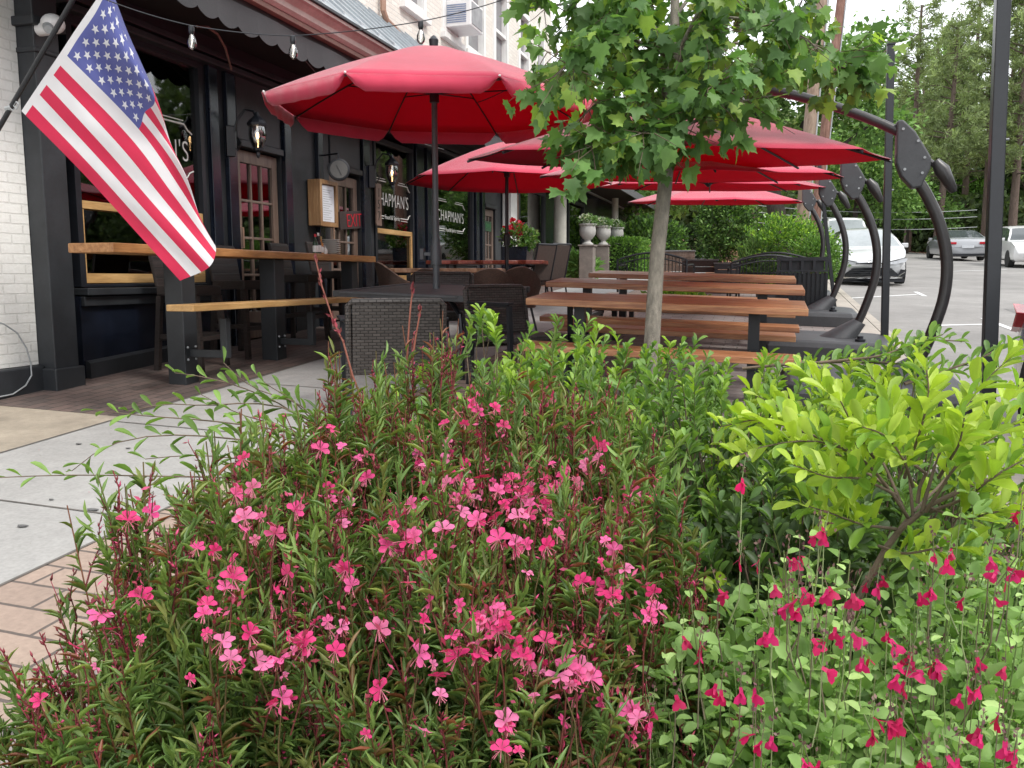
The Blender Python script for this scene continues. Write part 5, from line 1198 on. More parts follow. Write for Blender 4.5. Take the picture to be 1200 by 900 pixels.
for s in (-1, 1):
    b = MB(); vs = [(s*.905, .30, .76), (s*.915, .42, .88), (s*.87, .10, .92), (s*.80, .02, .88), (s*.80, .02, .74), (s*.87, .10, .70)]
    b.add(vs+[(x*.9, y+.1, z) for x, y, z in vs], [tuple(range(6)), tuple(range(11, 5, -1))]+[(i, i+6, (i+1) % 6+6, (i+1) % 6) for i in range(6)]); b.build('tail_lamp', m_rtl, r, bev=.01)
# ================================================================== TREES
def gfar(x, y): return gz(x, y)-.2
NG = [(.21, .265, .12), (.18, .225, .10), (.25, .31, .15), (.14, .18, .085)]
def limb_pts(p, d, L, n=6, droop=0.0, wob=.1):
    pts = [np.array(p, float)]; d = nrm(np.array([d], float))[0]
    for i in range(n-1):
        d = nrm((d+rng.normal(0, wob, 3)+np.array([0, 0, droop]))[None])[0]; pts.append(pts[-1]+d*L/(n-1))
    return pts
def pine(px, D, h, lab, lean=0.0, low=.32, rad=2.6, tw=.2, dens=1.0):
    q = PD(px, 300, D); x, y = q[0], q[1]; g = gfar(x, y); r = empty('pine_tree', (x, y, g), 0, lab, 'tree', 'pines beyond the parking area')
    tp = [np.array([lean*h*t+.08*math.sin(t*5+px), .05*math.sin(t*4), h*t]) for t in np.linspace(0, 1, 9)]
    b = MB(); b.tube(tp, [tw*(1-.8*t)+.03 for t in np.linspace(0, 1, 9)], 9); b.build('trunk', m_bark3, r, smooth=True)
    nb = int(58*dens); brm = []; Ps, Ds = [], []
    for k in range(nb):
        t = low+(1-low)*(k+rng.random())/nb; base = np.array([lean*h*t, 0, h*t]); a_ = rng.random()*6.28; L = rad*(1.15-.8*((t-low)/(1-low))**1.3)*rng.uniform(.6, 1.15)
        pts = limb_pts(base, (math.cos(a_), math.sin(a_), .15), L, 6, .05, .16); brm.append(pts)
        for f in rng.uniform(.35, 1.03, int(13*L/2+4)):
            i = min(int(f*5), 4); p = pts[i]+(pts[i+1]-pts[i])*min(1, f*5-i)+rng.normal(0, .20, 3); Ps.append(p); Ds.append(nrm((pts[i+1]-pts[i]+np.array([0, 0, .25*L/5]))[None])[0])
    A = np.array(brm); rr = np.linspace(.045, .012, 6)[None]*np.ones((len(A), 1)); V, Fc, Cc = tubes_np(A, rr, np.full((len(A), 3), .1), 4); fastmesh('branches', V, Fc, m_bark3, r)
    Ps, Ds = np.array(Ps), np.array(Ds); nb_ = 11; P_ = np.repeat(Ps, nb_, 0)+rng.normal(0, .05, (len(Ps)*nb_, 3)); Dd = nrm(np.repeat(Ds, nb_, 0)*.8+rng.normal(0, .75, (len(P_), 3)))
    ls = rng.uniform(.22, .42, len(P_)); tint = np.repeat(pal(len(Ps), NG, .18), nb_, 0)
    V, Fc, Cc = scatter(*DIAM, P_, Dd, rng.normal(0, 1, (len(P_), 3)), ls, ls*.20, tint); fastmesh('crown', V, Fc, m_folf, r, Cc)
    return r
PINES = [(1012, 66, 13, 0, .25, 2.6), (1062, 56, 15.5, .01, .30, 2.9), (1098, 50, 13, .03, .35, 2.6), (1128, 58, 17, 0, .25, 3.2), (1151, 52, 18, .0, .28, 3.2), (1172, 62, 19, .0, .2, 3.2), (1186, 50, 18, -.01, .26, 3.0), (1206, 57, 18, 0, .2, 3.0), (1235, 50, 17, 0, .3, 3.0), (1035, 72, 14.5, 0, .15, 3.0), (1085, 70, 16, 0, .2, 3.2), (975, 62, 11, 0, .2, 2.5), (880, 50, 11, 0, .3, 2.5), (830, 46, 10, 0, .35, 2.2)]
PL = ['pine at the back left of the two umbrella utility poles gap', 'tall pine above the slim black post', 'leaning pine trunk rising left of the grey sedan', 'broad pine directly behind the grey sedan', 'straight pale trunked pine right of the grey sedan', 'tall dense pine left of the thick black post', 'pine behind the thick black post', 'pine over the white car at the right edge', 'pine at the right edge of the picture', 'short pine low in the gap right of the maple', 'pine standing behind the curved mast of the nearest umbrella', 'thin pine above the tall white vehicle', 'pine beyond the yellow green shrub', 'thin pine above the upright glossy shrub']
PL[0] = 'pine in the far distance above the silver hatchback'
for (px, D, h, ln_, lw, rd), lab in zip(PINES, PL): pine(px, D, h, lab, ln_, lw, rd, .2+.004*(h-10))
def broadleaf(px, D, h, crowns, n, L, cols_, lab, tw=.16, lean=0, bark=None, name='tree', grp='broadleaf trees behind the terrace'):
    q = PD(px, 300, D); x, y = q[0], q[1]; g = gfar(x, y); r = empty('broadleaf_tree', (x, y, g), 0, lab, 'tree', grp)
    b = MB(); fork = h*.35
    b.tube([(0, 0, -.1), (lean*fork*.5, 0, fork*.5), (lean*fork, 0, fork)], [tw*1.2, tw, tw*.85], 10)
    for (cx, cy, cz, ra, rz_) in crowns:
        p0 = np.array([lean*fork, 0, fork*.98]); p1 = np.array([cx, cy, cz]); mid = (p0+p1)/2+np.array([0, 0, -.1*h*.3]); b.tube([p0, mid, p1], [tw*.7, tw*.45, tw*.12], 7)
    b.build('trunk', bark or m_bark2, r, smooth=True); ps = []
    tot = sum(c[3]**2*c[4] for c in crowns)
    for (cx, cy, cz, ra, rz_) in crowns:
        k = max(200, int(n*(ra**2*rz_)/tot)); ncl = 26
        cc = nrm(rng.normal(size=(ncl, 3)))*rng.uniform(.45, 1, (ncl, 1))*np.array([ra, ra, rz_])+np.array([cx, cy, cz]); idx = rng.integers(0, ncl, k); sh = (rng.uniform(.75, 1.25, (ncl, 1)))[idx]
        P_ = cc[idx]+rng.normal(0, .22, (k, 3))*np.array([ra, ra, rz_*.8]); Dn = nrm(P_-np.array([cx, cy, cz])); D_ = nrm(Dn+rng.normal(0, .8, (k, 3))); N = nrm(rng.normal(0, .7, (k, 3))+np.array([0, 0, 1])); ls = L*rng.uniform(.6, 1.3, k)
        ps.append(scatter(*DIAM, P_, D_, N, ls, ls*.62, pal(k, cols_, .15)*sh))
    V, Fc, Cc = merge(ps); fastmesh('crown', V, Fc, m_folf, r, Cc); return r
BG = [(.10, .19, .05), (.13, .23, .065), (.075, .15, .04), (.16, .27, .08)]
broadleaf(925, 33, 9, [(-1.5, 0, 6.5, 2.2, 1.6), (1.2, .5, 7.5, 2.2, 1.8), (-3.2, .5, 5.0, 1.6, 1.2), (2.6, 0, 5.2, 1.4, 1.0)], 11000, .26, BG, 'dark forked oak trunk with spreading green crown behind the terrace umbrellas', .36, -.25)
broadleaf(720, 34, 8, [(-.8, 0, 5.2, 2.0, 1.8), (1.2, .4, 4.6, 1.8, 2.0), (0, 0, 3.0, 2.2, 1.4)], 10000, .24, BG, 'green tree behind the clipped hedge left of the maple trunk', .14)
broadleaf(775, 40, 9, [(0, 0, 5.5, 2.6, 2.4), (2, 0, 4.0, 2.0, 1.8), (-2, 0, 3.6, 2.0, 1.6)], 10000, .26, BG, 'green tree behind the maple trunk beyond the garden path', .15)
broadleaf(835, 52, 11, [(0, 0, 6.5, 3.2, 2.8), (2.5, 0, 4.5, 2.4, 2.0), (-2.5, 0, 4.2, 2.4, 2.0)], 10000, .32, BG+[(.2, .3, .09)], 'light green tree far beyond the upright shrub', .2)
broadleaf(1000, 46, 7.5, [(0, 0, 4.6, 2.4, 2.2), (1.8, 0, 3.6, 1.8, 1.4)], 9000, .24, BG+[(.2, .32, .08)], 'bright green tree behind the curved masts', .15)
broadleaf(1085, 75, 17, [(0, 0, 12.5, 3.6, 4.0), (-3, 0, 10, 3, 3), (3, 0, 9.5, 3, 3)], 14000, .38, BG+[(.18, .30, .09)], 'tall light green tree rising behind the pines right of the slim post', .25)
broadleaf(1125, 60, 6, [(0, 0, 3.8, 2.2, 1.4), (-1.5, 0, 3.0, 1.6, 1.0)], 5000, .26, [(.16, .30, .06), (.12, .24, .05)], 'low bright green understory tree behind the grey sedan', .1)
broadleaf(1062, 52, 5, [(0, 0, 3.0, 1.9, 1.4), (1.5, 0, 2.3, 1.3, 1.0)], 5000, .24, BG, 'small leafy tree between the nearest mast and the slim post', .1)
# far wood: reads as one mass
def wood(name, cx0, cy0, cx1, cy1, depth, hmax, n, L, lab):
    t = rng.random(n); dpt = rng.random(n)*depth; z = rng.random(n)**.8
    dx, dy = cx1-cx0, cy1-cy0; ln = math.hypot(dx, dy); nx, ny = -dy/ln, dx/ln
    x = cx0+dx*t+nx*dpt; y = cy0+dy*t+ny*dpt; top = hmax*(.72+.16*np.sin(t*ln*.21+1)+.10*np.sin(t*ln*.53)+.05*np.sin(t*ln*1.3)); Z = z*top*(.55+.45*np.clip(dpt/depth*1.6, 0, 1))
    P_ = np.stack([x, y, gz(x, y)-.2+Z], 1); ls = L*rng.uniform(.5, 1.4, n); shade = .85+.3*np.sin(x*1.1+y*.7)*np.sin(Z*.9)
    V, Fc, Cc = scatter(*DIAM, P_, rng.normal(0, 1, (n, 3)), rng.normal(0, 1, (n, 3)), ls, ls*.6, pal(n, [(.075, .12, .045), (.105, .16, .06), (.06, .095, .04)], .15)*shade[:, None]); o = fastmesh(name, V, Fc, m_folf, None, Cc); T(o, lab, 'woodland', kind='stuff')
wood('woodland', 62, 66, -26, 92, 14, 12, 46000, .85, 'dense dark wood filling the far distance behind the pines')
wood('woodland_edge', 40, -25, 74, 125, 8, 26, 38000, 1.5, 'dense wood along the far side of the parking area')
wood('woodland_undergrowth', 40, 60, 2, 70, 5, 4.5, 16000, .45, 'dark undergrowth between the pine trunks')
bt = MB()
for k in range(26):
    a_ = k/25; x = 40-40*a_+rng.normal(0, .8); y = 62+14*a_+rng.normal(0, 3); g = gz(x, y)-.3; lx = rng.normal(0, .4)
    r = empty('bare_trunk', (x, y, g), 0, None, None); b = MB(); hh = rng.uniform(9, 13); b.tube([(0, 0, 0), (lx*.5, 0, hh/2), (lx, 0, hh)], [.22, .17, .07], 8); o = b.build('trunk', m_bark3, r, smooth=True)
    b = MB()
    for q in range(5): z = hh*(.4+.12*q); b.tube([(lx*z/hh, 0, z), (lx*z/hh+(-1)**q*.9, 0, z+.25), (lx*z/hh+(-1)**q*1.5, .2, z+.2)], [.05, .03, .015], 4)
    b.build('dead_branch', m_bark3, r); T(r, 'slender bare pine trunk standing in the shaded wood behind the parking area', 'tree', 'bare trunks inside the wood')
# ------------------------------------------------------------------ utility poles
def upole(px0, py0, D, px1, py1, rad, m, lab):
    q = PD(px0, py0, D); x, y = q[0], q[1]; g = gfar(x, y); tp = PD(px1, py1, D); k = 1.5; top = q+(tp-q)*1.35; r = empty('utility_pole', (x, y, g), 0, lab, 'utility pole', 'wooden utility poles')
    b = MB(); L = np.array([x, y, g]); b.tube([(0, 0, -.2), tuple(((q+tp)/2)-L), tuple(top-L)], [rad*1.1, rad, rad*.75], 12); b.build('shaft', m, r, smooth=True)
    b = MB(); c = top-L+np.array([0, 0, -.5]); b.beam(tuple(c+np.array([-1.1, 0, 0])), tuple(c+np.array([1.1, 0, 0])), .1, .12); b.build('cross_arm', m, r)
    b = MB(); b.tube([tuple(np.array([rad*1.05, -.05, .2])), tuple((q+tp)/2-L+np.array([rad*1.02, -.05, 0])), tuple(tp-L+np.array([rad, -.05, 0]))], .02, 5); b.build('ground_wire', m_grey, r); return top
t1 = upole(936, 290, 21, 964, -10, .155, m_pw, 'thick pale wooden utility pole behind the maple and the umbrellas')
t2 = upole(950, 292, 26, 987, -10, .15, m_pw2, 'reddish wooden utility pole leaning right of the pale one')
b = MB(); b.tube(sag(t1+np.array([.9, 0, -.4]), PD(1240, -30, 40), 1.0), .012, 4); T(b.build('power_line', m_black), 'power line running from the pale utility pole towards the pines', 'power line', 'power lines')
for yy, d_ in ((246, 'middle'), (258, 'lowest'), (238, 'highest')):
    b = MB(); b.tube(sag(PD(880, yy+2, 44), PD(1145, yy+8, 46), .25), .016, 4); T(b.build('power_line', m_grey), '%s of three thin grey power lines crossing behind the curved masts' % d_, 'power line', 'power lines')
b = MB(); b.tube([tuple(q) for q in sag(PD(1041, 56, 10.5), PD(985, 78, 20), .2)], .006, 4); T(b.build('power_line', m_grey), 'thin line from the slim black post towards the utility poles', 'power line')
# ------------------------------------------------------------------ maple
MD = 5.3
base = PD(763, 470, MD-.05); mx0, my0 = base[0], base[1]; mg = gz(mx0, my0)
mp = empty('maple_tree', (mx0, my0, mg), 0, 'young maple with a slim pale trunk and lobed leaves in front of the umbrellas', 'tree')
OM = np.array([mx0, my0, mg])
def mpt(px, py, dd=0.0): return PD(px, py, MD+dd)-OM
tr_ = [np.array([0, 0, -.05]), mpt(764, 400), mpt(770, 300), mpt(779, 220), mpt(786, 150), mpt(790, 60), mpt(792, -60, .05), mpt(796, -200, .1), mpt(800, -330, .1)]
b = MB(); b.tube(tr_, [.062, .05, .046, .045, .038, .03, .024, .016, .008], 12)
b.build('trunk', m_bark, mp, smooth=True)
limbs = []
def limb(pts, r0):
    limbs.append(([np.array(p) for p in pts], r0))
limb([mpt(784, 175), mpt(800, 150, -.1), mpt(850, 122, -.2), mpt(905, 112, -.25)], .014)
limb([mpt(782, 190), mpt(765, 165, -.1), mpt(738, 130, -.25), mpt(700, 120, -.3), mpt(668, 150, -.3)], .015)
limb([mpt(788, 140), mpt(810, 90, .1), mpt(860, 50, .2), mpt(940, 60, .2), mpt(1000, 85, .2)], .018)
limb([mpt(788, 130), mpt(765, 80, -.1), mpt(720, 30, -.2), mpt(660, 5, -.25), mpt(615, 10, -.25)], .018)
limb([mpt(789, 120), mpt(800, 50, -.3), mpt(830, -10, -.5), mpt(880, -50, -.6)], .016)
limb([mpt(789, 110), mpt(780, 50, .3), mpt(750, -30, .6), mpt(700, -70, .8)], .016)
limb([mpt(790, 80), mpt(830, 20, .4), mpt(900, -10, .7), mpt(960, 0, .8)], .015)
limb([mpt(790, 60), mpt(740, 0, -.4), mpt(690, -60, -.6), mpt(650, -70, -.6)], .014)
limb([mpt(791, 20), mpt(850, -60, .1), mpt(920, -90, .2)], .013)
limb([mpt(792, -40), mpt(760, -120, 0), mpt(720, -170, .1)], .012)
limb([mpt(792, -60), mpt(840, -150, .2), mpt(870, -230, .2)], .012)
limb([mpt(795, -150), mpt(770, -230, .1), mpt(760, -300, .1)], .01)
limb([mpt(781, 195), mpt(755, 175, -.2), mpt(715, 165, -.35), mpt(672, 178, -.4)], .010)
limb([mpt(784, 185), mpt(770, 150, -.3), mpt(740, 160, -.5)], .008)
limb([mpt(790, 60), mpt(850, 20, -.2), mpt(910, 25, -.4), mpt(965, 60, -.4)], .012)
limb([mpt(790, 70), mpt(730, 40, -.3), mpt(690, 50, -.5), mpt(650, 90, -.5)], .012)
limb([mpt(950, 62, .2), mpt(985, 70, .1), mpt(1012, 60, .1)], .006)
limb([mpt(786, 160), mpt(815, 118, -.35), mpt(860, 85, -.6)], .012)
limb([mpt(786, 150), mpt(750, 100, .3), mpt(690, 75, .5), mpt(640, 60, .5)], .012)
b = MB(); tips = []
for pts, r0 in limbs:
    b.tube(pts, [r0*(1-.75*i/(len(pts)-1)) for i in range(len(pts))], 7)
    for i in range(len(pts)-1):
        L_ = np.linalg.norm(pts[i+1]-pts[i])
        for k in range(int(L_/.030)+1):
            t = rng.random(); f = (i+t)/(len(pts)-1)
            if f < .18: continue
            p = pts[i]+(pts[i+1]-pts[i])*t; d = nrm((pts[i+1]-pts[i])[None])[0]; dd = nrm((d*.5+rng.normal(0, .75, 3)+np.array([0, 0, -.05]))[None])[0]; L2 = rng.uniform(.10, .36)
            q_ = limb_pts(p, dd, L2, 4, -.12, .15); tips.append(q_)
b.build('branches', m_bark, mp, smooth=True)
A = np.array(tips); V, Fc, Cc = tubes_np(A, np.linspace(.004, .0015, 4)[None]*np.ones((len(A), 1)), np.full((len(A), 3), .1), 4); fastmesh('twigs', V, Fc, m_twig, mp)
# lobed maple leaf outline (fan from the base)
half = [(0, 0), (.10, .02), (.30, -.06), (.34, .10), (.52, .22), (.40, .32), (.50, .56), (.30, .50), (.20, .56), (.16, .78), (.06, .86), (0, 1.0)]
out = half+[(-x, y) for x, y in half[-2:0:-1]]
tv = [(x, y, .10*abs(x)) for x, y in out]; tv.append((0, .35, 0)); c_i = len(tv)-1; n_ = len(out); tf = [(c_i, i, (i+1) % n_) for i in range(n_)]
LP, LD = [], []
for q_ in tips:
    for k in range(rng.integers(4, 8)):
        f = rng.uniform(.3, 1); i = min(int(f*3), 2); p = q_[i]+(q_[i+1]-q_[i])*(f*3-i); LP.append(p+rng.normal(0, .025, 3)); LD.append(rng.normal(0, .6, 3)+nrm((q_[-1]-q_[0])[None])[0]*.6+np.array([0, 0, -.75]))
LP, LD = np.array(LP), np.array(LD); n = len(LP); N = nrm(np.stack([rng.normal(0, .5, n), rng.normal(-.35, .5, n), np.full(n, .75)], 1)); ls = rng.uniform(.065, .128, n)
V, Fc, Cc = scatter(tv, tf, LP+nrm(LD)*.02, LD, N, ls, ls*1.05, pal(n, [(.12, .225, .065), (.095, .19, .06), (.145, .265, .075), (.11, .215, .065), (.08, .16, .05), (.24, .36, .07)], .12), curl=.25)
fastmesh('foliage', V, Fc, m_folm, mp, Cc, smooth=False)
print('maple leaves', n)
# ================================================================== FOREGROUND PLANTING
def W3_(px, py, D): return PD(px, py, D)
class Dome:
    def __init__(s, u, d, ru, rd, top, base=.28):
        s.c = UD(u, d, base); s.r = np.array([ru, rd, top-base]); s.f2 = np.array([-math.sin(yaw), math.cos(yaw), 0.0]); s.B = np.stack([rt, s.f2, np.array([0, 0, 1.0])])
        s.root = UD(u, d, 0.0); s.root[2] = gz(s.root[0], s.root[1])+.02
    def pts(s, n, k0=.85, k1=1.06, zmin=-.35):
        d = nrm(rng.normal(size=(n*3, 3))); d = d[d[:, 2] > zmin][:n]; k = rng.uniform(k0, k1, (len(d), 1))
        lump = 1+.07*np.sin(d[:, 0:1]*8+s.c[0]*5)+.06*np.sin(d[:, 1:2]*9+2)
        return s.c+((d*s.r*k*lump)@s.B), d@s.B
    def hit(s, px, py):
        o = (C0-s.c)@s.B.T/s.r; d = ray(px, py)@s.B.T/s.r; a = d@d; b = 2*o@d; c = o@o-1; D = b*b-4*a*c
        return (-b-math.sqrt(D))/(2*a) if D > 0 else None
def stems_from(root, tips, spread=.10, m=8, out=.55):
    """arching stems: leave the root low and turn upright at the tip"""
    n = len(tips); r0 = root+rng.normal(0, spread, (n, 3))*np.array([1, 1, 0]); t = np.linspace(0, 1, m)[None, :, None]
    mid = r0*.5+tips*.5; mid[:, :2] = r0[:, :2]*(1-out)+tips[:, :2]*out; mid[:, 2] = r0[:, 2]*.55+tips[:, 2]*.45-.04
    return r0[:, None]*(1-t)**2+mid[:, None]*2*t*(1-t)+tips[:, None]*t*t
def interp(paths, idx, f):
    m = paths.shape[1]; x = f*(m-1); i = np.minimum(x.astype(int), m-2); a = (x-i)[:, None]
    return paths[idx, i]*(1-a)+paths[idx, i+1]*a, nrm(paths[idx, i+1]-paths[idx, i])
GL = [(.145, .225, .055), (.12, .20, .055), (.175, .26, .07), (.10, .17, .055), (.20, .245, .065)]
GLr = [(.22, .075, .04), (.17, .10, .04), (.16, .18, .05)]
BUD = [(.24, .035, .05), (.19, .04, .045), (.30, .05, .075), (.15, .035, .035)]
PK = [(.80, .075, .29), (.84, .13, .38), (.76, .05, .23), (.82, .20, .43), (.72, .035, .20)]
# gaura flower: four spoon petals held upward and eight hanging stamens
def petal_quads(n_p, L, W, spread=.9, cup=.3):
    tv, tf = [], []
    prof = [(0, .12), (.30, .42), (.68, 1.0), (1.0, .42)]
    for k in range(n_p):
        a_ = R((-85, -28, 28, 85)[k]); ca, sa = math.cos(a_), math.sin(a_); b0 = len(tv)
        for y, w_ in prof:
            for s in (-.5, 0, .5):
                lx, ly, lz = s*w_*W, y*L, cup*L*(y-y*y*.8)+(.10*W*w_ if s else 0)
                tv.append((lx*ca-ly*sa, lx*sa+ly*ca, lz))
        for i in range(3):
            for j in range(2): q = b0+i*3+j; tf.append((q, q+1, q+4, q+3))
    return tv, tf
PET4 = petal_quads(4, .0150, .0098, cup=.45)
def orient(tv, c, n, roll, s):
    n = nrm(np.array([n], float))[0]; a = np.array([0, 0, 1.]) if abs(n[2]) < .9 else np.array([1., 0, 0]); x = nrm(np.cross(a, n)[None])[0]; y = np.cross(n, x)
    cr_, sr = math.cos(roll), math.sin(roll); X = x*cr_+y*sr; Y = -x*sr+y*cr_
    tv = np.array(tv)*s; return c+tv[:, 0:1]*X+tv[:, 1:2]*Y+tv[:, 2:3]*n
def flower_geo(c, n, s=1.0, tint=None):
    tv, tf = PET4; cc = np.array(PK[rng.integers(0, len(PK))]) if tint is None else tint
    tv = np.array(tv)*np.array([1, 1, rng.uniform(.3, 2.2)])+np.array(tv)[:, [1, 0, 2]]*rng.normal(0, .06, 3)*np.array([1, 1, 0]); V = orient(tv, c, n, rng.normal(0, .55), s); r_ = np.linalg.norm(np.array(tv)[:, :2], axis=1)/.016
    C = cc*(1.0+.25*(r_[:, None]-.4)); return V, np.array(tf), np.clip(C*rng.uniform(.9, 1.1), 0, 1)
def stamens(c, n, s=1.0):
    b = []; 
    for k in range(6):
        d = nrm((np.array(n)*.5+rng.normal(0, .35, 3)+np.array([0, 0, -.75]))[None])[0]; p = np.array([c, c+d*.007*s, c+d*.015*s+np.array([0, 0, -.001])]); b.append(p)
    return tubes_np(np.array(b), np.array([[.0005, .0004, .0008]]*6), np.full((6, 3), 1.)*np.array([.75, .25, .35]), 3)
def gaura(dome, nst, lab, extra=0, seed=0, leafn=78, bias=None):
    r = empty('gaura_plant', tuple(dome.root), 0, lab, 'flowering plant', 'pink gaura plants in the foreground bed')
    O = dome.root; tips, nr = dome.pts(nst, .80, 1.08, -.15); nst = len(tips); tips = tips-O
    tips = tips+nr*rng.uniform(-.03, .05, (nst, 1))+np.array([0, 0, .02]); P_ = stems_from(np.zeros(3), tips, .07, 9, .62)
    rr = np.linspace(.0026, .0010, 9)[None]*np.ones((nst, 1)); parts = [tubes_np(P_, rr, pal(nst, [(.17, .13, .05), (.14, .16, .05), (.20, .08, .045)], .1), 4)]
    V, Fc, Cc = parts[0]; fastmesh('stems', V, Fc, m_stemr, r, Cc)
    n = nst*leafn; idx = rng.integers(0, nst, n); f = rng.uniform(.12, .95, n)**.62; p, d = interp(P_, idx, f)
    a_ = rng.normal(0, 1, (n, 3)); sd_ = nrm(a_-d*(a_*d).sum(1, keepdims=True)); D = nrm(d*.75+sd_*.75+np.array([0, 0, .12])); N = nrm(d+rng.normal(0, .35, (n, 3))-sd_*.2+np.array([0, 0, .4]))
    L = rng.uniform(.034, .066, n)*(1.1-.45*f); col_ = pal(n, GL, .14); red = (f > .80) & (rng.random(n) < .22); col_[red] = pal(int(red.sum()), GLr, .1)
    V, Fc, Cc = scatter(*LANCE, p, D, N, L, L*rng.uniform(.11, .17, n), col_, curl=.25); fastmesh('foliage', V, Fc, m_folg, r, Cc)
    # side shoots of young upright leaves near the surface
    ns = nst*3; ix = rng.integers(0, nst, ns); fs = rng.uniform(.6, .95, ns); p, d = interp(P_, ix, fs); k = 12; P2 = np.repeat(p, k, 0); d2 = nrm(np.repeat(d+rng.normal(0, .35, (ns, 3))+np.array([0, 0, .5]), k, 0)); t = np.tile(np.linspace(0, 1, k), ns)[:, None]
    P2 = P2+d2*t*.075; D = nrm(d2*1.2+rng.normal(0, .42, (ns*k, 3))); L = rng.uniform(.018, .038, ns*k); cl = np.repeat(pal(ns, GL[:3]+GL[:3]+GLr[2:], .12), k, 0)
    V, Fc, Cc = scatter(*LANCE, P2, D, rng.normal(0, 1, (ns*k, 3)), L, L*.17, cl, curl=.1); fastmesh('young_shoots', V, Fc, m_folg, r, Cc)
    # dark red flower spikes: wand with buds on the upper part, standing above the leaves
    nb = int(nst*1.6); ix = rng.integers(0, nst, nb); base_ = P_[ix, 7]; dirn = nrm(P_[ix, 8]-P_[ix, 6]); up_ = nrm(dirn*.6+rng.normal(0, .22, (nb, 3))+np.array([0, 0, .85])); Ls = rng.uniform(.06, .15, nb)
    t = np.linspace(0, 1, 5)[None, :, None]; W_ = base_[:, None]+up_[:, None]*t*Ls[:, None, None]+rng.normal(0, .004, (nb, 5, 3))*t; V1 = tubes_np(W_, np.linspace(.0015, .0008, 5)[None]*np.ones((nb, 1)), pal(nb, BUD, .1), 4)
    kb_ = 15; ix2 = np.repeat(np.arange(nb), kb_); f = rng.uniform(.2, 1.03, nb*kb_); p, d = interp(W_, ix2, np.clip(f, 0, .999)); D = nrm(d*1.1+rng.normal(0, .55, (nb*kb_, 3))); L = rng.uniform(.006, .014, nb*kb_)
    bt = ([(-.5, .4, 0), (0, .4, -.5), (.5, .4, 0), (0, .4, .5), (0, 0, 0), (0, 1, 0)], [(4, 0, 1, 1), (4, 1, 2, 2), (4, 2, 3, 3), (4, 3, 0, 0), (5, 1, 0, 0), (5, 2, 1, 1), (5, 3, 2, 2), (5, 0, 3, 3)])
    # buds as slim four sided spindles
    bt = ([(-.5, .45, 0), (0, .45, -.14), (.5, .45, 0), (0, .45, .14), (0, 0, 0), (0, 1, 0), (-.02, 0, 0), (.02, 1, 0)], [(4, 1, 0, 6), (4, 2, 1, 6), (4, 3, 2, 6), (4, 0, 3, 6), (5, 0, 1, 7), (5, 1, 2, 7), (5, 2, 3, 7), (5, 3, 0, 7)])
    cb = pal(nb*kb_, BUD, .15); pinkish = rng.random(nb*kb_) < .16; cb[pinkish] = pal(int(pinkish.sum()), [(.55, .05, .14), (.65, .09, .22)], .1)
    V2 = scatter(*bt, p, D, rng.normal(0, 1, (nb*kb_, 3)), L, L*.30, cb); V, Fc, Cc = merge([V1, V2]); fastmesh('bud_spikes', V, Fc, m_stemr, r, Cc)
    r['_tips'] = 1; return r, W_+O, O
def add_flower(r, O, c, n, s, stem_from=None):
    V, Fc, Cc = flower_geo(c-O, n, s); o = fastmesh('flower', V, Fc, m_petal, r, Cc)
    V, Fc, Cc = stamens(c-O, n, s); fastmesh('stamens', V, Fc, m_petal, o, Cc); return o
D1 = Dome(-.13, 1.86, .52, .36, 1.02); D2 = Dome(-.44, 1.30, .38, .34, .87, .2); D3 = Dome(-.06, 1.26, .34, .34, .84, .2); D4 = Dome(.17, 1.30, .20, .34, .80, .2); D5 = Dome(-.37, 1.68, .36, .32, .94, .2)
D6 = Dome(.10, 1.66, .30, .30, .90, .2)
G1 = gaura(D1, 640, 'tallest pink gaura plant at the back of the clump, in front of the wicker armchair')
G5 = gaura(D5, 420, 'pink gaura plant at the left back of the clump beside the concrete sidewalk')
G2 = gaura(D2, 420, 'pink gaura plant at the front left reaching over the tan pavers')
G6 = gaura(D6, 400, 'pink gaura plant at the right back of the clump against the green shrub')
G3 = gaura(D3, 460, 'pink gaura plant in the front middle of the clump with many open flowers')
G4 = gaura(D4, 330, 'pink gaura plant at the front right of the clump beside the red salvia')
GA = [(D1, G1), (D5, G5), (D2, G2), (D6, G6), (D3, G3), (D4, G4)]
FL = [(375,527),(297,546),(243,709),(322,625),(165,700),(260,752),(293,744),(327,772),(330,818),(338,672),(400,614),(408,590),(440,607),(405,668),(412,687),(384,574),(399,735),(443,737),(386,738),(357,752),(446,808),(491,768),(536,770),(503,587),(475,634),(484,628),(520,540),(553,476),(560,484),(490,532),(492,545),(503,586),(548,575),(556,585),(533,562),(600,562),(622,572),(637,578),(608,606),(620,604),(585,632),(604,637),(668,613),(680,620),(663,618),(702,538),(687,545),(706,525),(648,465),(652,572),(765,585),(776,600),(762,592),(787,590),(812,612),(800,640),(803,632),(718,698),(732,668),(712,695),(770,714),(590,500),(620,775),(612,770),(638,752),(664,780),(676,790),(680,785),(692,796),(742,838),(736,835),(561,766),(578,722),(583,740),(590,726),(568,735),(553,725),(593,846),(590,850),(530,745),(118,720),(66,680),(47,822),(36,738),(150,610),(177,602),(205,555),(86,648),(273,678),(265,690),(355,760),(346,598),(287,608),(275,580),(422,410),(383,405),(367,420),(402,420),(655,790),(760,723),(792,652),(830,640),(815,622),(745,582),(730,600),(715,632),(640,640),(560,610),(540,600),(430,560),(470,600),(455,640),(500,655),(520,620),(575,600),(610,585),(645,590),(660,560),(590,575),(565,560),(545,545)]
cam_dir = lambda p: nrm((C0-p)[None])[0]
nfl = 0; rest = []
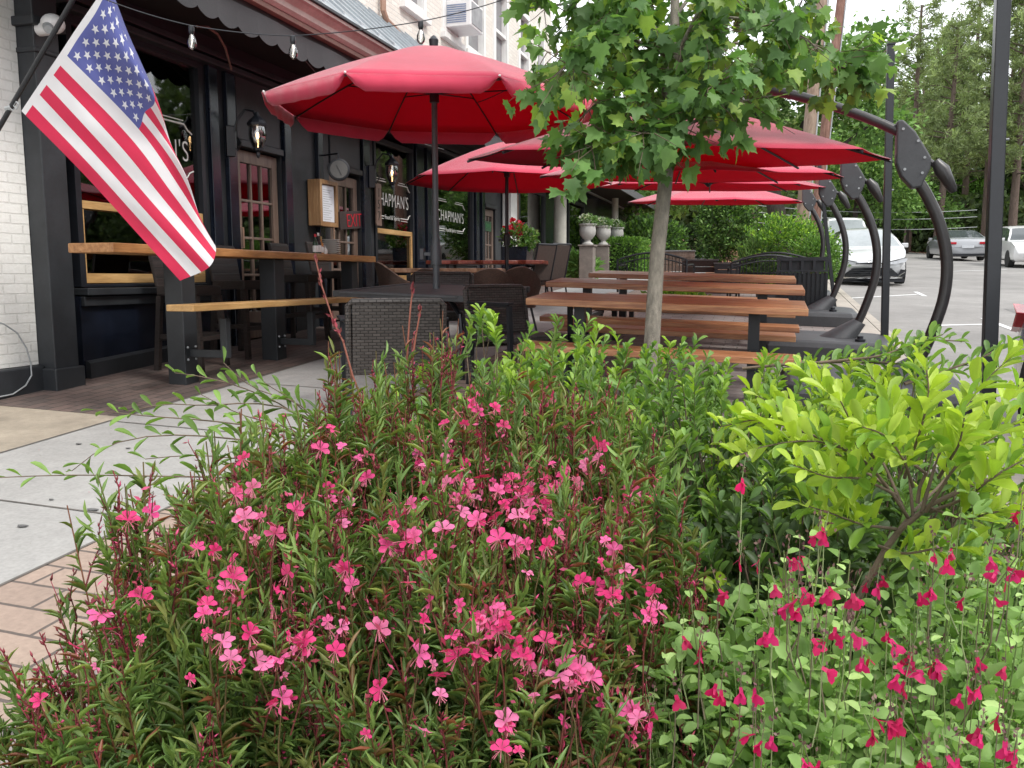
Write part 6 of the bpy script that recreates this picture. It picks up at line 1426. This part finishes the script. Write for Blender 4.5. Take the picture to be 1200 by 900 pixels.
for (px, py) in FL:
    best = None
    for dm, g_ in GA:
        t = dm.hit(px, py)
        if t and (best is None or t < best[0]): best = (t, dm, g_)
    if not best: continue
    t, dm, (r, Wv, O) = best; c = C0+ray(px, py)*(t*.965)
    n = nrm((cam_dir(c)*.8+np.array([0, 0, .5])+rng.normal(0, .45, 3))[None])[0]; s = rng.uniform(.85, 1.2)
    if sum(1 for k_ in r.children if k_.name.startswith('flower')) < 90: add_flower(r, O, c, n, s)
    for q in range(rng.integers(0, 4)):
        c2 = c+rng.normal(0, .026, 3)+np.array([0, 0, rng.normal(0, .012)])
        if sum(1 for k_ in r.children if k_.name.startswith('flower')) < 90: add_flower(r, O, c2, nrm((n+rng.normal(0, .7, 3))[None])[0], rng.uniform(.45, 1.0))
    # the wand that carries it, with a few buds and a neighbour flower
    root_ = c-O+np.array([rng.normal(0, .02), rng.normal(0, .02), -.12]); pth = np.array([[root_, (root_+c-O)/2+rng.normal(0, .006, 3), c-O-n*.002, c-O+np.array([0, 0, .045])+rng.normal(0, .01, 3)]])
    rest.append((r, O, pth, c-O, s))
byr = {}
for r, O, pth, c, s in rest: byr.setdefault(r.name, (r, O, []))[2].append((pth, c, s))
for nm, (r, O, L_) in byr.items():
    parts = []
    for pth, c, s in L_:
        parts.append(tubes_np(pth, np.array([[.0015, .0012, .0010, .0006]]), pal(1, [(.15, .11, .05), (.2, .06, .05)], .1), 4))
        for k in range(9):
            q = c+np.array([rng.normal(0, .010), rng.normal(0, .010), rng.uniform(-.035, .045)]); d = nrm((rng.normal(0, .6, 3)+np.array([0, 0, .6]))[None]); parts.append(scatter(*DIAM, q[None], d, rng.normal(0, 1, (1, 3)), rng.uniform(.009, .016), .005, pal(1, [(.45, .05, .12), (.7, .12, .28), (.3, .04, .07)], .1)))
    V, Fc, Cc = merge(parts); fastmesh('flower_wands', V, Fc, m_petal, r, Cc)
# one tall lone gaura wand in front of the counter, two before the dark table
for pl_, D in ((((432, 520), (425, 470), (413, 440), (402, 400), (392, 380), (377, 335), (369, 300)), 1.95), (((476, 440), (478, 400), (481, 360), (484, 335)), 2.0), (((482, 430), (487, 395), (493, 362)), 1.98)):
    r = G1[0]; O = G1[2]; pts = np.array([[PD(x, y, D)-O for x, y in pl_]]); m_ = len(pl_); parts = [tubes_np(pts, np.linspace(.003, .0016, m_)[None], pal(1, [(.30, .10, .07)], .05), 5)]
    nb = 46 if m_ > 5 else 16; f = rng.uniform(.45 if m_ > 5 else .8, 1, nb); p, d = interp(np.repeat(pts, 1, 0), np.zeros(nb, int), f*.999); Dn = nrm(d+rng.normal(0, .35, (nb, 3))); L = rng.uniform(.010, .02, nb)
    parts.append(scatter(*DIAM, p, Dn, rng.normal(0, 1, (nb, 3)), L, L*.35, pal(nb, BUD, .12))); V, Fc, Cc = merge(parts); fastmesh('tall_wand', V, Fc, m_stemr, r, Cc)
# ------------------------------------------------------------------ broadleaf shrubs
SH = [(.17, .29, .07), (.20, .33, .08), (.145, .25, .065), (.11, .20, .06)]
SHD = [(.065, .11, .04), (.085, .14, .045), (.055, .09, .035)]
SHL = [(.31, .43, .045), (.38, .50, .06), (.26, .38, .05), (.42, .53, .10)]
def sprays(dome, nst, lab, L0, cols_top, cols_in, leafk=16, slen=.16, inner=6000, name='leafy_shrub', wk=.40, upk=.8, bark=None, zmin=-.2, k0=.84, limef=.35, cols_tip=None):
    r = empty(name, tuple(dome.root), 0, lab, 'shrub', 'broadleaf shrubs in the foreground bed'); O = dome.root
    tips, nr = dome.pts(nst, k0, 1.03, zmin); tips = tips-O; nst = len(tips); P_ = stems_from(np.zeros(3), tips, .10, 7, .6)
    V, Fc, Cc = tubes_np(P_, np.linspace(.006, .002, 7)[None]*np.ones((nst, 1)), np.full((nst, 3), .1), 4); fastmesh('branches', V, Fc, m_twig, r)
    up_ = nrm(nr*.6+rng.normal(0, .30, (nst, 3))+np.array([0, 0, upk])); Ls = rng.uniform(.5, 1.2, nst)*slen; t = np.linspace(0, 1, 5)[None, :, None]; S_ = tips[:, None]+up_[:, None]*t*Ls[:, None, None]
    V, Fc, Cc = tubes_np(S_, np.linspace(.0022, .001, 5)[None]*np.ones((nst, 1)), pal(nst, [(.16, .20, .06)], .1), 4); fastmesh('twigs', V, Fc, m_stemr, r, Cc)
    ix = np.repeat(np.arange(nst), leafk); f = np.tile((np.arange(leafk)+.5)/leafk, nst); p, d = interp(S_, ix, f*.999); a_ = rng.normal(0, 1, (len(ix), 3)); sd_ = nrm(a_-d*(a_*d).sum(1, keepdims=True))
    D = nrm(d*(.5+.6*f[:, None])+sd_*.75+np.array([0, 0, .12])); N = nrm(d*.9-sd_*.25+rng.normal(0, .3, (len(ix), 3))+np.array([0, 0, .3])); L = L0*rng.uniform(.65, 1.15, len(ix))
    c = pal(len(ix), cols_top, .12); lm = (rng.random(nst) < limef)[ix] & (f > .35); c[lm] = pal(int(lm.sum()), cols_tip or SHL, .1)
    V, Fc, Cc = scatter(*OBOV, p, D, N, L, L*wk, c, curl=.15); A_ = (V, Fc, Cc)
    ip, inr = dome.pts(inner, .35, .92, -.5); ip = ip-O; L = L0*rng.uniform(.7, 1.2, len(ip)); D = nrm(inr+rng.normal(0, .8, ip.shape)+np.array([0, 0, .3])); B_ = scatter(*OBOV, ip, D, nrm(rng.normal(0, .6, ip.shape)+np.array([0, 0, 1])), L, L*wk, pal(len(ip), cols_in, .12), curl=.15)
    V, Fc, Cc = merge([A_, B_]); fastmesh('foliage', V, Fc, m_fol, r, Cc); return r, O
TIP = [(.25, .38, .06), (.30, .43, .07), (.21, .33, .06)]
SA = Dome(.28, 2.95, .62, .42, .90, .25); SB = Dome(.62, 2.45, .50, .42, .86, .2); SC = Dome(1.02, 2.35, .42, .45, .86, .15); SD = Dome(.62, 1.85, .50, .36, .70, .1); SE = Dome(-.10, 2.65, .40, .32, .92, .25)
sprays(SE, 190, 'light green shrub directly behind the tallest gaura, below the dark table', .042, SH, SH, 15, .10, 2500, limef=.7, cols_tip=TIP)
sprays(SA, 420, 'mid green shrub in front of the picnic tables at the foot of the maple', .040, SH, SH, 15, .13, 6000, limef=.55, cols_tip=TIP)
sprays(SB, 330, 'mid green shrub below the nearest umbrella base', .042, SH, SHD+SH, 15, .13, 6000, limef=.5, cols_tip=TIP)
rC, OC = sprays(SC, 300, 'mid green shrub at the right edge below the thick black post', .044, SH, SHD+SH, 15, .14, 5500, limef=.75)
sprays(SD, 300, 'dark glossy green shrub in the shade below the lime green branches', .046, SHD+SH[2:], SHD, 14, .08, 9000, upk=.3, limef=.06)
def twig_leaves(r, O, pls, L0, cols_, step=.011, wk=.40, rad0=.006, f0=.15, clump=1.0, name='foliage', bark=None, m=None, upk=.35, fwd=.55):
    parts = []; tw = []
    for pl_ in pls:
        pts = np.array([PD(x, y, D) for x, y, D in pl_])-O; n = len(pts)
        seg = np.linalg.norm(np.diff(pts, axis=0), axis=1); tot = seg.sum(); cum = np.concatenate([[0], np.cumsum(seg)])/tot
        fine = np.stack([np.interp(np.linspace(0, 1, 14), cum, pts[:, k]) for k in range(3)], 1); fine[1:-1] = (fine[:-2]+2*fine[1:-1]+fine[2:])/4; tw.append(fine)
        k = int(tot/step); f = np.linspace(f0, 1, k) if k > 1 else np.array([1.0]); F_ = np.repeat(fine[None], 1, 0); p, d = interp(F_, np.zeros(len(f), int), f*.999)
        ang = np.arange(len(f))*2.4+rng.random()*6; a_ = np.cross(d, np.array([.2, .1, 1.])); a_ = nrm(a_); b_1 = np.cross(d, a_); sd_ = a_*np.cos(ang)[:, None]+b_1*np.sin(ang)[:, None]
        D = nrm(d*fwd+sd_*.7+np.array([0, 0, upk])+rng.normal(0, .12, (len(f), 3))); N = nrm(np.array([0, 0, .9])+rng.normal(0, .35, (len(f), 3))-sd_*.2); L = L0*rng.uniform(.7, 1.15, len(f))*(.75+.4*np.sin(np.pi*np.clip(f, 0, 1)))
        parts.append(scatter(*OBOV, p, D, N, L, L*wk*rng.uniform(.85, 1.1, len(f)), pal(len(f), cols_, .1), curl=.12))
    V, Fc, Cc = merge(parts); fastmesh(name, V, Fc, m or m_fol, r, Cc)
    A = np.array(tw); V, Fc, Cc = tubes_np(A, np.linspace(rad0, rad0*.3, 14)[None]*np.ones((len(A), 1)), np.full((len(A), 3), .1), 6); fastmesh('branches', V, Fc, m_twig, r)
# lime green branching shrub in the right foreground
OL = GH(1010, 900); OL = UD(.50, 1.45, 0); OL[2] = gz(OL[0], OL[1])
lr = empty('leafy_shrub', tuple(OL), 0, 'bright lime green shrub with long spoon leaves on arching brown branches at the right', 'shrub', 'broadleaf shrubs in the foreground bed')
LB = [
 [(1065, 608, 1.38), (1040, 570, 1.34), (1010, 535, 1.32), (960, 515, 1.30), (900, 520, 1.30), (850, 540, 1.30)],
 [(1000, 530, 1.32), (940, 505, 1.36), (890, 490, 1.40), (845, 500, 1.40)],
 [(1060, 600, 1.38), (1035, 540, 1.42), (1000, 490, 1.48), (960, 450, 1.52), (935, 432, 1.55)],
 [(1070, 605, 1.38), (1065, 550, 1.40), (1050, 500, 1.42), (1035, 460, 1.45), (1020, 440, 1.45)],
 [(1080, 600, 1.36), (1100, 530, 1.36), (1135, 470, 1.38), (1165, 435, 1.40), (1190, 415, 1.40)],
 [(1085, 600, 1.35), (1120, 545, 1.30), (1160, 515, 1.30), (1215, 480, 1.30)],
 [(1050, 580, 1.36), (1010, 560, 1.28), (970, 560, 1.22), (930, 545, 1.2)],
 [(1090, 600, 1.36), (1130, 585, 1.30), (1170, 555, 1.25), (1215, 530, 1.25)],
 [(1060, 560, 1.36), (1080, 500, 1.26), (1090, 460, 1.24), (1085, 430, 1.24)],
 [(1030, 545, 1.34), (1000, 500, 1.28), (985, 470, 1.26)],
 [(1070, 570, 1.34), (1060, 540, 1.24), (1040, 510, 1.18), (1010, 500, 1.14)],
 [(1100, 560, 1.34), (1125, 520, 1.24), (1130, 490, 1.20)]]
LB += [[(1090, 595, 1.36), (1130, 610, 1.30), (1165, 600, 1.26), (1215, 590, 1.24)],
 [(1050, 620, 1.38), (1010, 615, 1.30), (970, 600, 1.26), (935, 590, 1.24)],
 [(1070, 600, 1.38), (1110, 560, 1.46), (1150, 500, 1.5), (1200, 450, 1.55)],
 [(1040, 570, 1.36), (980, 530, 1.44), (920, 480, 1.5), (880, 460, 1.54)],
 [(1030, 640, 1.38), (1060, 650, 1.30), (1110, 640, 1.26), (1150, 650, 1.24)]]
twig_leaves(lr, OL, LB, .050, SHL+[(.20, .34, .05)], .0082, .37, .0030, .30)
m_t = MB(); pth = [OL*0, PD(985, 740, 1.36)-OL, PD(1012, 690, 1.37)-OL, PD(1040, 640, 1.38)-OL, PD(1065, 608, 1.38)-OL]
m_t.tube([tuple(p) for p in pth], [.008, .0065, .006, .0055, .0045], 8)
m_t.build('main_branch', m_twig, lr, smooth=True)
m_t = MB(); m_t.tube([tuple(PD(*p)-OL) for p in ((1050, 625, 1.38), (1090, 592, 1.36), (1140, 568, 1.34), (1215, 545, 1.33))], [.005, .004, .0035, .003], 7); m_t.build('side_branch', m_twig, lr, smooth=True)
m_t = MB(); m_t.tube([tuple(PD(*p)-OL) for p in ((1075, 590, 1.37), (1078, 570, 1.37), (1085, 555, 1.36), (1072, 545, 1.35))], [.0035, .003, .0028, .0025], 6); m_t.build('side_branch', m_twig, lr, smooth=True)
# arching sprays of the shrub at the right back
twig_leaves(rC, OC, [[(870, 432, 2.5), (940, 425, 2.45), (1040, 424, 2.4), (1130, 438, 2.4)], [(960, 425, 2.4), (1030, 418, 2.35), (1075, 402, 2.35), (1105, 392, 2.35)], [(1040, 430, 2.4), (1060, 410, 2.4), (1090, 398, 2.4), (1130, 400, 2.4)], [(1060, 450, 2.3), (1090, 440, 2.3), (1150, 420, 2.3), (1185, 400, 2.3)]], .045, SH, .011, .38, .005, .1)
# sprigs reaching over the sidewalk at the left
OS = UD(-.42, 2.15, 0); OS[2] = gz(OS[0], OS[1])
ls_ = empty('leafy_shrub', tuple(OS), 0, 'shrub hidden behind the gaura with thin leafy sprigs reaching left over the sidewalk', 'shrub', 'broadleaf shrubs in the foreground bed')
TS = [[(430, 560, 2.05), (350, 480, 1.95), (290, 470, 1.9), (235, 478, 1.85), (200, 470, 1.8), (150, 482, 1.75)],
 [(430, 560, 2.05), (340, 505, 1.9), (240, 492, 1.8), (160, 487, 1.7), (110, 480, 1.7)],
 [(430, 570, 2.05), (330, 520, 1.85), (210, 508, 1.75), (140, 514, 1.7), (100, 535, 1.7), (84, 552, 1.7)],
 [(430, 590, 2.05), (300, 560, 1.75), (180, 558, 1.65), (80, 556, 1.6), (-10, 560, 1.55)],
 [(430, 560, 2.05), (350, 470, 1.95), (300, 458, 1.9), (270, 435, 1.9), (262, 425, 1.9)],
 [(430, 560, 2.05), (340, 465, 1.95), (312, 452, 1.9), (300, 438, 1.9)],
 [(430, 560, 2.05), (335, 475, 1.95), (280, 452, 1.9), (235, 440, 1.9), (205, 437, 1.9)],
 [(430, 570, 2.05), (340, 500, 1.9), (285, 488, 1.85), (250, 470, 1.85), (235, 462, 1.85)],
 [(430, 590, 2.05), (300, 540, 1.8), (230, 532, 1.75), (170, 538, 1.7)]]
twig_leaves(ls_, OS, TS, .044, [(.16, .27, .07), (.20, .33, .08), (.13, .22, .06)], .030, .30, .0028, .25, upk=.15, fwd=.8)
# ------------------------------------------------------------------ red salvia
SV = [(.38, .54, .19), (.32, .48, .16), (.43, .58, .23), (.27, .42, .14)]
def salvia(dome, nst, lab, leafk=20, inner=6000):
    r = empty('salvia_plant', tuple(dome.root), 0, lab, 'flowering plant', 'red salvia plants at the lower right'); O = dome.root
    tips, nr = dome.pts(nst, .70, 1.03, -.2); tips = tips-O; nst = len(tips); P_ = stems_from(np.zeros(3), tips, .09, 9, .6)
    V, Fc, Cc = tubes_np(P_, np.linspace(.002, .0009, 9)[None]*np.ones((nst, 1)), pal(nst, [(.24, .34, .12), (.20, .24, .10)], .1), 4); fastmesh('stems', V, Fc, m_stemr, r, Cc)
    ix = np.repeat(np.arange(nst), leafk); f = np.tile(.45+.55*(np.arange(leafk)+.5)/leafk, nst); p, d = interp(P_, ix, f*.999); a_ = rng.normal(0, 1, (len(ix), 3)); sd_ = nrm(a_-d*(a_*d).sum(1, keepdims=True))
    p = p+sd_*.008; D = nrm(d*.25+sd_+np.array([0, 0, .1])); N = nrm(d*.8+rng.normal(0, .3, (len(ix), 3))+np.array([0, 0, .7])); L = rng.uniform(.015, .030, len(ix))*(1.15-.3*f)
    A_ = scatter(*OVAL, p, D, N, L, L*.62, pal(len(ix), SV, .12), curl=.2)
    ip, inr = dome.pts(inner, .4, .95, -.5); ip = ip-O; L = rng.uniform(.018, .032, len(ip)); B_ = scatter(*OVAL, ip, nrm(inr+rng.normal(0, .8, ip.shape)), nrm(rng.normal(0, .5, ip.shape)+np.array([0, 0, 1])), L, L*.62, pal(len(ip), [(.27, .42, .14), (.20, .32, .10)], .12), curl=.2)
    V, Fc, Cc = merge([A_, B_]); fastmesh('foliage', V, Fc, m_fol, r, Cc); return r, O
V1 = Dome(.38, 1.14, .25, .27, .80, .18); V2 = Dome(.68, 1.18, .28, .28, .84, .18); V3 = Dome(.56, .98, .28, .20, .66, .1)
SAL = [(V1, salvia(V1, 420, 'red flowered salvia left of the others, beside the front right gaura')), (V2, salvia(V2, 420, 'red flowered salvia at the right edge, taller than its neighbours')), (V3, salvia(V3, 420, 'red flowered salvia in the bottom right corner'))]
FR = [(868,650),(890,655),(922,652),(937,650),(960,625),(966,626),(925,690),(940,688),(953,696),(970,690),(1016,682),(1028,684),(1077,694),(1091,690),(1095,648),(1183,678),(908,685),(924,708),(937,712),(952,748),(965,749),(990,745),(998,742),(1040,740),(1067,764),(1094,775),(1097,780),(1070,775),(963,782),(1046,782),(1062,792),(1060,798),(1096,780),(1133,804),(1150,803),(1178,780),(820,750),(820,766),(800,745),(845,808),(868,805),(884,806),(792,814),(763,842),(765,828),(885,860),(893,868),(905,862),(1023,840),(1040,845),(1052,842),(1058,848),(940,888),(948,893),(1080,888),(1088,893),(1110,885),(1122,888),(1178,868),(1192,878),(1188,890),(1150,860),(1170,838),(1196,600),(1180,665),(1160,652),(842,690),(870,560),(760,820),(700,870),(1000,695),(1130,700),(1110,655),(1165,700),(905,735),(1145,770),(1010,770)]
# salvia flower: tube, hood and a broad two lobed lower lip
def salvia_flower(c, n, s):
    n = nrm(np.array([n]))[0]; tv = [(-.003, .0, 0), (.003, 0, 0), (.004, .010, .002), (-.004, .010, .002), (-.004, .010, .001), (.004, .010, .001), (.011, .017, -.001), (.012, .025, -.003), (.004, .0265, -.002), (0, .023, -.001), (-.004, .0265, -.002), (-.012, .025, -.003), (-.011, .017, -.001), (0, .016, .001),
          (-.0025, .009, .003), (.0025, .009, .003), (.002, .017, .010), (-.002, .017, .010)]
    tf = [(0, 1, 2, 3), (4, 5, 6, 13), (13, 6, 7, 8), (13, 8, 9, 10), (13, 10, 11, 12), (4, 13, 12, 12), (14, 15, 16, 17)]
    tf = [f if f[2] != f[3] else (4, 13, 12, 11) for f in tf]; tf[4] = (13, 10, 11, 12); tf[5] = (4, 13, 12, 3)
    tv = np.array(tv)*s; dn = nrm((np.array([0, 0, -.75])+rng.normal(0, .25, 3)+n*.35)[None])[0]; X = nrm(np.cross(dn, n)[None])[0]; Z = np.cross(X, dn)
    V = c+tv[:, 0:1]*X+tv[:, 1:2]*dn+tv[:, 2:3]*Z; return V, np.array(tf), np.repeat(pal(1, [(.60, .008, .12), (.66, .02, .17), (.50, .006, .09)], .08), len(tv), 0)
extra = {}
for (px, py) in FR:
    best = None
    for dm, g_ in SAL:
        t = dm.hit(px, py)
        if t and (best is None or t < best[0]): best = (t, dm, g_)
    if best is None: t = 1.15; r, O = SAL[0 if px < 950 else 1][1]
    else: t, dm, (r, O) = best
    c = C0+ray(px, py)*(t*.97)
    for k in range(2 if rng.random() < .3 else 1):
        ck_ = c+rng.normal(0, .007, 3)*k; n = nrm((cam_dir(ck_)+rng.normal(0, .8, 3))[None])[0]; V, Fc, Cc = salvia_flower(ck_-O, n, rng.uniform(.6, .85)); fastmesh('flower', V, Fc, m_petal, r, Cc, smooth=False)
    pth = np.array([[c-O+np.array([rng.normal(0, .01), rng.normal(0, .01), -.10]), c-O+np.array([0, 0, -.06]), c-O+np.array([0, 0, .001]), c-O+np.array([rng.normal(0, .006), 0, .03])]])
    e = extra.setdefault(r.name, (r, [])); e[1].append(tubes_np(pth, np.array([[.0011, .001, .0008, .0005]]), pal(1, [(.26, .32, .15), (.18, .15, .10)], .1), 4))
    nb = 8; q = (c-O)[None]+np.stack([rng.normal(0, .005, nb), rng.normal(0, .005, nb), rng.uniform(.0, .032, nb)], 1); e[1].append(scatter(*DIAM, q, rng.normal(0, .5, (nb, 3))+np.array([0, 0, .7]), rng.normal(0, 1, (nb, 3)), .007, .004, pal(nb, [(.14, .06, .07), (.20, .12, .10)], .1)))
for nm, (r, ps) in extra.items(): V, Fc, Cc = merge(ps); fastmesh('flower_stalks', V, Fc, m_stemr, r, Cc)
for o in bpy.data.objects:
    if '_tips' in o.keys(): del o['_tips']
# litter and small marks on the walk
mk = M_('gum_spot', (.10, .10, .10), .8)
for i, (px, py, s) in enumerate(((108, 597, .018), (26, 616, .016), (92, 520, .012), (60, 585, .008), (150, 525, .01), (300, 470, .015))):
    q = GH(px, py, .006); b = MB(); n = 9; b.prism([(q[0]+s*(1+.3*math.sin(k*2.1))*math.cos(k*2*math.pi/n)*1.6, q[1]+s*math.sin(k*2*math.pi/n)) for k in range(n)], 'z', q[2]-.001, q[2]+.001)
    T(b.build('sidewalk_spot', mk), kind='structure')

# fallen petals and bits on the walk
n = 260; x = rng.uniform(-4.6, -1.6, n); y = rng.uniform(.8, 7, n); P_ = np.stack([x, y, gz(x, y)+.008], 1); L = rng.uniform(.006, .018, n)
V, Fc, Cc = scatter(*DIAM, P_, rng.normal(0, 1, (n, 3))*np.array([1, 1, .05]), np.tile([0, 0, 1.], (n, 1))+rng.normal(0, .1, (n, 3)), L, L*.5, pal(n, [(.5, .1, .2), (.2, .14, .07), (.12, .10, .06), (.25, .22, .12)], .2))
T(fastmesh('fallen_petals', V, Fc, m_petal, None, Cc), 'fallen petals and small dry bits lying on the sidewalk', kind='stuff')
